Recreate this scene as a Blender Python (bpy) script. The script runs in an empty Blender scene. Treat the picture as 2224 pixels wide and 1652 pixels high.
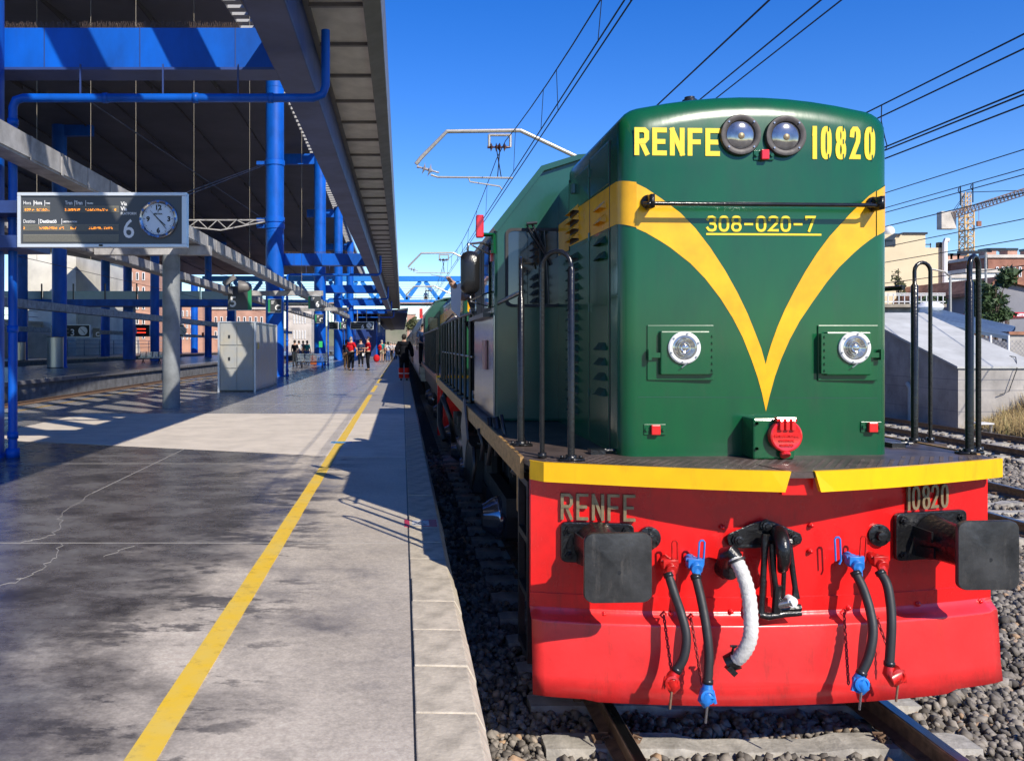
import bpy, math, random
import numpy as np
from mathutils import Vector, Matrix
random.seed(7); np.random.seed(7)
SC = bpy.context.scene
COL = SC.collection
R = math.radians
# ---------------------------------------------------------------- camera
F = 1850.0; CX = 873.0; HZ = 748.0; CZ = 2.24
cam = bpy.data.cameras.new('camera'); co = bpy.data.objects.new('camera', cam); COL.objects.link(co)
co.location = (0, 0, CZ); co.rotation_euler = (R(90), 0, 0)
cam.sensor_width = 36; cam.lens = F / 2223 * 36
cam.shift_x = (1111.5 - CX) / 2223; cam.shift_y = -(826 - HZ) / 2223
cam.clip_start = .05; cam.clip_end = 6000
SC.camera = co
# ---------------------------------------------------------------- sky and sun
SUN = Vector((.68, -1.16, 1.0)).normalized()
el = math.asin(SUN.z); az = math.atan2(SUN.x, SUN.y)
w = bpy.data.worlds.new('World'); SC.world = w; w.use_nodes = True
nt = w.node_tree; bg = nt.nodes['Background']
sky = nt.nodes.new('ShaderNodeTexSky'); sky.sky_type = 'NISHITA'; sky.sun_disc = False
sky.sun_elevation = el; sky.sun_rotation = az; sky.altitude = 300
sky.air_density = 1.0; sky.dust_density = .08; sky.ozone_density = 4.0
hs = nt.nodes.new('ShaderNodeHueSaturation'); hs.inputs['Saturation'].default_value = 1.36
hs.inputs['Hue'].default_value = .519
nt.links.new(sky.outputs[0], hs.inputs['Color']); nt.links.new(hs.outputs[0], bg.inputs[0])
bg.inputs[1].default_value = .14
sl = bpy.data.lights.new('sun', 'SUN'); so = bpy.data.objects.new('sun', sl); COL.objects.link(so)
sl.energy = 4.5; sl.angle = R(.5); sl.color = (1, .93, .81)
so.rotation_euler = (-SUN).to_track_quat('-Z', 'Y').to_euler(); so.location = (10, -10, 20)
SC.view_settings.view_transform = 'Standard'; SC.view_settings.look = 'None'
SC.view_settings.exposure = 0.42; SC.view_settings.gamma = 1; SC.view_settings.use_curve_mapping = False

# ---------------------------------------------------------------- helpers
def P(px, py, Y):
    return Vector(((px - CX) / F * Y, Y, CZ - (py - HZ) / F * Y))
def wloc(o):
    v = Vector((0, 0, 0))
    while o is not None: v += Vector(o.location); o = o.parent
    return v
MATS = {}
def mat(name, col, rough=.5, metal=0, noise=.0, nscale=4, bump=0, bscale=40, col2=None, spec=.5, coat=0, trans=0, emit=0, detail=6, stretch=None, alpha=1, dirt=0, dcol=(.05,.035,.025)):
    if name in MATS: return MATS[name]
    m = bpy.data.materials.new(name); m.use_nodes = True; t = m.node_tree; b = t.nodes['Principled BSDF']
    c = (*col, 1); b.inputs['Base Color'].default_value = c
    b.inputs['Roughness'].default_value = rough; b.inputs['Metallic'].default_value = metal
    b.inputs['Specular IOR Level'].default_value = spec; b.inputs['Coat Weight'].default_value = coat
    b.inputs['Coat Roughness'].default_value = .08
    b.inputs['Transmission Weight'].default_value = trans; b.inputs['Alpha'].default_value = alpha
    if emit: b.inputs['Emission Color'].default_value = c; b.inputs['Emission Strength'].default_value = emit
    tc = t.nodes.new('ShaderNodeTexCoord'); src = tc.outputs['Object']
    if stretch:
        mp = t.nodes.new('ShaderNodeMapping'); mp.inputs['Scale'].default_value = stretch
        t.links.new(src, mp.inputs[0]); src = mp.outputs[0]
    if noise or col2:
        n = t.nodes.new('ShaderNodeTexNoise'); n.inputs['Scale'].default_value = nscale; n.inputs['Detail'].default_value = detail
        n.inputs['Roughness'].default_value = .62
        t.links.new(src, n.inputs['Vector'])
        r = t.nodes.new('ShaderNodeValToRGB'); r.color_ramp.elements[0].position = .33; r.color_ramp.elements[1].position = .68
        d = col2 if col2 else tuple(max(0, x * (1 - noise)) for x in col)
        e = col if col2 else tuple(min(1, x * (1 + noise * .6)) for x in col)
        r.color_ramp.elements[0].color = (*d, 1); r.color_ramp.elements[1].color = (*e, 1)
        t.links.new(n.outputs[0], r.inputs[0]); t.links.new(r.outputs[0], b.inputs['Base Color'])
        mr = t.nodes.new('ShaderNodeMapRange'); mr.inputs['To Min'].default_value = min(1, rough * 1.25); mr.inputs['To Max'].default_value = rough * .8
        t.links.new(n.outputs[0], mr.inputs['Value']); t.links.new(mr.outputs[0], b.inputs['Roughness'])
    if dirt:
        bc = b.inputs['Base Color']; mxs = t.nodes.new('ShaderNodeMix'); mxs.data_type = 'RGBA'
        if bc.is_linked: t.links.new(bc.links[0].from_socket, mxs.inputs[6])
        else: mxs.inputs[6].default_value = c
        mxs.inputs[7].default_value = (*dcol, 1)
        gp = t.nodes.new('ShaderNodeNewGeometry'); mpp = t.nodes.new('ShaderNodeMapping'); mpp.inputs['Scale'].default_value = (1,1,.22); t.links.new(gp.outputs['Position'], mpp.inputs[0])
        na = t.nodes.new('ShaderNodeTexNoise'); na.inputs['Scale'].default_value = 9; na.inputs['Detail'].default_value = 12; na.inputs['Roughness'].default_value = .75; t.links.new(mpp.outputs[0], na.inputs['Vector'])
        nb = t.nodes.new('ShaderNodeTexNoise'); nb.inputs['Scale'].default_value = 34; nb.inputs['Detail'].default_value = 8; nb.inputs['Roughness'].default_value = .8; t.links.new(gp.outputs['Position'], nb.inputs['Vector'])
        ra = t.nodes.new('ShaderNodeMapRange'); ra.interpolation_type = 'SMOOTHSTEP'; ra.inputs['From Min'].default_value = .50; ra.inputs['From Max'].default_value = .78; ra.inputs['To Max'].default_value = dirt*.8; t.links.new(na.outputs[0], ra.inputs['Value'])
        rb = t.nodes.new('ShaderNodeMapRange'); rb.interpolation_type = 'SMOOTHSTEP'; rb.inputs['From Min'].default_value = .66; rb.inputs['From Max'].default_value = .72; rb.inputs['To Max'].default_value = dirt; t.links.new(nb.outputs[0], rb.inputs['Value'])
        mm_ = t.nodes.new('ShaderNodeMath'); mm_.operation = 'MAXIMUM'; t.links.new(ra.outputs[0], mm_.inputs[0]); t.links.new(rb.outputs[0], mm_.inputs[1])
        t.links.new(mm_.outputs[0], mxs.inputs[0]); t.links.new(mxs.outputs[2], bc)
    if bump:
        n2 = t.nodes.new('ShaderNodeTexNoise'); n2.inputs['Scale'].default_value = bscale; n2.inputs['Detail'].default_value = 4
        t.links.new(src, n2.inputs['Vector'])
        bp = t.nodes.new('ShaderNodeBump'); bp.inputs['Strength'].default_value = min(1, bump); bp.inputs['Distance'].default_value = .02
        t.links.new(n2.outputs[0], bp.inputs['Height']); t.links.new(bp.outputs[0], b.inputs['Normal'])
    MATS[name] = m; return m
class MB:
    def __init__(s): s.v = []; s.f = []
    def add(s, vs, fs):
        k = len(s.v); s.v += [tuple(v) for v in vs]; s.f += [tuple(i + k for i in f) for f in fs]; return s
    def box(s, x0, x1, y0, y1, z0, z1):
        return s.add([(x0,y0,z0),(x1,y0,z0),(x1,y1,z0),(x0,y1,z0),(x0,y0,z1),(x1,y0,z1),(x1,y1,z1),(x0,y1,z1)],
            [(0,3,2,1),(4,5,6,7),(0,1,5,4),(1,2,6,5),(2,3,7,6),(3,0,4,7)])
    def cbox(s, c, sx, sy, sz): return s.box(c[0]-sx/2,c[0]+sx/2,c[1]-sy/2,c[1]+sy/2,c[2]-sz/2,c[2]+sz/2)
    def beam(s, a, b, w, h, up=(0,0,1)):
        a = Vector(a); b = Vector(b); d = (b-a).normalized(); u = Vector(up)
        if abs(d.dot(u)) > .99: u = Vector((0,1,0))
        r = d.cross(u).normalized(); u = r.cross(d).normalized(); r *= w/2; u *= h/2
        return s.add([a-r-u,a+r-u,a+r+u,a-r+u,b-r-u,b+r-u,b+r+u,b-r+u],
            [(0,1,2,3),(7,6,5,4),(0,4,5,1),(1,5,6,2),(2,6,7,3),(3,7,4,0)])
    def cyl(s, a, b, r, r2=None, n=12, cap=True):
        return s.tube([a, b], [r, r if r2 is None else r2], n, cap)
    def tube(s, pts, r, n=10, cap=True, closed=False):
        pts = [Vector(p) for p in pts]; m = len(pts); k = len(s.v)
        rr = r if isinstance(r, (list, tuple)) else [r]*m
        ref = None
        for i, p in enumerate(pts):
            if closed: d = pts[(i+1) % m] - pts[i-1]
            else: d = (pts[min(i+1, m-1)] - pts[max(i-1, 0)])
            if d.length < 1e-9: d = Vector((0,0,1))
            d.normalize()
            if ref is None:
                ref = Vector((0,0,1)) if abs(d.z) < .9 else Vector((0,1,0))
            a = d.cross(ref)
            if a.length < 1e-4: a = d.cross(Vector((1,0,0)))
            a.normalize(); bb = d.cross(a).normalized(); ref = -bb if False else a.cross(d)
            for j in range(n):
                t = 2*math.pi*j/n
                s.v.append(tuple(p + (a*math.cos(t) + bb*math.sin(t))*rr[i]))
        L = m if closed else m-1
        for i in range(L):
            i2 = (i+1) % m
            for j in range(n):
                s.f.append((k+i*n+j, k+i2*n+j, k+i2*n+(j+1)%n, k+i*n+(j+1)%n))
        if cap and not closed:
            s.f.append(tuple(k+j for j in range(n))); s.f.append(tuple(k+(m-1)*n+j for j in reversed(range(n))))
        return s
    def lathe(s, c, axis, prof, n=20):   # prof: list of (distance along axis, radius)
        ax = Vector(axis).normalized(); c = Vector(c); k = len(s.v); m = len(prof)
        u = ax.cross(Vector((0,0,1)) if abs(ax.z) < .9 else Vector((0,1,0))).normalized(); w_ = ax.cross(u)
        for d, r in prof:
            for j in range(n):
                t = 2*math.pi*j/n; s.v.append(tuple(c + ax*d + (u*math.cos(t)+w_*math.sin(t))*max(r,1e-4)))
        for i in range(m-1):
            for j in range(n): s.f.append((k+i*n+j, k+(i+1)*n+j, k+(i+1)*n+(j+1)%n, k+i*n+(j+1)%n))
        s.f.append(tuple(k+j for j in range(n))); s.f.append(tuple(k+(m-1)*n+j for j in reversed(range(n))))
        return s
    def prism(s, pts, z0, z1, fn=None):   # closed polygon in 2D, fn maps (u,v,t)
        fn = fn or (lambda u, v, t: (u, v, t)); n = len(pts)
        return s.add([fn(u, v, z0) for u, v in pts] + [fn(u, v, z1) for u, v in pts],
            [tuple(reversed(range(n))), tuple(range(n, 2*n))] + [(i, (i+1)%n, n+(i+1)%n, n+i) for i in range(n)])
    def quad(s, a, b, c, d): return s.add([a, b, c, d], [(0,1,2,3)])
    def sphere(s, c, r, n=10, m=7, sx=1, sy=1, sz=1):
        pr = []
        k = len(s.v)
        for i in range(m+1):
            ph = math.pi*i/m
            for j in range(n):
                t = 2*math.pi*j/n
                s.v.append((c[0]+r*sx*math.sin(ph)*math.cos(t), c[1]+r*sy*math.sin(ph)*math.sin(t), c[2]+r*sz*math.cos(ph)))
        for i in range(m):
            for j in range(n): s.f.append((k+i*n+j, k+(i+1)*n+j, k+(i+1)*n+(j+1)%n, k+i*n+(j+1)%n))
        return s
    def build(s, name, m, parent=None, smooth=False, bevel=0, loc=None, seg=2):
        off = wloc(parent) if parent else Vector((0,0,0))
        if loc is not None: off = off + Vector(loc)
        if parent is None and loc is None and s.v:
            a = np.array(s.v); off = Vector(((a[:,0].min()+a[:,0].max())/2, (a[:,1].min()+a[:,1].max())/2, a[:,2].min()))
            loc = off
        me = bpy.data.meshes.new(name)
        me.from_pydata([(v[0]-off.x, v[1]-off.y, v[2]-off.z) for v in s.v], [], s.f)
        import bmesh
        bm = bmesh.new(); bm.from_mesh(me)
        if len(s.f) < 60000: bmesh.ops.recalc_face_normals(bm, faces=bm.faces)
        bm.to_mesh(me); bm.free()
        o = bpy.data.objects.new(name, me); COL.objects.link(o)
        if loc is not None: o.location = loc
        if parent: o.parent = parent
        for mm in (m if isinstance(m, (list, tuple)) else [m]): me.materials.append(mm)
        if smooth:
            me.polygons.foreach_set('use_smooth', [True]*len(me.polygons))
            me.set_sharp_from_angle(angle=R(42))
        if bevel:
            b = o.modifiers.new('bevel', 'BEVEL'); b.width = bevel; b.segments = seg; b.limit_method = 'ANGLE'; b.angle_limit = R(35)
        return o
def thing(name, label, cat, loc=(0,0,0), group=None):
    o = bpy.data.objects.new(name, None); COL.objects.link(o); o.location = loc; o.empty_display_size = .1
    return tag(o, label, cat, group)
def tag(o, label, cat, group=None, kind=None):
    o['label'] = label; o['category'] = cat
    if group: o['group'] = group
    if kind: o['kind'] = kind
    return o
def struct(o, label=None):
    o['kind'] = 'structure'
    if label: o['label'] = label
    return o
def copy_tree(o, parent=None):
    c = o.copy(); COL.objects.link(c)
    if parent: c.parent = parent
    for ch in o.children: copy_tree(ch, c)
    return c
# ---- stroke lettering
def rr(x0, y0, x1, y1, c=.22, n=3):
    pts = []; w_, h_ = (x1-x0), (y1-y0); cx_ = min(c, w_/2*.98); cy_ = min(c*.8, h_/2*.98)
    for qx, qy, a0 in ((x1-cx_, y1-cy_, 0), (x0+cx_, y1-cy_, 90), (x0+cx_, y0+cy_, 180), (x1-cx_, y0+cy_, 270)):
        for i in range(n+1):
            t = R(a0+90*i/n); pts.append((qx+cx_*math.cos(t), qy+cy_*math.sin(t)))
    return pts
G = {
 'R': [[(0,0),(0,1)],[(0,1),(.75,1),(1,.9),(1,.62),(.75,.5),(0,.5)],[(.45,.5),(1,0)]],
 'E': [[(1,1),(0,1),(0,0),(1,0)],[(0,.5),(.85,.5)]],
 'N': [[(0,0),(0,1)],[(0,1),(1,0)],[(1,0),(1,1)]],
 'F': [[(1,1),(0,1),(0,0)],[(0,.5),(.85,.5)]],
 '1': [[(.62,1),(.62,0)],[(.05,.80),(.45,.93)]],
 '0': [rr(0,0,1,1,.4,4)+['c']],
 '8': [rr(.04,.52,.96,1,.35,4)+['c'], rr(0,0,1,.52,.38,4)+['c']],
 '2': [[(0,.78),(.06,.92),(.3,1),(.7,1),(.94,.92),(1,.75),(.9,.55),(0,.02),(1,.02)]],
 '3': [[(.02,.82),(.2,.97),(.6,1),(.9,.9),(.95,.7),(.8,.55),(.4,.52)],[(.4,.52),(.85,.48),(1,.3),(.92,.08),(.6,0),(.2,.03),(0,.18)]],
 '7': [[(0,.86),(.0,1),(1,1),(.35,0)]],
 '6': [[(.9,1),(.5,.92),(.15,.6),(.02,.3),(.12,.08),(.5,0),(.88,.08),(1,.3),(.88,.5),(.5,.57),(.1,.45)]],
 '-': [[(.1,.48),(.9,.48)]],
 'S': [[(1,.88),(.7,1),(.3,1),(0,.85),(0,.65),(.3,.53),(.7,.47),(1,.33),(1,.12),(.7,0),(.3,0),(0,.12)]],
}
def ribbon(pts, t, closed):
    n = len(pts); L = []; Rr = []
    pv = [Vector(p) for p in pts]
    for i in range(n):
        a = pv[i-1] if (i > 0 or closed) else None; b = pv[(i+1) % n] if (i < n-1 or closed) else None
        d1 = (pv[i]-a).normalized() if a is not None else None; d2 = (b-pv[i]).normalized() if b is not None else None
        if d1 is None: d1 = d2
        if d2 is None: d2 = d1
        n1 = Vector((-d1.y, d1.x)); n2 = Vector((-d2.y, d2.x)); m = (n1+n2)
        m = m.normalized() if m.length > .2 else n1
        k = 1/max(.45, m.dot(n1)); L.append(pv[i]+m*t/2*k); Rr.append(pv[i]-m*t/2*k)
    return L, Rr
def lettering(text, fn, h, w_, t, gap, depth=.002, mb=None):
    """fn(u,v,d) -> world; glyph centre-line box w_ x h, stroke t"""
    mb = mb or MB(); u0 = 0; lay = 0
    for ch in text:
        if ch == ' ': u0 += w_+gap; continue
        ww = w_*.45 if ch == '1' else w_
        for pl in G[ch]:
            lay += 1
            closed = pl[-1] == 'c'; pl = pl[:-1] if closed else pl
            if not closed:   # extend ends by half stroke where square
                pass
            pts = [(u0 + t/2 + p[0]*(ww-t), t/2 + p[1]*(h-t)) for p in pl]
            if not closed:
                a, b = Vector(pts[0]), Vector(pts[1]); pts[0] = tuple(a - (b-a).normalized()*t*.5)
                a, b = Vector(pts[-1]), Vector(pts[-2]); pts[-1] = tuple(a - (b-a).normalized()*t*.5)
            L, Q = ribbon(pts, t, closed); n = len(pts)
            d = depth + (lay % 3)*.0006
            for i in range(n if closed else n-1):
                j = (i+1) % n
                vs = [Q[i], Q[j], L[j], L[i]]
                mb.add([fn(v.x, v.y, d) for v in vs] + [fn(v.x, v.y, 0) for v in vs],
                    [(0,1,2,3),(0,4,5,1),(1,5,6,2),(2,6,7,3),(3,7,4,0)])
        u0 += ww+gap
    return mb
def text_mesh(txt, size, fn_mat, name, m, parent, bold=0, align='LEFT', ext=.001, sx=1):
    c = bpy.data.curves.new('t', 'FONT'); c.body = txt; c.size = size; c.offset = bold; c.extrude = ext; c.align_x = align; c.resolution_u = 3
    o = bpy.data.objects.new('t', c); COL.objects.link(o)
    dg = bpy.context.evaluated_depsgraph_get(); me = bpy.data.meshes.new_from_object(o.evaluated_get(dg))
    bpy.data.objects.remove(o); off = wloc(parent) if parent else Vector((0,0,0))
    me.transform(Matrix.Translation(-off) @ fn_mat @ Matrix.Diagonal((sx,1,1,1)))
    me.materials.clear(); me.materials.append(m)
    o = bpy.data.objects.new(name, me); COL.objects.link(o)
    if parent: o.parent = parent
    return o
def facing(x, y, z):   # text standing upright facing the camera
    return Matrix.Translation((x, y, z)) @ Matrix.Rotation(R(90), 4, 'X')
# ---- skinned figures
def skin(name, vs, es, rad, m, parent, sub=1):
    off = Vector((0,0,0))
    me = bpy.data.meshes.new(name); me.from_pydata([tuple(v) for v in vs], es, [])
    o = bpy.data.objects.new(name, me); COL.objects.link(o); o.parent = parent
    me.materials.append(m)
    md = o.modifiers.new('skin', 'SKIN'); md.use_smooth_shade = True
    if not me.skin_vertices: me.skin_vertices.new()
    for i, r in enumerate(rad):
        me.skin_vertices[0].data[i].radius = (r, r) if not isinstance(r, tuple) else r
        me.skin_vertices[0].data[i].use_root = (i == 0)
    s = o.modifiers.new('sub', 'SUBSURF'); s.levels = sub; s.render_levels = sub
    return o
# ================================================================ materials
PZ = .74   # platform top above rail
M_green = mat('loco_green', (.003,.098,.030), .24, noise=.34, nscale=2.2, bump=.09, bscale=3.2, coat=.3, spec=.4, stretch=(1.5,1.5,.5), col2=(.005,.070,.028), dirt=.3, dcol=(.05,.06,.045))
M_greenC = mat('cab_green', (.014,.075,.05), .22, dirt=.3, dcol=(.05,.06,.05), noise=.15, nscale=3, bump=.04, bscale=4, coat=.3)
M_yel = mat('paint_yellow', (.90,.49,.004), .3, dirt=.45, dcol=(.25,.12,.02), noise=.10, nscale=5)
M_yelS = mat('stripe_yellow', (.92,.49,.006), .25, dirt=.2, dcol=(.4,.2,.03), noise=.12, nscale=4, col2=(.72,.34,.006))
M_let = mat('lettering_yellow', (.84,.6,.015), .4)
M_red = mat('beam_red', (.74,.012,.012), .26, dirt=.55, dcol=(.14,.02,.015), noise=.18, nscale=4, bump=.03, bscale=22, coat=.25)
M_redW = mat('plough_red', (.76,.030,.030), .3, dirt=.7, dcol=(.14,.03,.02), noise=.25, nscale=3.2, bump=.05, bscale=30, coat=.3, detail=10)
M_redL = mat('lamp_red', (.7,.02,.02), .2, coat=.5)
M_blk = mat('black_paint', (.010,.010,.011), .3, noise=.5, nscale=9, bump=.25, bscale=45, coat=.1)
M_blkR = mat('rail_black', (.012,.012,.013), .2, noise=.4, nscale=14, bump=.1, bscale=60)
M_buf = mat('buffer_face', (.045,.045,.045), .38, dirt=.85, dcol=(.17,.15,.13), noise=.7, nscale=4, bump=.16, bscale=18, metal=.2, detail=10)
M_rub = mat('rubber', (.022,.022,.024), .55, noise=.25, nscale=20)
M_white = mat('white_hose', (.62,.60,.56), .6, noise=.2, nscale=18, bump=.3, bscale=60)
M_blueP = mat('valve_blue', (.02,.19,.60), .35, noise=.3, nscale=25)
M_brass = mat('brass_letter', (.30,.23,.13), .45, metal=.5, noise=.3, nscale=30)
M_deck = mat('deck_plate', (.09,.065,.055), .42, noise=.5, nscale=5, bump=.15, bscale=60)
M_steel = mat('steel', (.42,.42,.44), .25, metal=.9, noise=.15, nscale=8)
M_steelD = mat('dark_steel', (.045,.045,.05), .3, metal=.6, noise=.4, nscale=10)
M_kick = mat('kick_panel', (.21,.22,.25), .16, metal=.95, noise=.2, nscale=2, stretch=(1,3,.6), bump=.05, bscale=3)
M_louShade = mat('louvre_green_shaded', (.006,.045,.022), .6)  # loco green darkened so the louvres look like shaded hollows
M_glass = mat('cab_glass', (.02,.026,.03), .03, spec=.9, coat=.5)
M_lens = mat('lamp_lens', (.55,.55,.5), .06, metal=.75, noise=.3, nscale=18)
M_ring = mat('white_ring', (.75,.75,.73), .35)
M_under = mat('underframe', (.016,.016,.018), .5, noise=.6, nscale=6, bump=.1)
M_lipShade = mat('lip_side_shaded', (.42,.24,.08), .5, noise=.4, nscale=9, stretch=(1,1,3))  # yellow lip paint browned, its shade is put into the colour
M_blue = mat('station_blue', (.001,.095,.50), .42, spec=.3, dirt=.22, dcol=(.02,.05,.14), noise=.32, nscale=1.3, bump=.03, bscale=8, stretch=(1,1,.5), detail=8)
M_blueD = mat('girder_blue', (.022,.05,.19), .45, noise=.3, nscale=1.0)
M_tray = mat('tray_grey', (.36,.35,.35), .55, dirt=.5, dcol=(.12,.10,.08), noise=.4, nscale=3, bump=.1)
M_conc = mat('column_concrete', (.22,.235,.245), .55, noise=.35, nscale=2, bump=.15, bscale=20)
M_panel = mat('canopy_panel', (.60,.57,.52), .5, noise=.2, nscale=2)
M_fascia = mat('fascia_grey', (.17,.16,.155), .45, noise=.2, nscale=2)
M_roof = mat('roof_underside', (.125,.125,.14), .6, noise=.25, nscale=.15)
M_black = mat('matte_black', (.012,.013,.015), .5)
M_board = mat('board_grey', (.055,.06,.068), .35)
M_frameA = mat('sign_frame', (.62,.66,.7), .35, metal=.3)
M_txt = mat('text_white', (.8,.8,.8), .5)
M_signG = mat('sign_green', (.01,.22,.09), .5)
M_amber = mat('led_amber', (1,.32,.02), .5, emit=1.6)
M_ledred = mat('led_red', (1,.05,.02), .5, emit=1.6)
M_led = mat('led_panel', (.20,.19,.15), .5, noise=.2, nscale=60)
M_boxm = mat('cabinet_panel', (.30,.33,.36), .35, dirt=.4, dcol=(.14,.11,.08), noise=.45, nscale=1.6, col2=(.40,.37,.30), bump=.03, bscale=3, detail=9)
M_boxe = mat('cabinet_trim', (.5,.53,.58), .35, metal=.4)
M_curb = mat('curb_stone', (.53,.46,.355), .7, dirt=.45, dcol=(.14,.12,.10), noise=.32, nscale=9, bump=.2, bscale=40, detail=10)
M_plat2 = mat('platform_far', (.20,.195,.20), .28, noise=.3, nscale=1.2)
M_pwall = mat('platform_wall', (.16,.16,.165), .75, noise=.4, nscale=2)
M_rail = mat('rail_side', (.24,.15,.095), .6, noise=.4, nscale=14, metal=.3)
M_railT = mat('rail_top', (.30,.28,.27), .28, metal=1, noise=.3, nscale=6, stretch=(6,.5,1))
M_slp = mat('sleeper_concrete', (.40,.37,.32), .8, noise=.4, nscale=8, bump=.3, bscale=35)
M_wire = mat('wire', (.012,.012,.014), .5)
M_alu = mat('galvanised', (.5,.47,.42), .4, metal=.5, noise=.25, nscale=20)
M_truss = mat('truss_blue', (.015,.2,.62), .4, noise=.1, nscale=2)
M_sand = mat('wall_cream', (.70,.66,.56), .8, noise=.22, nscale=.25)
M_brick = mat('brick_red', (.30,.13,.085), .8, noise=.25, nscale=1)
M_tile = mat('roof_tile', (.36,.16,.09), .8, noise=.45, nscale=1.5)
M_bgw = mat('wall_pale', (.55,.5,.44), .85, noise=.25, nscale=.5)
M_bgb = mat('wall_terracotta', (.50,.28,.2), .85, noise=.2, nscale=.5)
M_win = mat('window_dark', (.03,.035,.045), .15)
M_crane = mat('crane_yellow_hazed', (.66,.42,.15), .5)  # crane paint paled, distance haze is put into the colour
M_leaf = mat('leaf', (.055,.10,.03), .6, noise=.5, nscale=6)
M_leafo = mat('leaf_olive', (.12,.13,.05), .6, noise=.5, nscale=6)
M_bark = mat('bark', (.09,.065,.045), .9)
M_shedc = mat('shed_concrete', (.42,.39,.355), .85, dirt=.5, dcol=(.14,.13,.11), noise=.38, nscale=.9, bump=.1, bscale=6, detail=10)
M_shedr = mat('shed_roof', (.50,.50,.47), .7, dirt=.4, dcol=(.25,.24,.2), noise=.22, nscale=1.2, detail=9)
M_corr = mat('corrugated', (.20,.27,.36), .4, metal=.3, noise=.25, nscale=.6)
M_curtain = mat('teal_glass', (.30,.46,.54), .25, noise=.1, nscale=1)

def ballast_mat():
    m = bpy.data.materials.new('ballast_ground'); m.use_nodes = True; t = m.node_tree; b = t.nodes['Principled BSDF']
    g = t.nodes.new('ShaderNodeNewGeometry'); v = t.nodes.new('ShaderNodeTexVoronoi'); v.inputs['Scale'].default_value = 17
    t.links.new(g.outputs['Position'], v.inputs['Vector'])
    r = t.nodes.new('ShaderNodeValToRGB'); e = r.color_ramp.elements
    e[0].color = (.055,.052,.05,1); e[1].color = (.20,.18,.16,1); e.new(.6).color = (.12,.11,.105,1)
    sp = t.nodes.new('ShaderNodeSeparateColor'); t.links.new(v.outputs['Color'], sp.inputs[0]); t.links.new(sp.outputs[0], r.inputs[0])
    mx = t.nodes.new('ShaderNodeMix'); mx.data_type = 'RGBA'; mx.blend_type = 'MULTIPLY'; mx.inputs[0].default_value = .7
    r2 = t.nodes.new('ShaderNodeMapRange'); r2.inputs['From Max'].default_value = .05; r2.inputs['From Min'].default_value = .6; r2.inputs['To Min'].default_value = .25
    t.links.new(v.outputs['Distance'], r2.inputs['Value']); t.links.new(r.outputs[0], mx.inputs[6]); t.links.new(r2.outputs[0], mx.inputs[7])
    t.links.new(mx.outputs[2], b.inputs['Base Color']); b.inputs['Roughness'].default_value = .85
    bp = t.nodes.new('ShaderNodeBump'); bp.invert = True; bp.inputs['Strength'].default_value = .9; bp.inputs['Distance'].default_value = .04
    t.links.new(v.outputs['Distance'], bp.inputs['Height']); t.links.new(bp.outputs[0], b.inputs['Normal']); return m
M_bal = ballast_mat()
def stone_mat(name, lo, hi, warm, rough=.8):
    m = bpy.data.materials.new(name); m.use_nodes = True; t = m.node_tree; b = t.nodes['Principled BSDF']
    g = t.nodes.new('ShaderNodeNewGeometry'); r = t.nodes.new('ShaderNodeValToRGB'); e = r.color_ramp.elements
    e[0].color = (*lo,1); e[1].color = (*hi,1); e[1].position = .93; x = e.new(.97); x.color = (*warm,1)
    t.links.new(g.outputs['Random Per Island'], r.inputs[0])
    n = t.nodes.new('ShaderNodeTexNoise'); n.inputs['Scale'].default_value = 45; t.links.new(g.outputs['Position'], n.inputs['Vector'])
    mx = t.nodes.new('ShaderNodeMix'); mx.data_type = 'RGBA'; mx.blend_type = 'OVERLAY'; mx.inputs[0].default_value = .5
    t.links.new(r.outputs[0], mx.inputs[6]); t.links.new(n.outputs[0], mx.inputs[7]); t.links.new(mx.outputs[2], b.inputs['Base Color'])
    b.inputs['Roughness'].default_value = rough; return m
M_stone = stone_mat('ballast_stone', (.070,.060,.050), (.30,.262,.215), (.38,.25,.15))
M_grass = stone_mat('dry_grass', (.16,.10,.04), (.50,.38,.17), (.12,.16,.05))
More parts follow.
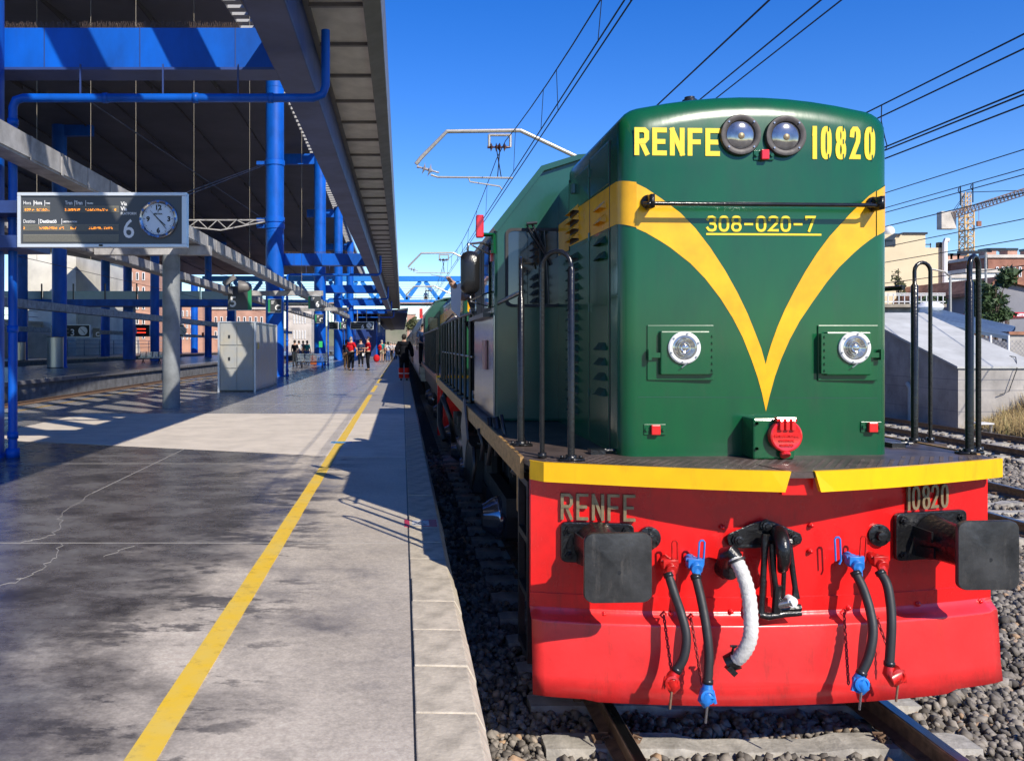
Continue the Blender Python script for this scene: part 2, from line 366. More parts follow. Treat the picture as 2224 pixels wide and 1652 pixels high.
def floor_mat():
    m = bpy.data.materials.new('platform_floor'); m.use_nodes = True; t = m.node_tree; b = t.nodes['Principled BSDF']; L = t.links.new
    def N(ty, **k):
        n = t.nodes.new('ShaderNode'+ty)
        for a, v in k.items(): setattr(n, a, v)
        return n
    def M(op, a, c=None, d=None, clamp=False):
        n = N('Math', operation=op); n.use_clamp = clamp
        for i, x in enumerate((a, c, d)):
            if x is None: continue
            if isinstance(x, (int, float)): n.inputs[i].default_value = x
            else: L(x, n.inputs[i])
        return n.outputs[0]
    g = N('NewGeometry'); sx = N('SeparateXYZ'); L(g.outputs['Position'], sx.inputs[0])
    def noise(sc, stretch=(1,1,1), det=8, rough=.6):
        mp = N('Mapping'); mp.inputs['Scale'].default_value = stretch; L(g.outputs['Position'], mp.inputs[0])
        n = N('TexNoise'); n.inputs['Scale'].default_value = sc; n.inputs['Detail'].default_value = det; n.inputs['Roughness'].default_value = rough
        L(mp.outputs[0], n.inputs['Vector']); return n.outputs[0]
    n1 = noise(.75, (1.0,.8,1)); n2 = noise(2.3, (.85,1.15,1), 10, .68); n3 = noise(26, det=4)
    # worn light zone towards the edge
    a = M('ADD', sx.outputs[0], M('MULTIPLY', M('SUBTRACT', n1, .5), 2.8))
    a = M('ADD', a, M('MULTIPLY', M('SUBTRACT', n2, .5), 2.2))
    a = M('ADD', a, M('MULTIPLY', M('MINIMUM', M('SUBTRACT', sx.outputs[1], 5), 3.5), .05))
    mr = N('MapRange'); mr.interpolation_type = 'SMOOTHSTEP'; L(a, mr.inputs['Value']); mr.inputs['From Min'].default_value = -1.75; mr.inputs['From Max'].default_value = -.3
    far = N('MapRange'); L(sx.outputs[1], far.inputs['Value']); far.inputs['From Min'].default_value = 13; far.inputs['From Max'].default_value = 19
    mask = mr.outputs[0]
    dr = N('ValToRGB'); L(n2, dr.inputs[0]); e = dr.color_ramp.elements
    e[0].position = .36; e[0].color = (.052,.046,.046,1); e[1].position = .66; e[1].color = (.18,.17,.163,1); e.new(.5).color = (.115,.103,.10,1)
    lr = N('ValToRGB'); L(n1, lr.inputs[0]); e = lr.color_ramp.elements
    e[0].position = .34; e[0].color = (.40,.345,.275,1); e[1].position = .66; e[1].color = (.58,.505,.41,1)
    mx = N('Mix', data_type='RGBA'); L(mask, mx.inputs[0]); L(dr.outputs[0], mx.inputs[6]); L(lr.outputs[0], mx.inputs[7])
    # black stains on both sides of the line
    st = noise(1.9, (.8,1.7,1), 12, .72); s1 = N('MapRange'); s1.interpolation_type='SMOOTHSTEP'; L(st, s1.inputs['Value']); s1.inputs['From Min'].default_value = .525; s1.inputs['From Max'].default_value = .59
    zx = N('MapRange'); zx.interpolation_type='SMOOTHSTEP'; L(M('ABSOLUTE', M('ADD', sx.outputs[0], 1.15)), zx.inputs['Value']); zx.inputs['From Min'].default_value = .9; zx.inputs['From Max'].default_value = .2
    sm = M('MULTIPLY', M('MULTIPLY', s1.outputs[0], zx.outputs[0]), .8)
    m2 = N('Mix', data_type='RGBA'); L(sm, m2.inputs[0]); L(mx.outputs[2], m2.inputs[6]); m2.inputs[7].default_value = (.055,.05,.05,1)
    m3 = N('Mix', data_type='RGBA', blend_type='OVERLAY'); m3.inputs[0].default_value = .35; L(m2.outputs[2], m3.inputs[6]); L(n3, m3.inputs[7])
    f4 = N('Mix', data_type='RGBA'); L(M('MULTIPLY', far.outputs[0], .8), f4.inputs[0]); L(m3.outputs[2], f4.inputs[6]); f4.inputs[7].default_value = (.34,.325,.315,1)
    # spots of gum and grit
    vo = N('TexVoronoi'); vo.inputs['Scale'].default_value = 2.3; L(g.outputs['Position'], vo.inputs['Vector'])
    vs_ = N('MapRange'); vs_.interpolation_type = 'SMOOTHSTEP'; L(vo.outputs['Distance'], vs_.inputs['Value']); vs_.inputs['From Min'].default_value = .045; vs_.inputs['From Max'].default_value = .03; vs_.inputs['To Max'].default_value = .45
    f5 = N('Mix', data_type='RGBA'); L(vs_.outputs[0], f5.inputs[0]); L(f4.outputs[2], f5.inputs[6]); f5.inputs[7].default_value = (.08,.07,.065,1)
    n6 = noise(70, det=3); f6 = N('Mix', data_type='RGBA', blend_type='OVERLAY'); f6.inputs[0].default_value = .4; L(f5.outputs[2], f6.inputs[6]); L(n6, f6.inputs[7])
    L(f6.outputs[2], b.inputs['Base Color'])
    rg = N('MapRange'); L(mask, rg.inputs['Value']); rg.inputs['To Min'].default_value = .27; rg.inputs['To Max'].default_value = .55
    L(M('ADD', rg.outputs[0], M('MULTIPLY', M('SUBTRACT', n2, .5), .35), clamp=True), b.inputs['Roughness'])
    bp = N('Bump'); bp.inputs['Strength'].default_value = .12; bp.inputs['Distance'].default_value = .01; L(M('ADD', noise(14, det=5), M('MULTIPLY', noise(3, (.25,5,1), 3), 1.2)), bp.inputs['Height']); L(bp.outputs[0], b.inputs['Normal'])
    return m
M_floor = floor_mat()
M_patch = mat('patch_concrete', (.68,.60,.50), .6, dirt=.25, dcol=(.3,.27,.24), noise=.16, nscale=2.5, bump=.1, bscale=20, detail=10)
M_line = mat('line_yellow', (.84,.52,.015), .5, dirt=.75, dcol=(.08,.07,.06), noise=.3, nscale=4.5, col2=(.74,.52,.10), detail=10)
M_joint = mat('joint_pale', (.36,.34,.31), .8)
M_dirt = mat('ground', (.16,.135,.105), .95, noise=.4, nscale=.3)

# ================================================================ ground, ballast, tracks
g = MB().quad((-1500,-300,-.34),(1500,-300,-.34),(1500,3000,-.34),(-1500,3000,-.34)).build('ground', M_dirt); struct(g, 'dusty ground under the railway yard')
g = MB().box(.3,17,-4,420,-.33,-.235).build('ballast_bed', M_bal); struct(g, 'grey ballast bed under the loco track and the two tracks on the right')
g = MB().box(-15.9,-9.3,-4,300,-.33,-.16).build('ballast_bed', M_bal); struct(g, 'shaded ballast bed between the two platforms')
g = MB().box(-36,-26,-4,300,-.33,-.16).build('ballast_bed', M_bal); struct(g, 'ballast bed beyond the second platform')
def rail_profile(x, y0, y1, side, parent, top=0.0):
    b = MB(); pr = [(-.07,-.155),(.07,-.155),(.07,-.143),(.012,-.12),(.010,-.045),(.036,-.032),(.036,-.006),(.028,-.001),(-.028,-.001),(-.036,-.006),(-.036,-.032),(-.010,-.045),(-.012,-.12),(-.07,-.143)]
    b.prism([(x+u, top+v) for u, v in pr], y0, y1, lambda u, v, t: (u, t, v)); r = b.build('rail', M_rail, parent)
    MB().box(x-.030,x+.030,y0,y1,top-.0005,top+.0012).build('running_surface', M_railT, r)
def sleeper_mb():
    b = MB(); pr = [(-.13,-.2),(.13,-.2),(.10,0),(-.10,0)]
    # concrete sleeper: thick at rail seats, waisted in the middle, bevelled
    segs = [(-1.3,-.165,.85),(-1.2,-.155,1),(-.5,-.155,1),(-.35,-.185,.85),(.35,-.185,.85),(.5,-.155,1),(1.2,-.155,1),(1.3,-.165,.85)]
    k = []
    for x, zt, wd in segs: k.append([(x,-.14*wd,-.32),(x,.14*wd,-.32),(x,.105*wd,zt),(x,-.105*wd,zt)])
    for i, q in enumerate(k): b.v += q
    for i in range(len(k)-1):
        for j in range(4): b.f.append((i*4+j,i*4+(j+1)%4,i*4+4+(j+1)%4,i*4+4+j))
    b.f += [(0,1,2,3),(28,31,30,29)]
    return b
def clip_mb(s):
    b = MB()
    for q in (-1,1):
        for e in (-.035,.035): b.tube([(q*.834+s*.0+q*0+ .0+ (.10*s),e,-.15),(q*.834+.12*s,e,-.125),(q*.834+.075*s,e*.4,-.118),(q*.834+.06*s,e,-.13)], .009, 5)
        b.cbox((q*.87+.11*s,0,-.145),.05,.09,.025)
    return b
slp_proto = None
def track(name, xc, y0, y1, label, nslp, off=0):
    t = bpy.data.objects.new(name, None); COL.objects.link(t); t.location = (xc, y0, 0); struct(t, label)
    for s in (-1, 1): rail_profile(xc+s*.870, y0, y1, s, t)
    global slp_proto
    if slp_proto is None:
        pm = sleeper_mb().build('sleeper', M_slp, None, bevel=0, loc=(0,0,0)); slp_proto = pm
        cb = clip_mb(1); c2 = clip_mb(-1); cb.add(c2.v, c2.f)
        cl = cb.build('rail_clip', M_rail, pm, loc=None); cl.location = (0,0,0)
        pm.parent = t; pm.location = (0, off, 0); start = 1
    else: start = 0
    for i in range(start, nslp):
        c = slp_proto.copy(); COL.objects.link(c); c.parent = t; c.location = (0, off+i*.6, 0)
        if i < 26:
            for ch in slp_proto.children:
                d = ch.copy(); COL.objects.link(d); d.parent = c
    return t
track('railway_track', 2.157, -1.0, 320, 'track carrying the green and yellow locomotive', 70, .16)
track('railway_track', 8.72, -1.0, 320, 'empty track just right of the locomotive', 80, 5)
track('railway_track', 14.08, -1.0, 320, 'rusty siding beside the concrete shed', 90, 8)
t = track('railway_track', -11.05, 0, 300, 'shaded track along the left edge of the near platform', 0)
t = track('railway_track', -14.2, 0, 300, 'shaded track along the second platform', 0)
t = track('railway_track', -33.5, 0, 300, 'track beyond the second platform', 0)

# ---- ballast stones
def ico():
    ph = (1+5**.5)/2
    v = np.array([(-1,ph,0),(1,ph,0),(-1,-ph,0),(1,-ph,0),(0,-1,ph),(0,1,ph),(0,-1,-ph),(0,1,-ph),(ph,0,-1),(ph,0,1),(-ph,0,-1),(-ph,0,1)], float)
    v /= np.linalg.norm(v[0])
    f = np.array([(0,11,5),(0,5,1),(0,1,7),(0,7,10),(0,10,11),(1,5,9),(5,11,4),(11,10,2),(10,7,6),(7,1,8),(3,9,4),(3,4,2),(3,2,6),(3,6,8),(3,8,9),(4,9,5),(2,4,11),(6,2,10),(8,6,7),(9,8,1)])
    return v, f
def np_mesh(name, V, Fc, m):
    me = bpy.data.meshes.new(name); me.vertices.add(len(V)); me.vertices.foreach_set('co', V.astype(np.float32).ravel())
    k = Fc.shape[1]; me.loops.add(Fc.size); me.loops.foreach_set('vertex_index', Fc.astype(np.int32).ravel())
    me.polygons.add(len(Fc)); me.polygons.foreach_set('loop_start', np.arange(0, Fc.size, k, dtype=np.int32)); me.polygons.foreach_set('loop_total', np.full(len(Fc), k, np.int32))
    me.update(calc_edges=True); me.validate(); me.materials.append(m)
    o = bpy.data.objects.new(name, me); COL.objects.link(o); return o
def stones(regions, name, label):
    iv = np.array([(-1,-1,-1),(1,-1,-1),(1,1,-1),(-1,1,-1),(-1,-1,1),(1,-1,1),(1,1,1),(-1,1,1),(0,0,1.5),(1.5,0,0),(-1.4,.2,0)], float)*.68
    jf = np.array([(0,2,1),(0,3,2),(4,5,8),(5,6,8),(6,7,8),(7,4,8),(0,1,5),(0,5,4),(1,2,9),(2,6,9),(6,5,9),(5,1,9),(2,3,7),(2,7,6),(3,0,10),(0,4,10),(4,7,10),(7,3,10)]); rng = np.random.default_rng(3); Vs = []; Fs = []; k = 0
    for (x0,x1,y0,y1,dens,smin,smax,zb,fn) in regions:
        n = int((x1-x0)*(y1-y0)*dens); x = rng.uniform(x0,x1,n); y = rng.uniform(y0,y1,n); z = np.full(n, zb) + rng.uniform(-.012,.022,n)
        keep = fn(x, y); x, y, z = x[keep], y[keep], z[keep]; n = len(x)
        s = smin*.7 + (smax*1.12-smin*.7)*rng.uniform(0,1,n)**1.5
        A = rng.normal(size=(n,3,3)); Q, _ = np.linalg.qr(A)
        sc = rng.uniform(.5,1.25,(n,3))*s[:,None]
        v = iv[None]*(1+rng.uniform(-.34,.25,(n,11,3)))
        v = np.einsum('nij,nvj->nvi', Q, v*sc[:,None,:]) + np.stack([x,y,z],1)[:,None,:]
        Vs.append(v.reshape(-1,3)); Fs.append((jf[None]+ (np.arange(n)*11)[:,None,None]).reshape(-1,3)+k); k += n*11
    o = np_mesh(name, np.concatenate(Vs), np.concatenate(Fs), M_stone)
    o['kind'] = 'stuff'; o['label'] = label; o['category'] = 'ballast'; return o
def clear(xc, off):
    def f(x, y):
        rl = (np.abs(np.abs(x-xc)-.87) > .075)
        d = np.abs(((y-off+.3) % .6)-.3); slp = (np.abs(x-xc) < 1.33) & (d < .125)
        return rl & ~slp
    return f
oo1 = -1.0+.16; oo2 = -1+5; oo3 = -1+8
c1, c2, c3 = clear(2.157, oo1), clear(8.72, oo2), clear(14.08, oo3)
allc = lambda x, y: c1(x,y) & c2(x,y) & c3(x,y)
stones([(.36,4.2,3.6,9.5,860,.020,.040,-.215,allc),(3.9,7.4,4.2,13,720,.022,.043,-.215,allc),(7.4,12,7.5,18,240,.028,.05,-.215,allc),
        (.36,4,9.5,20,130,.03,.05,-.215,allc),(4,12,13,26,90,.035,.06,-.215,allc),(9.6,17,14,40,70,.04,.065,-.215,allc)],
       'ballast_stones', 'loose grey crushed stone around the sleepers and rails')
# ================================================================ near platform
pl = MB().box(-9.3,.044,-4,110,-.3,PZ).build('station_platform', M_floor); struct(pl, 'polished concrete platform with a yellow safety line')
jt = MB()
for y in (6.45,10.75,21.5,27.9,34.4,40.8,47.3,53.7): jt.box(-9.2,.04,y-.004,y+.004,PZ-.01,PZ+.0015)
jt.box(-3.135,-3.125,8.6,110,PZ-.01,PZ+.0014)
jt.build('floor_joint', M_joint, pl)
cr = MB()
def crack(pts, wd=.0035):
    for i in range(len(pts)-1):
        (x0,y0),(x1,y1) = pts[i],pts[i+1]; n = 7; last = (x0,y0)
        for k in range(1,n+1):
            q = (x0+(x1-x0)*k/n+random.uniform(-.035,.035)*(k<n), y0+(y1-y0)*k/n+random.uniform(-.04,.04)*(k<n))
            cr.beam((last[0],last[1],PZ+.0006),(q[0],q[1],PZ+.0006), wd, .002); last = q
def fl(px,py): v = P(px,py,1); k = (CZ-PZ)/((py-HZ)/F); return ((px-CX)/F*k, k)
crack([fl(198,1071),fl(135,1120),fl(120,1160),fl(45,1178)]); crack([fl(132,1180),fl(110,1220),fl(50,1255),fl(0,1275)]); crack([fl(292,1185),fl(225,1208)],.003)
cr.build('crack', M_joint, pl)
MB().prism([(-6.9,13.6),(-.62,11.35),(.04,11.3),(.04,18.4),(-6.9,18.55)], PZ-.02, PZ+.003).build('concrete_patch', M_patch, pl)
MB().box(.034,.3,9.7,10.9,PZ-.02,PZ+.0025)
yl = MB()
yy = 3.0
while yy < 21.7:
    l = .5 if yy < 12 else 1.2
    yl.box(-1.005+random.uniform(-.003,.003),-.885+random.uniform(-.003,.003),yy,yy+l,PZ-.01,PZ+.0045+random.uniform(-.0002,.0002)); yy += l
yl.box(-1.005,-.885,22.6,25.4,PZ-.01,PZ+.0045)
yl.build('safety_line', M_line, pl)
for y in np.arange(27,100,6): MB().box(-1.005,-.885,y,y+4.2,PZ-.01,PZ+.0045).build('safety_line', M_line, pl)
MB().box(-8.75,-8.63,6,100,PZ-.01,PZ+.0045).build('left_safety_line', mat('line_orange',(.42,.27,.08),.5,noise=.5,nscale=3), pl)
a, b = fl(718,962), fl(766,957)
MB().box(a[0],b[0],a[1],a[1]+.16,PZ-.01,PZ+.0065).build('floor_marking', mat('mark_blue',(.03,.30,.62),.5,noise=.3,nscale=20), pl)
# stickers on the edge
sy = 1.5*F/(1136-HZ)
MB().box(.02,.29,sy-.14,sy+.14,PZ-.01,PZ+.004).build('edge_sticker', mat('sticker_red',(.45,.03,.06),.5,noise=.3,nscale=30), pl)
st = MB().box(.065,.225,sy-.10,sy+.10,PZ,PZ+.0055).build('sticker_panel', mat('sticker_white',(.6,.6,.6),.5,noise=.3,nscale=20), pl)
pk = MB().beam((.10,sy-.05,PZ+.0065),(.15,sy+.02,PZ+.0065),.012,.002).beam((.15,sy+.02,PZ+.0067),(.19,sy-.05,PZ+.0067),.012,.002).beam((.15,sy+.02,PZ+.0069),(.17,sy+.07,PZ+.0069),.02,.002).beam((.08,sy-.07,PZ+.0068),(.21,sy-.07,PZ+.0068),.01,.002)
pk.build('pictogram', M_board, pl)
# curb stones
def curb_mb(L):
    b = MB(); pr = [(.056,PZ-.3),(.056,PZ+.004),(.305,PZ),(.345,PZ-.075),(.345,PZ-.3)]
    return b.prism(pr, 0, L, lambda u, v, t: (u, t, v))
y = 2.98; proto = curb_mb(.4955); i = 0; cs = None
while y < 62:
    if cs is None: cs = proto.build('curb_stone', M_curb, pl, bevel=.006); o = cs; wl = wloc(pl)
    else:
        o = cs.copy(); COL.objects.link(o); o.parent = pl
        # keep
    o.location = Vector((random.uniform(-.004,.004), y, random.uniform(-.004,.003)))
    y += .5; i += 1
cs_loc_fix = True
MB().prism([(.056,-.3),(.056,PZ+.004),(.305,PZ),(.345,PZ-.075),(.345,-.3)], y, 110, lambda u,v,t:(u,t,v)).build('curb', M_curb, pl)
MB().box(.044,.33,-4,y,-.3,PZ-.29).build('platform_wall', M_pwall, pl)
MB().box(.044,.056,2.9,y,PZ-.3,PZ-.006).build('joint_gap', M_black, pl)
# ---- far platforms
p2 = MB().box(-26,-15.9,-4,230,-.3,PZ-.17).build('station_platform', M_pwall); struct(p2, 'second platform across the sunken tracks on the left')
MB().box(-26.1,-15.75,-4,230,PZ-.17,PZ).build('platform_slab', M_plat2, p2)
p3 = MB().box(-46,-36,-4,260,-.3,PZ-.17).build('station_platform', M_pwall); struct(p3, 'third platform in front of the pale retaining wall')
MB().box(-46,-35.85,-4,260,PZ-.17,PZ).build('platform_slab', M_plat2, p3)
# ================================================================ station steelwork
def column(x, y, r, ztop, label, head=0, parent=None, z0=PZ, pipe=True, group='blue columns of the station'):
    t = thing('steel_column', label, 'column', (x, y, z0), group)
    b = MB().cyl((x,y,z0),(x,y,ztop), r, n=28); b.build('shaft', M_blue, t, smooth=True)
    MB().cyl((x,y,z0),(x,y,z0+.05), r+.05, n=28).build('base_collar', M_blue, t, smooth=True)
    sm = MB()
    for z in np.arange(z0+3.4, ztop-.3, 3.4): sm.cyl((x,y,z),(x,y,z+.02), r+.008, n=28)
    sm.build('weld_seam', M_blue, t, smooth=True)
    if head: MB().box(x-head,x-r*.9,y-.2,y+.2,ztop-.95,ztop-.2).build('head_beam', M_blue, t)
    return t
COLS = [(-5.77,11.35,15.6,'cut off'),(-6.02,40.3,16.2,''),(-5.95,61.7,16.2,''),(-6.15,82,15.4,''),(-6.3,103,14.6,'')]
labs = ['nearest blue column at the left edge holding the departure board','tall blue column just behind the grey cabinet','blue column with a green notice, third along the platform','fourth blue column, behind the two men in red shirts','fifth and farthest blue round column under the canopy']
for (x,y,zt,_), l in zip(COLS, labs): column(x,y,.43,zt,l, 3.0)
# cross beams, drain pipes
BY = [11.8,40.6,62,82.3,103.5]
bl = ['big sunlit blue cross beam over the departure board with bird spikes','second blue cross beam, level with the end of the grey cabinet','third blue cross beam under the canopy','fourth blue cross beam under the canopy','fifth and farthest blue cross beam under the canopy']
pl_ = ['blue drain pipe running under the nearest cross beam and down the column','blue drain pipe under the second cross beam','blue drain pipe under the third cross beam','blue drain pipe under the fourth cross beam','blue drain pipe under the fifth cross beam']
M_spike = mat('bird_spike', (.16,.11,.08), .6)
for i, y in enumerate(BY):
    cx = COLS[i][0]
    t = thing('cross_beam', bl[i], 'beam', (cx, y, 6.0), 'blue cross beams carrying the canopy')
    MB().box(cx-1.0 if i == 0 else cx+.2,-1.72,y-.2,y+.2,6.0,6.55).build('beam_web', M_blue, t, bevel=.01)
    MB().box(cx-1.0 if i == 0 else cx+.3,-1.72,y-.24,y+.24,5.965,6.0).build('bottom_flange', M_blueD, t)
    if i < 2:
        for xx in (cx+.9, cx+2.2, cx+3.5):
            MB().box(xx-.006,xx+.006,y-.206,y-.2,6.0,6.55).build('weld_joint', M_blueD, t)
        sp = MB(); x = cx
        while x < -2.2:
            for q in (-1,0,1): sp.tube([(x,y-.1,6.55),(x+q*.04+random.uniform(-.01,.01),y-.1+random.uniform(-.03,.03),6.55+random.uniform(.09,.13))], .0022 if i==0 else .006, 3)
            x += .03 if i == 0 else .09
        sp.build('bird_spikes', M_spike, t)['kind'] = 'stuff'
    t = thing('drain_pipe', pl_[i], 'pipe', (cx+.6, y-.5, PZ), 'blue drain pipes of the canopy')
    yp = y-.45; zp = 5.52; xp = cx+.60 if i else cx+.585; r = .058
    pts = [(xp,yp,PZ),(xp,yp,zp-.12),(xp+.04,yp,zp-.03),(xp+.14,yp,zp),(-1.18,yp,zp),(-1.06,yp,zp+.05),(-1.02,yp,zp+.16),(-1.02,yp,6.42)]
    MB().tube(pts, r, 14).build('pipe', M_blue, t, smooth=True)
    b = MB()
    for z in (PZ+.25,2.4,3.9,5.15): b.cyl((xp,yp,z),(xp,yp,z+.09), r+.012, n=14)
    b.cyl((xp,yp,PZ),(xp,yp,PZ+.12), r+.03, n=14)
    for x in (xp+1.2,xp+2.4,xp+3.4): b.cyl((x,yp,zp),(x+.07,yp,zp), r+.01, n=14)
    b.build('pipe_collar', M_blue, t, smooth=True)
    b = MB()
    for x in (xp+.9,xp+2.0,xp+3.0): b.box(x-.01,x+.01,yp-.01,yp+.01,zp+.05,5.97)
    b.build('hanger', M_blueD, t)
# longitudinal girder
t = thing('canopy_girder', 'long dark blue girder running the length of the canopy', 'girder', (-1.45, 5, 6))
MB().box(-1.74,-1.27,2,104,5.97,6.62).build('girder_web', M_blueD, t, bevel=.015)
# canopy
cn = thing('platform_canopy', 'long narrow canopy of pale ribbed panels above the platform edge', 'canopy', (-.7, 3, 6.6))
MB().box(-1.275,-.5,2,105,6.72,6.78).build('backing', M_fascia, cn)
MB().box(-1.30,-1.195,2,105,6.60,6.73).build('gap_filler', M_fascia, cn)  # filler added to stop sky light leaking between girder and panels
pn = None; y = 2.3; i = 0
M_pn = M_panel
while y < 104.5:
    if pn is None:
        b = MB().box(-1.21,-.50,y+.02,y+1.43,6.64,6.70); pn = b.build('soffit_panel', M_pn, cn, bevel=.008); pn0 = y; pbase = pn.location.copy()
        o = pn
    else: o = pn.copy(); COL.objects.link(o); o.parent = cn
    o.location = pbase + Vector((0, y-pn0, 0)); 
    y += 1.45
b = MB()
y = 2.3
while y < 104.5: b.box(-1.21,-.5,y-.035,y+.02,6.59,6.64); y += 1.45
b.build('soffit_rib', M_fascia, cn)
MB().prism([(-.50,6.55),(-.27,6.62),(-.24,6.98),(-.50,6.98)], 2, 105, lambda u,v,t:(u,t,v)).build('gutter', M_fascia, cn, bevel=.01)
MB().box(-1.27,-.24,2,105,6.98,7.02).build('canopy_roof', M_fascia, cn)
# sloping screen over the canopy
sc = thing('sun_screen', 'row of sloping ribs rising behind the canopy, seen by its diagonal shadows', 'screen', (-1.3, 3, 7.02))
rb = None; y = -2
k = 0
while y < 104:
    if rb is None:
        rb = MB().beam((-1.3,y,7.02),(-3.3,y,11.0),.28,.3).build('rib', M_fascia, sc); rb0 = y; rbl = rb.location.copy(); o = rb
    else: o = rb.copy(); COL.objects.link(o); o.parent = sc
    o.location = rbl + Vector((0,y-rb0,0)); y += 1.45
MB().box(-3.42,-3.18,-3,104,11.0,11.25).build('top_rail', M_fascia, sc)
MB().box(-1.5,-1.25,-3,2,6.7,7.02).build('bottom_rail', M_fascia, sc)
# big wave roof
def arc(y): return float(np.interp(y, [-20,10,32,50,73,108,139], [12.2,13.6,15.2,16.6,16.1,14.3,13.6]))
t = thing('station_roof', 'huge dark wave shaped roof hanging over the platforms on the left', 'roof', (-20, 60, 15))
b = MB(); ys = np.linspace(-5,139,49)
xs = [-6.8,-12,-18,-25,-33,-37,-41,-46,-52]
def yend(x): return 139 if x > -37.5 else 139+(x+37)*3.2
vs = []
for x in xs:
    for y in ys:
        yy = min(y, yend(x)); vs.append((x, yy, arc(yy)))
n = len(ys); fs = []
for i in range(len(xs)-1):
    for j in range(n-1): fs.append((i*n+j,(i+1)*n+j,(i+1)*n+j+1,i*n+j+1))
k = len(vs); vs2 = [(x,y,z+.5) for x,y,z in vs]; fs2 = [tuple(q+k for q in reversed(f)) for f in fs]
rim = [(j,j+1,k+j+1,k+j) for j in range(n-1)] + [(i*n+n-1,(i+1)*n+n-1,k+(i+1)*n+n-1,k+i*n+n-1) for i in range(len(xs)-1)]
b.add(vs+vs2, fs+fs2+rim)
b.build('roof_shell', M_roof, t, smooth=False)
# seams
b = MB()
for x in (-10,-13.5,-17,-20.5,-24,-27.5,-31,-34.5):
    for j in range(0,n-1): b.box(x-.03,x+.03,ys[j],ys[j+1],min(arc(ys[j]),arc(ys[j+1]))-.05,max(arc(ys[j]),arc(ys[j+1]))-.004)
b.build('roof_seam', mat('seam',(.06,.055,.055),.6), t)
lm = None; y = 8
M_lam = mat('lamella', (.38,.38,.38), .5)
while y < 138:
    if lm is None: lm = MB().box(-6.8,-6.1,y,y+.42,arc(y)+.05,arc(y)+.25).build('edge_lamella', M_lam, t); l0 = (y, arc(y)); lb = lm.location.copy(); o = lm
    else: o = lm.copy(); COL.objects.link(o); o.parent = t
    o.location = lb + Vector((0,y-l0[0],arc(y)-l0[1])); y += .9
b = MB()
for j in range(n-1):
    if ys[j] > 4: b.beam((-6.05,ys[j],arc(ys[j])+.2),(-6.05,ys[j+1],arc(ys[j+1])+.2),.12,.4)
b.build('edge_beam', M_fascia, t)
# hanging rods
M_rod = mat('rod', (.30,.26,.19), .5)
for px, py in ((80,380),(197,760),(295,420),(421,500),(542,560),(655,640)):
    q = P(px, py, 24 if px < 300 else 30)
    o = MB().cyl((q.x,q.y,4.6 if px<300 else q.z),(q.x,q.y,arc(q.y)), .0065, n=5).build('hanging_rod', M_rod)
    tag(o, {80:'thin rod hanging from the roof above the left end of the departure board',197:'thin rod hanging behind the word area of the departure board',295:'thin rod hanging above the middle of the departure board',421:'thin tan rod hanging just right of the clock',542:'thin rod hanging left of the second blue column',655:'thin rod hanging right of the second blue column'}[px], 'rod', 'rods hanging from the roof')
# columns on far platforms (square look, blue)
for (px,py,w,l) in ((129,798,.46,'blue column with a steel bin on the second platform'),(336,782,.42,'blue column beside a bench on the second platform, left of the concrete column'),(452,775,.42,'blue column on the second platform left of the grey cabinet')):
    Y = 1.5*F/(py-HZ)
    x = (px-CX)/F*Y; column(x, Y, w, 17 if px<200 else 15, l, 0)
    tt = MB().box(x,x+2.2,Y-.2,Y+.2,(17 if px<200 else 15)-1.2,(17 if px<200 else 15)-.4).build('head_beam', M_blue); tag(tt, l.replace('blue column','blue bracket beam at the top of the blue column'), 'beam')
for (px,py,w,l) in ((48,781,.5,'distant blue column near the left edge, third platform'),(229,773,.42,'distant blue column with a red notice, third platform'),(277,770,.42,'distant blue column below a departure board, third platform'),(386,768,.4,'distant blue column right of the concrete column'),(422,766,.35,'small distant blue column, right of the concrete column')):
    Y = 1.5*F/(py-HZ); x = (px-CX)/F*Y; column(x, Y, w*Y/100+.1, 14, l, 0)
# grey gantries: longitudinal cable trays on cross beams
TA = thing('cable_tray', 'long grey steel cable tray passing behind the clock and running down the platform', 'cable tray', (-4.95, 5, 4.54))
def tray(root, x, z0, z1, ya, yb, w):
    MB().box(x-w/2,x+w/2,ya,yb,z0,z0+.03).build('tray_floor', M_tray, root)
    for s in (-1,1):
        MB().box(x+s*w/2-.02,x+s*w/2+.02,ya,yb,z0+.03,z1).build('tray_side', M_tray, root)
    b = MB(); y = ya
    while y < yb: b.box(x-w/2+.02,x+w/2-.02,y,y+.10,z1-.04,z1); b.box(x+w/2+.02,x+w/2+.035,y,y+.05,z0,z1); y += 1.0
    b.build('tray_rib', M_tray, root)['kind'] = 'stuff'
tray(TA, -4.97, 4.62, 4.93, 5, 78, .3)
TB = thing('cable_tray', 'second grey cable tray, left of the concrete column', 'cable tray', (-7.5, 12, 4.4))
tray(TB, -7.5, 4.4, 4.66, 11.8, 78, .3)
TC = thing('cable_tray', 'grey cable tray over the second platform', 'cable tray', (-20, 12, 4)); tray(TC, -19.6, 4.1, 4.55, 24, 150, .5)
TD = thing('cable_tray', 'far grey cable tray over the third platform', 'cable tray', (-31, 12, 4)); tray(TD, -31, 3.3, 3.7, 50, 190, .5)
for k, (y, x0, x1) in enumerate(((20.3,-7.3,-4.55),(37.2,-7.8,-3.45),(54,-8,-3.4))):
    o = MB().box(x0,x1,y-.12,y+.12,4.36,4.58).build('gantry_beam', M_tray, bevel=.01)
    tag(o, ['grey steel cross beam on top of the concrete column','grey steel cross beam behind the platform 5 sign','far grey steel cross beam past the second column'][k], 'beam')
t = MB().cyl((-5.5,20.3,PZ),(-5.5,20.3,4.36),.205,n=32).build('concrete_column', M_conc, smooth=True); tag(t, 'round grey concrete column standing left of the grey cabinet', 'column')
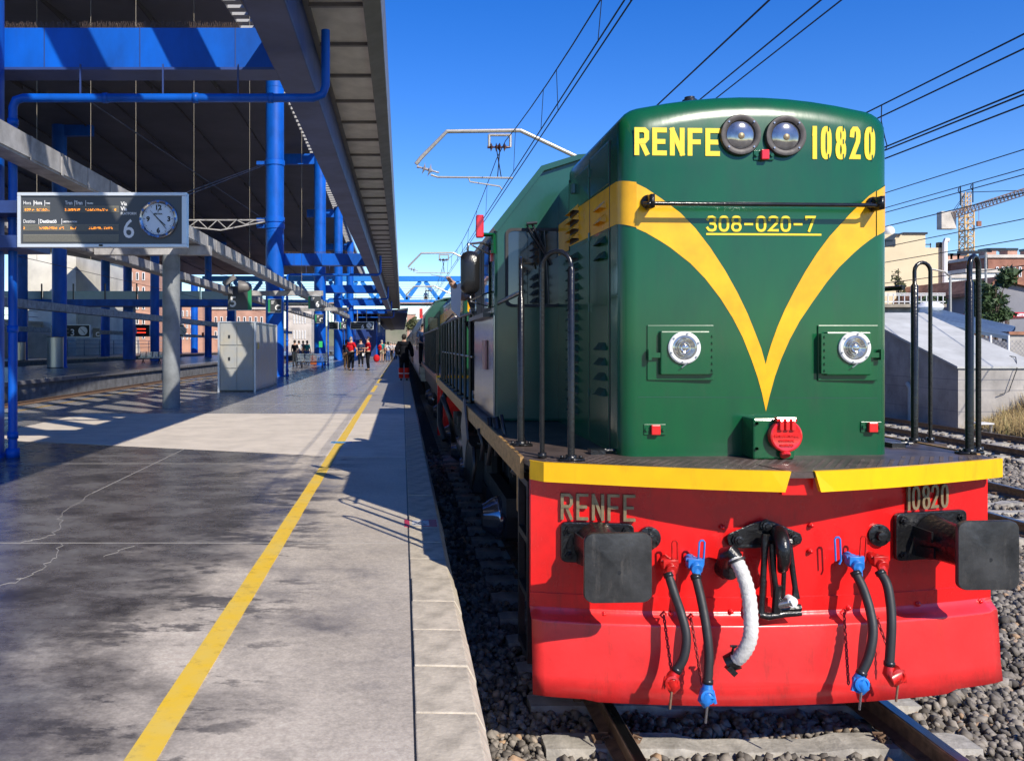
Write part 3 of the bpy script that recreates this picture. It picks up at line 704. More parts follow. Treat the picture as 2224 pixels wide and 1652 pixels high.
# ---- cabinet
c0 = fl(475,851); c1_ = fl(552,851); 
bx0, bx1, by0 = c0[0], c1_[0]+.02, c0[1]; by1 = by0+4.6; zt = 2.24+(HZ-698)/F*by0
t = thing('equipment_cabinet', 'large grey panelled metal cabinet with diagonal shadows on its sides', 'cabinet', ((bx0+bx1)/2,(by0+by1)/2,PZ))
MB().box(bx0+.03,bx1-.03,by0+.03,by1-.03,PZ,zt-.04).build('core', M_boxm, t)
hh = (zt-.04-PZ)/3
for r_ in range(3):
    for c_ in range(2):
        wdt = (bx1-bx0-.12)/2
        MB().box(bx0+.05+c_*(wdt+.02),bx0+.05+c_*(wdt+.02)+wdt,by0,by0+.03,PZ+.03+r_*hh,PZ+(r_+1)*hh-.02).build('panel', M_boxm, t)
for r_ in range(7):
    l = (by1-by0-.12)/7; MB().box(bx1-.03,bx1,by0+.06+r_*l,by0+.05+(r_+1)*l-.015,PZ+.03,zt-.1).build('panel', M_boxm, t)
MB().box(bx0-.02,bx1+.02,by0-.02,by1+.02,zt-.04,zt).build('lid', M_boxe, t)
for k in range(2):
    zc_ = PZ+1.0+.7*k; MB().box(bx0+.30,bx0+.36,by0-.02,by0,zc_,zc_+.10).build('lock', M_steelD, t)
MB().box(bx1-.02,bx1+.012,by0+.5,by0+.75,PZ+1.35,PZ+1.55).build('warning_label', mat('label_yellow',(.55,.42,.08),.6), t)
b = MB().box(bx0-.01,bx1+.01,by0-.008,by1,PZ,PZ+.06); b.build('plinth', M_steelD, t)
b = MB()
for (x,y) in ((bx0,by0),(bx1,by0),(bx1,by1),(bx0,by1)): b.box(x-.03,x+.03,y-.03,y+.03,PZ,zt-.045)
b.build('corner_post', M_boxe, t)
# ---- departure board with clock
def sgn(): pass
Y0 = 10.85
t = thing('departure_board', 'departure board with round clock and big number 6 fixed to the near blue column', 'sign', tuple(P(221,538,Y0)))
a, b_ = P(37,418,Y0), P(405,537,Y0); x0,x1,z1,z0 = a.x,b_.x,a.z,b_.z
MB().box(x0,x1,Y0+.05,Y0+.12,z0,z1).build('housing', M_frameA, t, bevel=.008)
fr = .042
b = MB().box(x0,x1,Y0,Y0+.05,z1-fr,z1).box(x0,x1,Y0,Y0+.05,z0,z0+fr).box(x0,x0+fr,Y0+.001,Y0+.05,z0+fr,z1-fr).box(x1-fr-.02,x1,Y0+.001,Y0+.05,z0+fr,z1-fr)
b.build('frame', M_frameA, t, bevel=.004)
fc = MB().box(x0+fr,x1-fr-.02,Y0+.022,Y0+.05,z0+fr,z1-fr).build('face', M_board, t)
yt = Y0+.019
def put(txt, px, py, size, m=M_txt, bold=.0, sx=1.0, yy=None, par=None, al='LEFT'):
    q = P(px, py, Y0); return text_mesh(txt, size, facing(q.x, yy or yt, q.z), 'lettering', m, par or fc, bold, al, .001, sx)
put('Hora', 49, 444, .066, sx=.72); put('|', 70, 444, .08); put('Hora', 73, 444, .066, bold=.002, sx=.72); put('|', 94, 444, .08); put('TIME', 97, 443, .028, bold=.001)
put('Tren', 140, 444, .066, bold=.001, sx=.72); put('|', 159, 444, .08); put('Tren', 162, 444, .066, bold=.002, sx=.72); put('|', 183, 444, .08); put('TRAIN', 187, 443, .028, bold=.001)
put('Destino', 49, 484, .066, sx=.72); put('|', 81, 484, .08); put('Destinació', 85, 484, .066, bold=.002, sx=.76); put('|', 131, 484, .08); put('DESTINATION', 135, 483, .028, bold=.001)
put('Vía', 261, 446, .07, bold=.001, sx=.9); put('Via', 261, 457, .07, bold=.002, sx=.9); put('PLATFORM', 261, 466, .045, bold=.001, sx=.9)
put('6', 265, 516, .34, bold=.002, sx=.92)
def led(xa, ya, xb, yb, words, col=M_amber):
    q0, q1 = P(xa, ya, Y0), P(xb, yb, Y0)
    l = MB().box(q0.x,q1.x,yt-.003,yt+.003,q1.z,q0.z).build('led_display', M_led, t)
    b = MB(); nr = 7; dz = (q0.z-q1.z)/(nr+1)
    for s_, e_ in words:
        u = P(s_, 0, Y0).x; ue = P(e_, 0, Y0).x
        while u < ue:
            for r_ in range(2,5):
                if random.random() < .55: b.box(u,u+.006,yt-.006,yt-.003,q1.z+dz*r_,q1.z+dz*r_+.006)
            u += .0085
            if random.random() < .12: u += .008
    if words: b.build('lit_dots', col, l)
    g_ = MB()
    for r_ in range(nr): g_.box(q0.x,q1.x,yt-.0045,yt-.003,q1.z+dz*(r_+.6),q1.z+dz*(r_+.6)+.003)
    g_.build('grille', M_board, l)
led(49,447,107,461,[(53,66),(69,73),(79,106)]); led(139,447,257,461,[(140,172),(185,232),(247,252)])
led(49,487,257,501,[(50,53),(84,122),(128,140),(152,164),(192,244)]); led(49,509,257,525,[])
MB().box(P(215,0,Y0).x,P(223,0,Y0).x,Y0-.01,Y0,P(0,535,Y0).z,P(0,531,Y0).z).build('sensor', M_black, t)
# clock
cc = P(344,476,Y0); cr_ = 41.5/F*Y0
ck = MB().lathe((cc.x,Y0+.04,cc.z),(0,-1,0),[(0,cr_),(.055,cr_),(.065,cr_-.012),(.06,cr_-.03),(.035,cr_-.05)],48).build('clock', M_steel, t, smooth=True)
MB().cyl((cc.x,Y0-.0,cc.z),(cc.x,Y0-.006,cc.z),cr_-.045,n=48).build('dial', mat('dial',(.62,.68,.76),.3), ck, smooth=True)
b = MB()
for k in range(60):
    an = R(6*k); r1 = cr_-.05; r2 = r1-(.016 if k % 5 else .026)
    w2 = .0025 if k % 5 else .006
    b.beam((cc.x+r2*math.sin(an),Y0-.008,cc.z+r2*math.cos(an)),(cc.x+r1*math.sin(an),Y0-.008,cc.z+r1*math.cos(an)),w2,.003,(0,1,0))
for an, l, wd, yy_ in ((R(132),.125,.011,-.013),(R(141),.165,.006,-.017),(R(-43),.15,.003,-.020)):
    b.beam((cc.x-.03*math.sin(an),Y0+yy_,cc.z-.03*math.cos(an)),(cc.x+l*math.sin(an),Y0+yy_,cc.z+l*math.cos(an)),wd,.003,(0,1,0))
b.beam((cc.x,Y0-.011,cc.z),(cc.x+.09*math.sin(R(-44)),Y0-.011,cc.z+.09*math.cos(R(-44))),.012,.003,(0,1,0))
b.build('hands_and_marks', M_black, ck)
for s_, dx, dz in (('12',0,.118),('3',.135,-.028),('6',0,-.172),('9',-.13,-.028)):
    text_mesh(s_, .085, facing(cc.x+dx, Y0-.0085, cc.z+dz), 'numeral', M_black, ck, .004, 'CENTER')
text_mesh('FESTINA', .028, facing(cc.x, Y0-.0085, cc.z+.055), 'lettering', M_black, ck, .001, 'CENTER'); text_mesh('F', .04, facing(cc.x, Y0-.0085, cc.z+.085), 'lettering', M_black, ck, .001, 'CENTER')
b = MB()
for k in range(12):
    an = R(30*k); r1 = cr_-.021; b.beam((cc.x+(r1-.014)*math.sin(an),Y0-.026,cc.z+(r1-.014)*math.cos(an)),(cc.x+(r1+.014)*math.sin(an),Y0-.026,cc.z+(r1+.014)*math.cos(an)),.03,.004,(0,1,0))
b.build('bezel_insert', mat('bezel',(.06,.12,.3),.2,metal=.6), ck)
b = MB()
for py in (447,523):
    q = P(0,py,Y0); b.box(-6.05,x0+.05,Y0+.06,Y0+.9,q.z-.08,q.z+.08)
b.build('bracket', M_blueD, t)
# sign brackets in cross beam (lower support under board)
# ---- small signs
def small_sign(xa, ya, xb, yb, Y, txt, label, green=True, gright=False, m=M_board):
    q0, q1 = P(xa,ya,Y), P(xb,yb,Y); cx_ = (q0.x+q1.x)/2
    t = thing('platform_sign', label, 'sign', (cx_,Y,q1.z)); w_ = q1.x-q0.x; h_ = q0.z-q1.z
    MB().box(q0.x,q1.x,Y,Y+.12,q1.z,q0.z).build('plate', m, t)
    b = MB().box(q0.x-.01,q1.x+.01,Y-.01,Y+.13,q0.z,q0.z+.015).box(q0.x-.01,q1.x+.01,Y-.01,Y+.13,q1.z-.015,q1.z).build('rim', M_frameA, t)
    gx = (q1.x-w_*.16, q1.x) if gright else (q0.x, q0.x+w_*.16)
    if green: MB().box(gx[0],gx[1],Y-.006,Y,q1.z,q0.z).build('green_band', M_signG, t)
    tx = q0.x+w_*(.22 if gright else .74)
    text_mesh(txt, h_*.62, facing(tx, Y-.006, q1.z+h_*.14), 'lettering', M_txt, t, .01, 'CENTER')
    b = MB()
    if green and not gright:
        for k in range(3): b.box(q0.x+w_*.24,q0.x+w_*(.5-.04*k),Y-.005,Y,q0.z-h_*(.17+.09*k),q0.z-h_*(.13+.09*k))
        b.build('small_print', M_txt, t)
    return t
small_sign(495,622,546,673,36.9,'5','dark sign with a big 5 and a green right edge', gright=True)
small_sign(582,650,610,678,39.8,'C','largest letter C sign, on the second blue column')
small_sign(669,643,696,670,37,'6','dark sign with a big 6 and green left edge hanging from the tray')
small_sign(684,683,702,701,61.2,'C','letter C sign on the third blue column')
small_sign(738,699.6,751,713,81.4,'C','small letter C sign on the fourth blue column')
small_sign(201,712,216,733,57,'C','letter C sign on the blue column with the bin, second platform', green=False)
small_sign(38,714,47,730,88,'B','letter B sign on the far left blue column', green=False)
small_sign(333,714,345,732,85,'B','letter B sign on the blue column left of the concrete column', green=False)
def far_board(xa,ya,xb,yb,Y,label,clock,txt=None,red=False):
    q0, q1 = P(xa,ya,Y), P(xb,yb,Y); t = thing('departure_board', label, 'sign', ((q0.x+q1.x)/2,Y,q1.z))
    w_ = q1.x-q0.x; h_ = q0.z-q1.z
    MB().box(q0.x,q1.x,Y+.03,Y+.3,q1.z,q0.z).build('housing', M_frameA, t)
    MB().box(q0.x+.05,q1.x-.05,Y,Y+.03,q1.z+.05,q0.z-.05).build('face', M_black, t)
    if clock:
        cxx = q1.x-h_*.55 if clock > 0 else q0.x+h_*.55
        MB().cyl((cxx,Y,(q0.z+q1.z)/2),(cxx,Y-.05,(q0.z+q1.z)/2),h_*.36,n=20).build('clock', M_ring, t, smooth=True)
        b = MB(); zc = (q0.z+q1.z)/2
        b.beam((cxx,Y-.06,zc),(cxx+h_*.2,Y-.06,zc-h_*.22),.04,.01,(0,1,0)).beam((cxx,Y-.06,zc),(cxx-h_*.2,Y-.06,zc+h_*.2),.03,.01,(0,1,0)); b.build('hands', M_black, t)
    if txt: text_mesh(txt, h_*.75, facing(q1.x-h_*1.2, Y-.004, q1.z+h_*.12), 'lettering', M_txt, t, .01, 'RIGHT')
    b = MB(); xs0 = q0.x+w_*.08 if clock >= 0 else q0.x+w_*.45
    for k in range(2): b.box(xs0,xs0+w_*.38,Y-.006,Y,q1.z+h_*(.3+.3*k),q1.z+h_*(.38+.3*k))
    b.build('led_line', M_ledred if red else M_led, t)
    b = MB(); 
    for x in (q0.x+w_*.3,q0.x+w_*.7): b.cyl((x,Y+.15,q0.z),(x,Y+.15,q0.z+1.0),.03,n=6)
    b.build('hanger', M_tray, t)
far_board(760.6,698.6,810.6,715.3,66,'small clock board with number 6 above the men in red shirts',1,'6')
far_board(713.6,698.6,735,715.3,66,'departure board half hidden behind the fourth blue column',0)
far_board(110,705,195,732,66,'departure board with number 3 and a clock, far left behind the column',1,'3')
far_board(494/2.754/1.8*2.754-0,705,580/1.8*1.8*.0+497,730,150,'tiny far board',0) if False else None
far_board(275,705,325,731,90,'departure board with red lines and a clock, right of the distant column',-1,None,True)
far_board(382,705,398,731,92,'dark board with a clock just right of the concrete column',-1)
# floodlights & CCTV
for (px,py,Y,l,k) in ((498,612,36,'tilted grey floodlight on the gantry above the number 5 sign',0),(531,623,36,'round grey loudspeaker on the gantry right of the floodlight',1)):
    q = P(px,py,Y); t = thing('floodlight' if k == 0 else 'loudspeaker', l, 'lamp' if k == 0 else 'loudspeaker', (q.x,q.y,q.z-.2))
    if k == 0: MB().beam((q.x-.25,q.y,q.z-.12),(q.x+.22,q.y+.1,q.z+.22),.4,.22).build('head', M_fascia, t, bevel=.02)
    else: MB().lathe((q.x-.25,q.y-.1,q.z),(1,.15,0),[(0,.26),(.02,.27),(.4,.2),(.55,.1)],16).build('horn', M_fascia, t, smooth=True)
    MB().cyl((q.x,q.y+.1,4.58),(q.x,q.y+.1,q.z),.04,n=8).build('bracket', M_steelD, t)
q = P(560,578,30); t = thing('security_camera', 'white security camera on top of the long cable tray', 'camera', (q.x,q.y,4.93))
MB().beam((q.x-.02,q.y-.2,q.z),(q.x+.18,q.y+.3,q.z-.05),.16,.13).build('housing', M_ring, t, bevel=.02); MB().cyl((q.x,q.y,4.93),(q.x,q.y,q.z-.05),.03,n=8).build('bracket', M_tray, t)
# clamps + catenary anchor on column 2
cx2, cy2 = -6.02, 40.3
for k, py in enumerate((355,478,492)):
    z = P(0,py,40.3).z; o = MB().cyl((cx2,cy2,z-.12),(cx2,cy2,z+.12),.47,n=28).box(cx2-.85,cx2-.4,cy2-.12,cy2+.12,z-.08,z+.08).build('column_clamp', M_blue, smooth=True); tag(o, ['upper blue clamp round the second column','middle blue clamp round the second column holding the lattice arm','lowest blue clamp round the second column below the lattice arm'][k], 'clamp')
# lattice arm
q0 = P(575,478,40); q1 = P(410,480,40); t = thing('lattice_arm', 'blue grey lattice arm reaching left from the second column', 'lattice arm', tuple(q1))
b = MB(); z1 = q0.z; zl = P(0,500,40).z
b.beam((q1.x,40,z1),(q0.x,40,z1),.06,.06); b.beam((q1.x,40,zl+.15),(q1.x+1.5,40,zl),.06,.06); b.beam((q1.x+1.5,40,zl),(q0.x,40,z1-.08),.06,.06); b.build('chord', M_tray, t)
b = MB()
for i in range(8):
    xa = q1.x+i*(q0.x-q1.x)/8; xb = xa+(q0.x-q1.x)/8; lo = lambda x: zl+.15*(max(0,1-(x-q1.x)/1.5)) if x < q1.x+1.5 else zl+(z1-zl)*(x-q1.x-1.5)/(q0.x-q1.x-1.5)
    b.beam((xa,40,z1 if i % 2 else lo(xa)),(xb,40,lo(xb) if i % 2 else z1),.04,.04)
b.build('brace', M_tray, t)
def wire(pts, r, label, group, name='overhead_wire', cat='wire', m=M_wire):
    o = MB().tube(pts, r, 5).build(name, m); return tag(o, label, cat, group)
wire([P(178,210,14),P(575,478,39.9)], .012, 'thin stay wire sloping down across the dark roof to the second column', None)
wire([P(405,418,22),P(572,357,39.8)], .012, 'upper of two stays rising to the top clamp of the second column', 'stays to the top clamp')
wire([P(405,425,22),P(572,360,39.8)], .012, 'lower of two stays rising to the top clamp of the second column', 'stays to the top clamp')
# wires over the left tracks
gL = 'overhead wires above the left tracks'
LW = iter(('contact wire over the shaded track beside the near platform','messenger wire over the shaded track beside the near platform','contact wire over the shaded track beside the second platform','messenger wire over the shaded track beside the second platform','contact wire over the tracks beyond the second platform','highest and farthest overhead wire beyond the second platform'))
for X, z in ((-11.05,5.5),(-11.05,6.4),(-14.2,5.5),(-14.2,6.4),(-30,5.4),(-33.5,6.3)):
    b = [(X, y, z + (.0 if z < 5.6 else .35*abs(math.sin(y/25*math.pi)))) for y in range(20,200,5)]
    wire(b, .012, next(LW), gL)
# platform 2 far canopy band (grey building mass far along near platform)
t = thing('end_building', 'dark blue clad station building at the far end of the near platform', 'building', (-4.2,118,PZ))
MB().box(-8.5,-3.3,108,170,PZ,5.2).build('wall', mat('clad_blue',(.01,.035,.17),.45,noise=.3,nscale=1,stretch=(1,1,.1)), t)
b = MB()
for i in range(20): b.box(-3.3,-3.22,108+i*3,108.5+i*3,PZ,5.1)
b.build('rib', M_blue, t)
MB().box(-9,.6,106,230,6.2,6.6).build('canopy_slab', M_blueD, t)
o = MB().prism([(-3.1,6.0),(.75,6.6),(.75,6.8),(-3.1,6.2)], 105.5, 230, lambda u,v,t:(u,t,v)).build('soffit', mat('soffit_dark',(.05,.055,.07),.5), t)
MB().cyl((-2.9,107,PZ+3),(-2.9,107,6.2),.14,n=10).build('post', M_tray, t)
# ================================================================ locomotive
XC = 2.155; SK = .05          # centre line, slight skew of the front plane
DZ = 1.555                    # deck top
XH = 2.188; HX = .853                     # hood half width
NY = 5.25
def ny(x): return NY + SK*(x-XC)
def PN(px, py, off=0):        # pixel -> point on nose plane
    a = (px-CX)/F; Y = (NY - off - SK*XC)/(1 - SK*a); return P(px, py, Y)
def yb(x): u = (x-XC)/1.4; return 5.09 + .06*(x-XC) - .19*(1-u*u)
def PB(px, py, off=0):
    Y = 5.0
    for _ in range(8): x = (px-CX)/F*Y; Y = yb(x)-off
    return P(px, py, Y)
loco = thing('locomotive', 'green locomotive with yellow V stripe and red buffer beam at the platform', 'locomotive', (XC, 11, 0))
L = loco
# hood cross section (x offset, z)
def hood_profile(top=3.79, sh=3.715, hx=HX, z0=DZ, n=9):
    pts = [(-hx, z0)]
    for z in (2.2, 2.985, 3.25, 3.42): pts.append((-hx, z))
    r = .17
    for i in range(1, 6):
        a = R(90*i/6); pts.append((-hx + r*(1-math.cos(a)), sh-.14 + r*math.sin(a)*.82))
    xs = hx - r*.95
    for i in range(1, n): x = -xs + 2*xs*i/n; pts.append((x, sh + (top-sh)*(1-(x/xs)**2)+.0))
    pts += [(-p[0], p[1]) for p in reversed(pts[:10])]
    return pts
def hood(y0, y1, name, parent, mt, skew=0, rnd=.10, hx=HX, top=3.79, sh=3.715, xc=XH):
    b = MB(); pr = hood_profile(top, sh, hx); n = len(pr)
    rings = [(rnd*1.0, 0), (rnd*.62, .012), (rnd*.29, .035), (rnd*.08, .065), (0, rnd)] if rnd else [(0,0)]
    rings = rings + [(0, y1-y0)]
    for ins, dy in rings:
        for x, z in pr:
            sx = (x - math.copysign(ins, x)) if abs(x) > hx*.8 else x*(hx-ins)/hx
            zz = z - ins*1.5*max(0, min(1, (z-3.3)/.3)) 
            k = skew*max(0, 1-dy/1.5)
            b.v.append((xc+sx, y0+dy+k*sx, zz))
    for i in range(len(rings)-1):
        for j in range(n): b.f.append((i*n+j,(i+1)*n+j,(i+1)*n+(j+1)%n,i*n+(j+1)%n))
    b.f.append(tuple(range(n))); b.f.append(tuple((len(rings)-1)*n+j for j in reversed(range(n))))
    return b.build(name, mt, parent, smooth=True)
# densify flat front: the cap is one n-gon - fine
fh = hood(NY, 6.82, 'front_hood', L, M_green, SK)
h2 = hood(6.83, 7.55, 'rear_bay', L, M_greenC, 0, 0, HX-.045, 3.80, 3.66)
# side stripe following the corner
def side_stripe(s, parent):
    b = MB(); e = .003; rings = [(.10,0),(.062,.012),(.029,.035),(.008,.065),(0,.10),(0,1.57)]
    for ins, dy in rings:
        x = s*(HX-ins); nx = s*e if ins < .1 else 0
        k = SK*max(0, 1-dy/1.5)
        sl = .0 
        q_ = ins/.1
        for z in ((2.985-.03*q_, 3.25-.018*q_) if s < 0 else (2.96-.046*q_, 3.245-.055*q_)): b.v.append((XH+x+s*e, NY+dy+k*x-(.004 if dy < .05 else 0), z+ (.035*(dy/1.57))))
    for i in range(len(rings)-1): b.f.append((2*i,2*i+1,2*i+3,2*i+2))
    return b.build('side_stripe', M_yelS, parent, smooth=True)
side_stripe(-1, fh); side_stripe(1, fh)
for s in (-1,1): MB().box(XH+s*(HX-.045)-.004,XH+s*(HX-.045)+.004,6.84,7.5,3.02,3.29).build('side_stripe', M_yelS, h2)
cv = lambda l: [(1111.5+.5383*x, 166.7+.5383*y) for x, y in l]
up = cv([(502,431.5),(540,450),(600,490),(640,520),(680,550),(740,612),(800,690),(860,782),(910,872),(950,955),(980,1030),(1005,1095),(1023,1160)])
lo = cv([(502,612.5),(540,629),(600,664),(640,690),(720,753),(780,815),(840,893),(890,972),(930,1050),(965,1138),(990,1210),(1008,1275),(1024,1350)])
ur = cv([(1467,462),(1440,481),(1390,528),(1360,557),(1330,590),(1280,645),(1230,712),(1185,782),(1140,862),(1100,940),(1070,1010),(1045,1080),(1030,1130),(1023,1160)])
lr = cv([(1467,642),(1440,661),(1410,684),(1380,710),(1320,768),(1270,828),(1210,912),(1160,986),(1120,1060),(1085,1140),(1060,1210),(1040,1283),(1030,1325),(1024,1350)])
b = MB()
for A, Bq in ((up, lo), (ur, lr)):
    k = len(b.v)
    for p, q in zip(A, Bq): b.v.append(tuple(PN(*p, .004))); b.v.append(tuple(PN(*q, .004)))
    for i in range(len(A)-1): b.f.append((k+2*i,k+2*i+1,k+2*i+3,k+2*i+2))
b.build('v_stripe', M_yelS, fh)
# lettering on nose
def nose_fn(px, py, slope=0, off=.003):
    o = PN(px, py, off)
    return lambda u, v, d: (o.x+u, o.y - d + SK*u, o.z+v+slope*u)
s_ = NY/F
lettering('RENFE', nose_fn(1377,337.5), 60*s_, 32*s_, .030, .0195).build('lettering', M_let, fh)
lettering('10820', nose_fn(1763,346,-.004), 72*s_, 24*s_, .028, .024).build('lettering', M_let, fh)
# stencil bridges (green)
b = MB()
for px, py, w_, h_ in ((1799,279,2.2,13),(1799,341,2.2,13),(1831,279,2.2,13),(1831,341,2.2,13),(1831,308,2.2,10),(1894,281,2.2,13),(1894,343,2.2,13)):
    q = PN(px,py,.0075); b.box(q.x-w_*s_/2,q.x+w_*s_/2,q.y-.001,q.y,q.z-h_*s_/2,q.z+h_*s_/2)
b.build('stencil_gap', M_green, fh)
fn = nose_fn(1533,503); mb = MB()
lettering('308-020-7', nose_fn(1533,503.5,.004), 35*s_, 23.2*s_, .0155, .0118, mb=mb)
# slab serifs
def serif(ux, vz, w_, fnn=nose_fn(1533,503.5,.004)):
    mb.add([fnn(ux,vz,.0042),fnn(ux+w_,vz,.0042),fnn(ux+w_,vz+.012,.0042),fnn(ux,vz+.012,.0042)],[(0,1,2,3)])
q = PN(1533,508.5,.004); e = PN(1783,510,.004)
mb.beam(tuple(q),tuple(e),.002,.012)
mb.build('lettering', M_let, fh)
# headlights
for px, py in ((1604.5,295),(1702,297.5)):
    c = PN(px,py)
    rim = MB().lathe((c.x,c.y,c.z),(0,-1,0),[(0,.123),(.02,.127),(.035,.122),(.038,.105),(.030,.090),(.018,.086)],40).build('headlight', mat('lamp_rubber',(.06,.05,.047),.5,noise=.4,nscale=30), fh, smooth=True)
    MB().lathe((c.x,c.y-.016,c.z),(0,-1,0),[(0,.086),(.006,.084),(.013,.066),(.018,.04),(.020,.012)],40).build('lens', mat('head_lens',(.36,.35,.34),.10,metal=.85,noise=.35,nscale=16), rim, smooth=True)
    MB().lathe((c.x,c.y-.026,c.z-.01),(0,-1,0),[(0,.02),(.012,.02),(.018,.008)],16).build('bulb', M_brass, rim, smooth=True)
    b = MB()
    for k in range(4):
        a = R(45+90*k); b.cyl((c.x+.108*math.cos(a),c.y-.034,c.z+.108*math.sin(a)),(c.x+.108*math.cos(a),c.y-.042,c.z+.108*math.sin(a)),.006,n=6)
    b.build('screw', M_steel, rim)
# red markers
def marker(px, py, w_, h_, pw, ph):
    c = PN(px,py)
    g = MB().box(c.x-pw/2,c.x+pw/2,c.y-.012,c.y+.02,c.z-ph/2,c.z+ph/2).build('marker_bracket', M_green, fh, bevel=.003)
    MB().box(c.x-w_/2,c.x+w_/2,c.y-.04,c.y-.012,c.z-h_/2,c.z+h_/2).build('red_marker', M_redL, g, bevel=.006)
    b = MB()
    for s in (-1,1): b.cyl((c.x+s*pw*.38,c.y-.012,c.z),(c.x+s*pw*.38,c.y-.024,c.z),.011,n=6)
    b.build('bolt', M_green, g)
marker(1656.5,338.5,.048,.062,.125,.06); marker(1420.5,932,.056,.062,.135,.066); marker(1889.5,926.5,.056,.062,.13,.066)
# lower lamp housings
for (fx0,fy0,fx1,fy1,dx0,dy0,dx1,dy1,lx,ly,hs) in ((1404,706,1546,825,1429,719,1534,813,1478,755,1),(1774,706,1901,826,1786,721,1880,814,1843,755,-1)):
    a, c = PN(fx0,fy0), PN(fx1,fy1); 
    fr = MB().box(a.x,c.x,min(a.y,c.y)-.012,max(a.y,c.y)+.03,c.z,a.z).build('lamp_frame', M_green, fh, bevel=.004)
    a, c = PN(dx0,dy0), PN(dx1,dy1)
    yq = min(a.y,c.y)-.05
    MB().box(a.x,c.x,yq,yq+.06,c.z,a.z).build('lamp_door', M_green, fr, bevel=.008)
    l = PN(lx,ly); MB().lathe((l.x,yq+.005,l.z),(0,-1,0),[(0,.098),(.018,.098),(.024,.09),(.022,.075),(.012,.072)],36).build('ring', M_ring, fr, smooth=True)
    MB().lathe((l.x,yq-.012,l.z),(0,-1,0),[(0,.073),(.004,.072),(.006,.064),(.003,.060),(.009,.054),(.005,.048),(.013,.042),(.009,.036),(.016,.028),(.013,.02),(.018,.008)],36).build('lens', M_lens, fr, smooth=True)
    b = MB()
    hxx = c.x+.012 if hs > 0 else a.x-.012
    b.box(hxx-.02,hxx+.02,yq-.0,yq+.055,c.z+.01,a.z-.01)
    for z in np.linspace(c.z+.03,a.z-.03,6): b.cyl((hxx,yq,z),(hxx,yq-.01,z),.007,n=6)
    lx_ = a.x-.035 if hs > 0 else c.x+.035
    b.box(lx_-.035,lx_+.035,yq+.005,yq+.03,l.z-.06,l.z-.03); b.box(lx_-.03*hs-.01,lx_-.03*hs+.01,yq-.005,yq+.03,l.z-.075,l.z-.01)
    b.build('hinge', M_green, fr)
    b = MB()
    for k in range(6):
        an = R(60*k+20); b.cyl((l.x+.087*math.cos(an),yq-.018,l.z+.087*math.sin(an)),(l.x+.087*math.cos(an),yq-.024,l.z+.087*math.sin(an)),.006,n=6)
    b.beam((l.x-.02,yq-.02,l.z-.12),(l.x+.015,yq-.03,l.z-.09),.006,.006); b.build('screw', M_steel, fr)
# nose handrail
a, c = PN(1405,442,.105), PN(1898,446,.105)
hr = MB().tube([(a.x-.0,a.y+.06,a.z+.008),(a.x+.012,a.y,a.z),(c.x+.0,c.y,c.z),(c.x+.02,c.y+.015,c.z)], .0125, 12)
hrail = hr.build('nose_handrail', M_blkR, fh, smooth=True)
b = MB()
for px, py in ((1405,441),(1893,445)):
    q = PN(px,py); b.box(q.x-.012,q.x+.012,q.y-.12,q.y,q.z-.045,q.z+.035); b.cyl((q.x,q.y,q.z+.005),(q.x,q.y-.02,q.z+.005),.042,n=18); b.cyl((q.x,q.y-.02,q.z+.02),(q.x,q.y-.04,q.z+.02),.016,n=8)
b.build('rail_bracket', M_blk, hrail, smooth=True)
# electric socket box
a, c = PN(1635,908,.17), PN(1723,1000,.17)
bx = MB().box(a.x,c.x,a.y,NY+.05,DZ+.001,a.z).build('socket_box', M_green, fh, bevel=.012)
q = P(1700,945,a.y)
MB().lathe((q.x,a.y,q.z),(0,-1,0),[(0,.093),(.02,.097),(.045,.094),(.05,.085),(.046,.07)],36).build('socket_cover', M_redL, bx, smooth=True)
b = MB().cyl((q.x+.0,a.y-.02,q.z-.1),(q.x,a.y-.035,q.z-.12),.03,n=12)
for s in (-1,0,1): b.box(q.x+s*.035-.012,q.x+s*.035+.012,a.y-.066,a.y-.045,q.z+.035,q.z+.095)
b.box(q.x-.06,q.x+.06,a.y-.05,a.y-.01,q.z+.085,q.z+.11); b.build('socket_hinge', M_redL, bx, bevel=.004)
for k, tx in enumerate(('INTERNATIONAL','CONTROL','SERVICIO')): text_mesh(tx, .019, facing(q.x, a.y-.049, q.z-.005-.028*k), 'lettering', M_red, bx, .001, 'CENTER', .003)
b = MB()
for dx in (.02,-.02):
    for z in (a.z-.03, a.z-.18): b.cyl((a.x+.02,a.y,z),(a.x+.02,a.y-.012,z),.009,n=6)
b.build('bolt', M_green, bx)
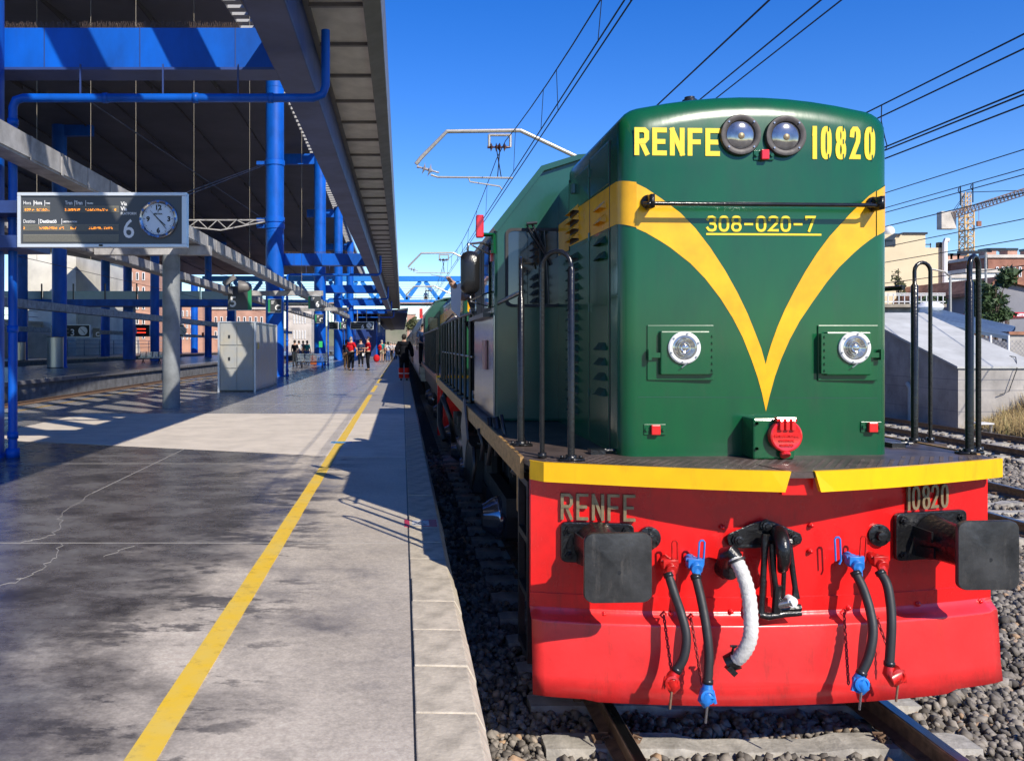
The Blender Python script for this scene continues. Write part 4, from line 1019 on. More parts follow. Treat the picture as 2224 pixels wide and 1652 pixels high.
# panels, doors and seams on hood sides (each side)
for s in (-1, 1):
    X = XH+s*HX
    b = MB()
    for y in (5.47, 6.05, 6.80): b.box(X-.004,X+.004,y-.006,y+.006,DZ+.02,3.55)
    b.build('panel_seam', M_black, fh)
    for z0, z1, y0_, y1_ in ((DZ+.03,3.52,6.08,6.78),(DZ+.03,3.55,5.49,6.03)):
        MB().box(X-.006,X+.008,y0_,y1_,z0,2.98).build('hood_door', M_green, fh, bevel=.004)
        MB().box(X-.006,X+.008,y0_,y1_,3.255+.02,z1).build('hood_door', M_green, fh, bevel=.004)
    MB().tube([(X+s*.012,6.55,3.40),(X+s*.012,6.55,3.47)],.03,10).build('latch', M_greenC, fh, smooth=True)
    # louvres
    sb_ = MB()
    for z in list(np.arange(1.72,2.95,.078))+[3.04,3.11,3.18,3.25]:
        b = MB(); z = float(z)
        b.add([(X,6.42,z),(X,6.74,z),(X,6.72,z+.058),(X,6.44,z+.058),(X+s*.05,6.43,z+.004),(X+s*.05,6.73,z+.004)],[(4,5,2,3),(0,4,3),(1,2,5)])
        o = b.build('louvre', M_yelS if z > 2.98 and z < 3.27 else M_louShade, fh); sb_.box(X-.002,X+s*.002 if s>0 else X+.002,6.43,6.73,z-.012,z+.03) if s>0 else sb_.box(X-.010,X+.002,6.43,6.73,z-.014,z+.03)
    sb_.build('louvre_slot_shade', M_black, fh)['kind'] = 'stuff'  # black strips stand in for the shade inside the louvre openings
    for z in (3.04,3.13,2.9,2.8,2.2,2.1,2.0,1.9):
        b = MB(); b.add([(X,5.56,z),(X,5.78,z),(X,5.76,z+.06),(X,5.58,z+.06),(X+s*.045,5.57,z+.005),(X+s*.045,5.77,z+.005)],[(4,5,2,3),(0,4,3),(1,2,5)])
        b.build('louvre', M_yelS if z > 2.98 else M_louShade, fh)
    b = MB()
    for z in (1.9,2.5,3.0,3.45): b.cyl((X+s*.006,6.04,z-.03),(X+s*.006,6.04,z+.03),.012,n=6)
    b.build('hinge', M_greenC, fh)
# weld line lower nose + roof horn stub
a, c = PN(1385,862,.001), PN(1905,864,.001)
MB().beam(tuple(a),tuple(c),.003,.004).build('weld_line', M_greenC, fh)
MB().cyl((1.99,5.9,3.76),(1.99,5.9,3.93),.05,n=14).cyl((1.99,5.9,3.93),(1.99,5.9,3.95),.035,n=14).build('roof_vent', M_blk, fh, smooth=True)
# ---- cab
cy0, cy1 = 7.55, 9.55
def cab(y0, y1, parent):
    pr = [(-1.34,DZ),(-1.34,3.26),(-.92,3.80),(-.60,3.90),(0,3.95),(.60,3.90),(.92,3.80),(1.34,3.26),(1.34,DZ)]
    b = MB().prism([(XC+x,z) for x,z in pr], y0, y1, lambda u,v,t:(u,t,v)); c = b.build('cab', M_greenC, parent, bevel=.03)
    b = MB().prism([(XC+x*1.012,z+.012) for x,z in pr[1:8]]+[(XC+x*.985,z-.03) for x,z in reversed(pr[1:8])], y0-.05, y1+.03, lambda u,v,t:(u,t,v)); b.build('roof_rim', M_greenC, c)
    return c
cb = cab(cy0, cy1, L)
def window(x0, x1, z0, z1, y, parent, nm='window', t=.025):
    f = MB(); r = .05
    pts = rr(x0,z0,x1,z1,.06,4); inn = rr(x0+t,z0+t,x1-t,z1-t,.05,4); n = len(pts)
    f.v = [(u,y-.018,v) for u,v in pts]+[(u,y-.018,v) for u,v in inn]+[(u,y,v) for u,v in pts]+[(u,y-.006,v) for u,v in inn]
    for i in range(n):
        j = (i+1)%n; f.f += [(i,j,n+j,n+i),(i,2*n+i,2*n+j,j),(n+i,n+j,3*n+j,3*n+i)]
    fo = f.build(nm, M_rub, parent); MB().prism(inn, y-.008, y-.001, lambda u,v,t:(u,t,v)).build('pane', M_glass, fo); return fo
a = P(1097,496,cy0); c = P(1222,667,cy0)
window(a.x, c.x, c.z, a.z, cy0, cb)
window(XC+(XC-c.x), XC+(XC-a.x), c.z, a.z, cy0, cb)
b = MB(); b.box(a.x+.30,a.x+.312,cy0-.012,cy0-.009,c.z+.03,a.z-.03).build('window_bar', M_rub, cb)
# papers / interior reflection pieces behind the glass are left to reflection
# wiper
p0 = P(1153,482,cy0-.05); p1 = P(1190,560,cy0-.04); p2 = P(1203,660,cy0-.02)
b = MB().tube([p0,P(1198,575,cy0-.05)],.010,6).tube([P(1143,488,cy0-.05),P(1190,563,cy0-.05)],.007,6).tube([P(1182,500,cy0-.03),P(1192,660,cy0-.03)],.006,5).cyl(P(1143,486,cy0-.07),P(1166,484,cy0-.07),.014,n=8)
b.build('wiper', M_steelD, cb)
# side windows & doors (platform side & far side)
for s in (-1,1):
    X = XC+s*1.34
    MB().box(X-.006,X+.01,cy0+.0,cy1,DZ+.01,2.50).build('kick_panel', M_kick, cb, bevel=.004)
    MB().box(X-.002,X+.016,cy0+.25,cy1-.2,2.55,3.2).build('side_window', M_black, cb)
    for y in (cy0+.25,cy0+.72,cy0+1.2,cy1-.22): MB().box(X-.002,X+.03,y-.02,y+.02,2.5,3.22).build('window_post', M_green, cb)
    MB().box(X+s*.018-.003,X+s*.018+.003,cy0+.3,cy0+.68,2.58,3.17).build('pane', M_glass, cb)
    MB().box(X-.01,X+s*.08,cy0+.2,cy1-.15,2.49,2.53).build('arm_rest', M_steelD, cb)
    # number plate
    b = MB().box(X+s*.01,X+s*.025,cy0+.55,cy0+.85,2.0,2.28).build('maker_plate', mat('plate_pink',(.45,.22,.2),.4), cb)
# plates on kick panel in photo: tall plate
# gutter bracket with red lamp
q = P(1068,510,cy0-.02)
MB().tube([P(1071,550,cy0-.02),P(1071,510,cy0-.02),P(1036,510,cy0-.02)],.022,4).build('lamp_bracket', M_green, cb)
q = P(1041.5,492,cy0-.02); MB().box(q.x-.033,q.x+.033,q.y-.03,q.y+.03,q.z-.10,q.z+.10).build('red_marker', M_redL, cb, bevel=.01)
# mirror
Ym = 7.3
a, c = P(1000,545,Ym), P(1041,640,Ym)
mi = MB(); pts = rr(a.x,c.z,c.x,a.z,.085,7); n = len(pts); cx_, cz_ = (a.x+c.x)/2, (a.z+c.z)/2
rings = [(1,0),(1.0,-.03),(.93,-.055),(.75,-.075),(.4,-.085)]
for sc_, dy in rings: mi.v += [(cx_+(u-cx_)*sc_, Ym+dy+.02, cz_+(v-cz_)*sc_) for u, v in pts]
for i in range(len(rings)-1):
    for j in range(n): mi.f.append((i*n+j,i*n+(j+1)%n,(i+1)*n+(j+1)%n,(i+1)*n+j))
mi.f.append(tuple(range(n))); mi.f.append(tuple((len(rings)-1)*n+j for j in range(n)))
mo = mi.build('mirror', mat('mirror_shell',(.013,.013,.014),.22,bump=.15,bscale=120), cb, smooth=True)
MB().tube([P(1015,545,Ym),P(1017,530,Ym),P(1045,527,7.5),P(1070,538,7.8)],.011,8).tube([P(1020,640,Ym),P(1022,652,Ym),P(1050,640,7.6),P(1070,632,7.8)],.008,8).tube([P(1022,655,Ym),P(1068,668,7.8)],.006,6).tube([P(1025,533,Ym),P(1068,556,7.8)],.007,6).build('mirror_arm', M_steel, mo, smooth=True)
# red/blue hanging lamp
q = P(1068,556,7.7); MB().cyl((q.x,q.y,q.z-.05),(q.x,q.y,q.z+.05),.018,n=10).build('small_red_lamp', M_redL, cb)
# hazy reflection papers: cab rear wall hint
# ---- long hood behind cab
lh = hood(9.56, 16.7, 'long_hood', L, M_green, 0, .08, HX-.02, 3.75, 3.62)
for s in (-1,1): MB().box(XH+s*(HX-.02)-.004,XH+s*(HX-.02)+.004,9.6,16.6,3.0,3.27).build('side_stripe', M_yelS, lh)
b = MB()
for y in np.arange(10,16.6,.8):
    for s in (-1,1): b.box(XH+s*(HX-.02)-.012,XH+s*(HX-.02)+.012,y,y+.7,1.6,2.95)
b.build('hood_door', M_green, lh)
# ---- deck
def deck_front(x): u = abs(x-XC)/1.43; return (4.56+.46*u**1.35) + .05*(x-XC)
dk = MB(); xs = [XC+1.43*t for t in np.linspace(-1,1,33)]
front = [(x, deck_front(x)) for x in xs]
front[0] = (XC-1.405, front[0][1]+.06); front[-1] = (XC+1.425, front[-1][1]+.0)
ol = [(XC-1.40, 17.4)] + [(XC-1.43, 5.2)] + front[0:1] + front[1:-1] + [front[-1], (XC+1.43,5.35), (XC+1.43, 17.4)]
dk.prism(ol, DZ-.03, DZ); deck = dk.build('deck', M_deck, L)
def lip(pts, parent, name, m, h=.112, off=.006, flare=.0):
    b = MB()
    for (x,y),(x2,y2) in zip(pts[:-1], pts[1:]):
        b.add([(x,y-off,DZ+.006),(x2,y2-off,DZ+.006),(x2,y2-off,DZ-h),(x,y-off,DZ-h),(x,y+.012,DZ+.006),(x2,y2+.012,DZ+.006),(x2,y2+.012,DZ-h),(x,y+.012,DZ-h)],[(0,3,2,1),(0,1,5,4),(3,7,6,2),(4,5,6,7),(0,4,7,3),(1,2,6,5)])
    return b.build(name, m, parent)
gl = P(1713,1040,4.58).x; gr = P(1765,1040,4.58).x
lf = [p for p in front if p[0] < gl-.04] + [(gl, deck_front(gl))]; rf = [(gr, deck_front(gr))] + [p for p in front if p[0] > gr+.04]
def lip2(pts, cut):   # trapezoid end at the coupler notch
    b = MB(); m = len(pts)
    for i,(x,y) in enumerate(pts):
        xb = x; 
        if cut == 1 and i == m-1: xb = x-.032
        if cut == -1 and i == 0: xb = x+.032
        h = .104
        b.v += [(x,y-.012,DZ+.007),(xb,y-.012,DZ-h),(x,y+.02,DZ+.007),(xb,y+.02,DZ-h)]
    for i in range(m-1):
        k = 4*i; b.f += [(k,k+1,k+5,k+4),(k+2,k+6,k+7,k+3),(k,k+4,k+6,k+2),(k+1,k+3,k+7,k+5)]
    b.f += [(0,2,3,1),(4*m-4,4*m-3,4*m-1,4*m-2)]
    return b.build('yellow_lip', M_yel, deck)
lip2(lf, 1); lip2(rf, -1)
for s, x in ((-1, XC-1.43),(1, XC+1.43)): MB().box(x-.012 if s<0 else x-.01, x+.01 if s<0 else x+.012, 5.15 if s < 0 else 5.3, 17.4, DZ-.125, DZ+.008).build('side_lip', M_lipShade, deck)
# tread bumps on the near deck
b = MB()
for i in range(46):
    for j in range(11):
        x = XC-1.3+i*.058+(j%2)*.029; y = 4.75+j*.045
        if y > deck_front(x)+.06 and not (abs(x-XC) < HX+.02 and y > 5.1): b.box(x-.012,x+.012,y-.003,y+.003,DZ,DZ+.003)
b.build('tread_pattern', M_deck, deck)['kind'] = 'stuff'
# coupler notch hatch
MB().prism([(gl+.01,deck_front(gl)),(gl-.06,4.86),(gr+.0,4.86),(gr-.01,deck_front(gr))],DZ+.001,DZ+.004).build('hatch', M_deck, deck)
MB().box(gl-.02,gr+.02,4.62,4.66,DZ-.13,DZ-.032).build('notch_plate', M_red, deck)
# small deck fittings
for px, py in ((1300,985),(1947,970)):
    v = 0; Y = (CZ-DZ)*F/(py-HZ); x = (px-CX)/F*Y
    MB().box(x-.06,x+.03,Y-.05,Y+.05,DZ,DZ+.03).tube([(x+.03,Y-.02,DZ+.02),(x+.09,Y-.02,DZ+.025),(x+.09,Y+.03,DZ+.025),(x+.03,Y+.03,DZ+.02)],.008,6).build('deck_latch', M_blk, deck)
# ---- front stanchions
def hoop(p0, p1, ztop, r0, r1, step, parent=L, lab=None):
    x0,y0 = p0; x1,y1 = p1; t0 = MB()
    pts = [(x0,y0,DZ)]; rad = [r0]
    hw = math.hypot(x1-x0,y1-y0)/2; zc = ztop-hw
    if step: pts += [(x0,y0,zc-step),(x0,y0,zc-step+.015)]; rad += [r0, r1]
    for i in range(9):
        a = R(180-180*i/8); f = (1+math.cos(a))/2; pts.append((x0+(x1-x0)*f, y0+(y1-y0)*f, zc+hw*math.sin(a))); rad.append(r1)
    pts.append((x1,y1,DZ)); rad.append(r1)
    t0.tube(pts, rad, 14); o = t0.build('grab_hoop', M_blkR, parent, smooth=True)
    b = MB()
    for x,y,r in ((x0,y0,r0),(x1,y1,r1)):
        b.cyl((x,y,DZ),(x,y,DZ+.035),r+.012,n=12); 
    b.box(x0-.075,x0+.075,y0-.03,y0+.03,DZ,DZ+.014)
    for q in (-.055,.055): b.cyl((x0+q,y0,DZ+.014),(x0+q,y0,DZ+.03),.011,n=6)
    b.build('foot', M_blk, o, smooth=True); return o
def DP(px, py): Y = (CZ-DZ)*F/(py-HZ); return ((px-CX)/F*Y, Y)
hoop(DP(1240,1000), DP(1177,995), P(0,545,5.06).z, .021, .0145, .02)
hoop(DP(1131,968), (DP(1131,968)[0]+.03, 5.95), P(0,561,5.85).z, .023, .014, .18)
hoop((3.577,5.95),(3.70,5.97), P(0,570,5.95).z, .023, .013, .1)
MB().box(3.50,3.76,5.88,6.05,DZ-.03,DZ+.002).build('foot_bracket', M_deck, L)
hoop((3.555,5.34),(3.665,5.42), P(0,556,5.36).z, .024, .016, .10)
# diagonal rail from stanchion to cab
MB().tube([P(1083,658,7.5),P(1131,634,5.9)],.018,10).build('side_handrail', M_blkR, L, smooth=True)
MB().tube([(3.0,7.5,2.64),(3.53,6.0,2.64)],.018,10).build('side_handrail', M_blkR, L, smooth=True)
MB().tube([P(1137,573,5.9),P(1160,573,6.1),P(1163,583,6.2)],.008,6).build('hook_bar', M_steelD, L)
# walkway railing behind the cab
for s in (-1,1):
    X = XC+s*1.36
    rl = MB().tube([(X,9.55,2.60),(X,13,2.63),(X,17.2,2.63),(X,17.25,DZ)],.021,8).build('walkway_rail', M_steelD, L, smooth=True)
    ps = None
    for y in (9.95,10.75,11.6,12.45,13.3,14.2,15.1,16.0,16.8):
        ps = MB().cyl((X,y,DZ),(X,y,2.62),.021,n=8).cyl((X,y,DZ),(X,y,DZ+.03),.05,n=8).build('rail_post', M_blkR, rl, smooth=True)
    MB().tube([(X,9.6,2.1),(X,17.2,2.1)],.012,6).build('mid_rail', M_blkR, rl)
# ---- buffer beam
b = MB(); N_ = 24; xs = [XC-1.40+2.8*i/N_ for i in range(N_+1)]
ZB = .685; zt = DZ-.031
for x in xs: b.v += [(x,yb(x),ZB),(x,yb(x),zt),(x,yb(x)+.06,zt),(x,yb(x)+.06,ZB)]
for i in range(N_):
    k = 4*i; b.f += [(k,k+4,k+5,k+1),(k+1,k+5,k+6,k+2),(k+2,k+6,k+7,k+3),(k+3,k+7,k+4,k)]
b.f += [(0,1,2,3),(4*N_,4*N_+3,4*N_+2,4*N_+1)]
beam = b.build('buffer_beam', M_red, L, smooth=True)
# plough / apron : profile along z (dy forward, z)
prof = [(-.004,.735),(-.011,.70),(-.02,.685),(-.045,.668),(-.078,.654),(-.080,.652),(-.083,.646),(-.084,.64),(-.1,.48),(-.112,.35),(-.130,.222)]
b = MB(); K = len(prof)
nx_ = 40; xs2 = [XC-1.405+2.82*i/nx_ for i in range(nx_+1)]
for i, x in enumerate(xs2):
    e = (abs(x-XC)-1.30)/.105; e = max(0, e)
    for dy, z in prof:
        zz = z; ex = 0
        if z < .3 and x < XC-1.12: zz = z+.012
        if z < .3 and x > XC+1.0: zz = z+.022
        b.v.append((x+ (0), yb(x)+dy+ (.012*e*e if z < .66 else .0), zz))
for i in range(nx_):
    for j in range(K-1): b.f.append((i*K+j,i*K+j+1,(i+1)*K+j+1,(i+1)*K+j))
pw = b.build('plough', M_redW, beam, smooth=True)
so_ = pw.modifiers.new('thick', 'SOLIDIFY'); so_.thickness = .014; so_.offset = -1
# seam plate above plough
b = MB()
for i in range(nx_):
    x, x2 = xs2[i], xs2[i+1]; b.add([(x,yb(x)-.009,.70),(x2,yb(x2)-.009,.70),(x2,yb(x2)-.009,.79),(x,yb(x)-.009,.79),(x,yb(x),.79),(x2,yb(x2),.79)],[(0,1,2,3),(3,2,5,4)])
b.build('seam_plate', M_red, beam)
b = MB()
for px, py in ((1183,1330),(1310,1331),(1455,1330),(1585,1325),(1840,1317),(1990,1309),(2124,1303),(1567,1143),(1759,1139),(1757,1195)):
    q = PB(px,py,.0); b.lathe((q.x,q.y-.009,q.z),(0,-1,0),[(0,.016),(.008,.016),(.008,.011),(.02,.010),(.022,.004)],8)
b.build('bolt', M_red, beam, smooth=True)
# brass lettering
def beam_letters(px, py, txt, hpx, wpx, t, gappx, slope):
    s1 = yb(PB(px,py).x)/F; x0 = PB(px,py).x; z0 = PB(px,py).z; mb = MB()
    fn = lambda u, v, d: (x0+u, yb(x0+u)-.004-d*6, z0+v+slope*u)
    lettering(txt, fn, hpx*s1, wpx*s1, t, gappx*s1, .0022, mb); return mb.build('brass_lettering', M_brass, beam)
beam_letters(1216,1126,'RENFE',57,25,.0165,7.6,.00)
beam_letters(1965,1107,'10820',52,20,.0165,4.3,.02)
# side of the beam end: black step frame
for s in (-1,):
    X = XC+s*1.385
    b = MB()
    for y in (5.12,5.50): b.box(X-.02,X+.02,y-.02,y+.02,.33,1.42)
    for z in (.36,.72,1.06,1.40): b.box(X-.02,X+.10,5.14,5.48,z-.02,z+.02)
    b.build('step_frame', M_steelD, L)
    MB().box(X-.015,X+.01,5.52,5.62,1.15,1.43).build('yellow_bracket', M_lipShade, L)
X = XC+1.385; b = MB()
for y in (5.3,5.7): b.box(X-.02,X+.02,y-.02,y+.02,.33,1.42)
for z in (.36,.72,1.06): b.box(X-.10,X+.02,5.32,5.68,z-.02,z+.02)
b.build('step_frame', M_steelD, L)
# ---- buffers
def buffer(plate, head, hdy, parent):
    (ax,ay,bx_,by_) = plate; q0, q1 = PB(ax,ay), PB(bx_,by_); cxp, czp = (q0.x+q1.x)/2, (q0.z+q1.z)/2; yy = yb(cxp)
    w_, h_ = q1.x-q0.x, q0.z-q1.z
    (hx0,hy0,hx1,hy1,HY) = head; h0, h1 = P(hx0,hy0,HY), P(hx1,hy1,HY); hcx, hcz = (h0.x+h1.x)/2, (h0.z+h1.z)/2
    b = MB(); pts = rr(q0.x,q1.z,q1.x,q0.z,.035,3); b.prism(pts, 0, .035, lambda u,v,t:(u, yb(u)-.003-t, v))
    base = b.build('buffer', M_blk, parent, bevel=.006)
    b = MB()
    for sx in (-1,1):
        for sz in (-1,1):
            x, z = cxp+sx*(w_/2-.045), czp+sz*(h_/2-.04); b.cyl((x,yb(x)-.03,z),(x,yb(x)-.055,z),.024,n=6); b.cyl((x,yb(x)-.055,z),(x,yb(x)-.068,z),.013,n=8)
    b.build('bolt', M_blk, base)
    hy_ = HY+.03
    b = MB().lathe((cxp,yy-.03,czp-.01),Vector((hcx-cxp,hy_-yy+.03,hcz-czp+.01)),[(0,.135),(.05,.12),(.22,.112),(.24,.118),(.27,.118),(.275,.10)],28)
    for an in (20,160,-35,215):
        a = R(an); b.beam((cxp+.14*math.cos(a),yy-.035,czp-.01+.13*math.sin(a)),(cxp+.11*math.cos(a),yy-.2,czp-.01+.10*math.sin(a)),.012,.06)
    b.build('housing', M_blk, base, smooth=True)
    b = MB().cyl((cxp+(hcx-cxp)*.4,yy+(hy_-yy)*.4,czp+(hcz-czp)*.4),(hcx,hy_,hcz),.092,n=24); b.build('plunger', M_blk, base, smooth=True)
    # head: rounded square, slightly domed
    b = MB(); pts = rr(h0.x,h1.z,h1.x,h0.z,.055,5); n = len(pts)
    rings = [(.96,.036),(1,.026),(1,.006),(.985,.0),(.75,-.006),(.45,-.010),(.15,-.012)]
    for sc_, dy in rings: b.v += [(hcx+(u-hcx)*sc_, HY+dy+.018*(u-hcx)*0+SK*(u-hcx), hcz+(v-hcz)*sc_) for u, v in pts]
    for i in range(len(rings)-1):
        for j in range(n): b.f.append((i*n+j,i*n+(j+1)%n,(i+1)*n+(j+1)%n,(i+1)*n+j))
    b.f += [tuple(range(n)), tuple((len(rings)-1)*n+j for j in range(n))]
    hd = b.build('buffer_head', M_buf, base, smooth=True)
    MB().cyl((hcx-.0,HY-.0125,hcz-.02),(hcx,HY-.0145,hcz-.02),.012,n=6).build('centre_mark', M_black, base)
buffer((1215,1130,1373,1222),(1268,1157,1417,1309,4.50),0,beam)
buffer((1938,1112,2090,1204),(2078,1131,2216,1281,4.66),0,beam)
# round flanges inboard of the buffers
for px, py in ((1408,1166),(1905,1160)):
    q = PB(px,py); MB().lathe((q.x,q.y,q.z),(0,-1,0),[(0,.064),(.025,.064),(.03,.045),(.03,.03),(.06,.028),(.062,.012)],20).build('jumper_socket', M_blk, beam, smooth=True)
    b = MB()
    for k in range(3): a = R(90+120*k); b.cyl((q.x+.05*math.cos(a),q.y-.025,q.z+.05*math.sin(a)),(q.x+.05*math.cos(a),q.y-.038,q.z+.05*math.sin(a)),.01,n=6)
    b.build('bolt', M_blk, beam)
# ---- draw hook and screw coupling
def pb3(px, py, off): return PB(px, py, off)
bp = [(1578,1168),(1582,1158),(1640,1133),(1652,1130),(1672,1130),(1683,1134),(1738,1158),(1742,1170),(1738,1180),(1722,1184),(1690,1183),(1640,1190),(1600,1190),(1582,1184)]
b = MB(); n = len(bp)
fr_ = [pb3(x,y,.035) for x,y in bp]; bk = [pb3(x,y,0) for x,y in bp]
b.v = [tuple(v) for v in fr_+bk]; b.f = [tuple(range(n))]+[(i,(i+1)%n,n+(i+1)%n,n+i) for i in range(n)]
hk = b.build('coupler_plate', M_blk, beam, bevel=.006)
b = MB()
for px, py in ((1601,1171),(1723,1167),(1662,1140)):
    q = pb3(px,py,.035); b.lathe((q.x,q.y,q.z),(0,-1,0),[(0,.036),(.014,.036),(.014,.028),(.026,.026),(.028,.016),(.034,.014)],8)
b.build('plate_nut', M_blk, hk)
hkp = [pb3(1690,1155,.02),pb3(1692,1158,.10),pb3(1697,1172,.16),pb3(1701,1195,.19),pb3(1702,1215,.18),pb3(1699,1232,.15),pb3(1694,1238,.12)]
MB().tube(hkp,[.042,.044,.042,.040,.036,.030,.018],12).build('draw_hook', M_blk, hk, smooth=True)
b = MB()
for pts, rr_ in (([(1661,1162,.10),(1659,1215,.11),(1655,1290,.11),(1652,1332,.12)],[.022,.017,.017,.02]),([(1677,1180,.12),(1679,1240,.13),(1684,1275,.13),(1688,1302,.13)],[.02,.016,.015,.024]),([(1712,1180,.10),(1721,1240,.11),(1726,1275,.12),(1728,1298,.12)],[.02,.016,.015,.022])):
    b.tube([pb3(*p) for p in pts], rr_, 10)
b.tube([pb3(1702,1238,.11),pb3(1699,1312,.11)],.013,8).tube([pb3(1648,1334,.12),pb3(1668,1338,.13),pb3(1700,1332,.13),pb3(1738,1330,.13)],[.020,.022,.022,.018],10)
b.tube([pb3(1690,1322,.12),pb3(1738,1318,.13)],.020,8).tube([pb3(1688,1270,.13),pb3(1684,1330,.13)],.024,8)
b.tube([pb3(1655,1168,.08),pb3(1716,1176,.09)],.026,8)
b.build('coupling_link', M_blk, hk, smooth=True)
q = pb3(1690,1312,.13); q2 = pb3(1719,1306,.17)
MB().cyl(q,q2,.026,n=16).build('coupling_pin', M_steel, hk, smooth=True)
MB().lathe(q2+Vector((0,-.01,0)),(0,-1,0),[(-.05,.030),(0,.030),(.004,.027),(.003,.016),(.006,.010)],16).build('pin_end', M_ring, hk, smooth=True)
# ---- air hoses
def bez(pts, n=8):   # catmull-rom through points
    pts = [Vector(p) for p in pts]; out = []
    q = [2*pts[0]-pts[1]] + pts + [2*pts[-1]-pts[-2]]
    for i in range(1, len(q)-2):
        for k in range(n):
            t = k/n; p0,p1,p2,p3 = q[i-1:i+3]
            out.append(.5*((2*p1)+(p2-p0)*t+(2*p0-5*p1+4*p2-p3)*t*t+(3*p1-p0-3*p2+p3)*t**3))
    return out + [pts[-1]]
def chain(p0, p1, sag, parent, m):
    p0, p1 = Vector(p0), Vector(p1); n = max(6, int((p1-p0).length/.021)); b = MB(); 
    for i in range(n):
        t0, t1 = i/n, (i+1)/n
        a = p0.lerp(p1,t0)+Vector((0,0,-sag*4*t0*(1-t0))); c = p0.lerp(p1,t1)+Vector((0,0,-sag*4*t1*(1-t1)))
        d = (c-a); ln = d.length*.66; d.normalize(); mid = (a+c)/2; sd = d.cross(Vector((0,1,0) if i % 2 else (1,.3,0))).normalized()
        ring = [mid + d*ln*math.cos(R(60*k)) *.95+ sd*.0065*math.sin(R(60*k)) for k in range(6)]
        b.tube(ring, .0042, 5, closed=True)
    return b.build('chain', m, parent)
def air_hose(name_m, valve, hdl, path, glad, ch0, ch1, flip=1):
    q = PB(*valve)
    vb = MB().lathe((q.x,q.y,q.z+.02),(0,-1,-.25),[(0,.028),(.05,.028),(.05,.04),(.07,.04),(.07,.030),(.11,.034),(.14,.032)],14)
    vb.cbox((q.x,q.y-.09,q.z+.015),.085,.05,.05).cyl((q.x,q.y-.11,q.z),(q.x+.0,q.y-.13,q.z-.07),.026,.022,12).cyl((q.x-.05,q.y-.09,q.z+.03),(q.x+.05,q.y-.09,q.z+.03),.012,n=8)
    vo = vb.build('air_valve', name_m, beam, smooth=True, bevel=.003)
    h0, h1 = PB(*hdl[0],.10), PB(*hdl[1],.10); dx = .015
    MB().tube([h0+Vector((-dx,0,0)),h1+Vector((-dx,0,0)),h1+Vector((-dx*.5,0,.01)),h1+Vector((dx*.5,0,.01)),h1+Vector((dx,0,0)),h0+Vector((dx,0,0)),h0+Vector((dx*.3,0,-.02))],.0058,6).build('valve_handle', name_m, vo, smooth=True)
    pts = bez([PB(x,y,o) for x,y,o in path]); ho = MB().tube(pts, .0245, 16).build('air_hose', M_rub, beam, smooth=True)
    cl = MB()
    for k in (1, len(pts)-2):
        d = (pts[k]-pts[k-1]).normalized(); cl.cyl(pts[k]-d*.012,pts[k]+d*.012,.029,n=14)
    cl.build('hose_clamp', M_steelD, ho, smooth=True)
    e = pts[-1]; g0 = PB(*glad, path[-1][2]+.0); d = (pts[-1]-pts[-3]).normalized()
    gb = MB().tube([e-d*.01,e+d*.03,e+d*.06+Vector((.005,-.01,0)),g0+Vector((0,-.01,.03)),g0+Vector((flip*.012,-.015,-.01)),g0+Vector((flip*.004,-.012,-.04))],[.025,.032,.036,.042,.036,.016],12)
    gb.lathe(g0+Vector((0,-.02,.02)),(0,-1,0),[(0,.04),(.02,.04),(.024,.028),(.016,.022)],16)
    gb.beam(g0+Vector((-flip*.03,-.02,.05)),g0+Vector((-flip*.045,-.02,-.02)),.014,.014)
    gb.build('coupling_head', name_m, ho, smooth=True)
    MB().tube([g0+Vector((-.0,-.03,-.01)),g0+Vector((-.012,-.03,-.12))],.007,6).build('lever_pin', M_steel if name_m is M_blueP else M_rail, ho)
    if ch0:
        c0, c1 = PB(*ch0), PB(*ch1); chain(c0, c1, .0, beam, M_redD)
        MB().tube([c0+Vector((.02,.02,.0)),c0+Vector((0,-.0,.02)),c0+Vector((-.02,.0,.0)),c0+Vector((0,0,-.02))],.007,6,closed=True).build('chain_eye', M_redW, beam)
M_redD = mat('chain_red', (.28,.02,.02), .5)
M_redV = mat('valve_red', (.55,.015,.012), .3, noise=.4, nscale=30)
air_hose(M_redV,(1443,1220),((1466,1228),(1465,1178)),[(1450,1243,.12),(1463,1285,.17),(1480,1335,.24),(1490,1380,.28),(1485,1425,.30),(1467,1457,.30)],(1455,1485),(1441,1335,.10),(1457,1455,.22),1)
air_hose(M_blueP,(1496,1218),((1521,1226),(1524,1177)),[(1509,1246,.12),(1522,1300,.18),(1533,1360,.25),(1539,1420,.29),(1536,1487,.31)],(1532,1515),(1500,1340,.10),(1524,1485,.24),-1)
air_hose(M_blueP,(1838,1213),((1820,1217),(1818,1170)),[(1856,1240,.12),(1875,1280,.18),(1890,1330,.24),(1895,1375,.28),(1886,1425,.30),(1868,1465,.30)],(1864,1487),(1832,1330,.10),(1842,1485,.22),1)
air_hose(M_redV,(1890,1212),((1872,1214),(1875,1168)),[(1910,1240,.12),(1926,1270,.17),(1934,1320,.22),(1935,1370,.25),(1930,1450,.27)],(1943,1470),(1905,1345,.10),(1945,1455,.22),-1)
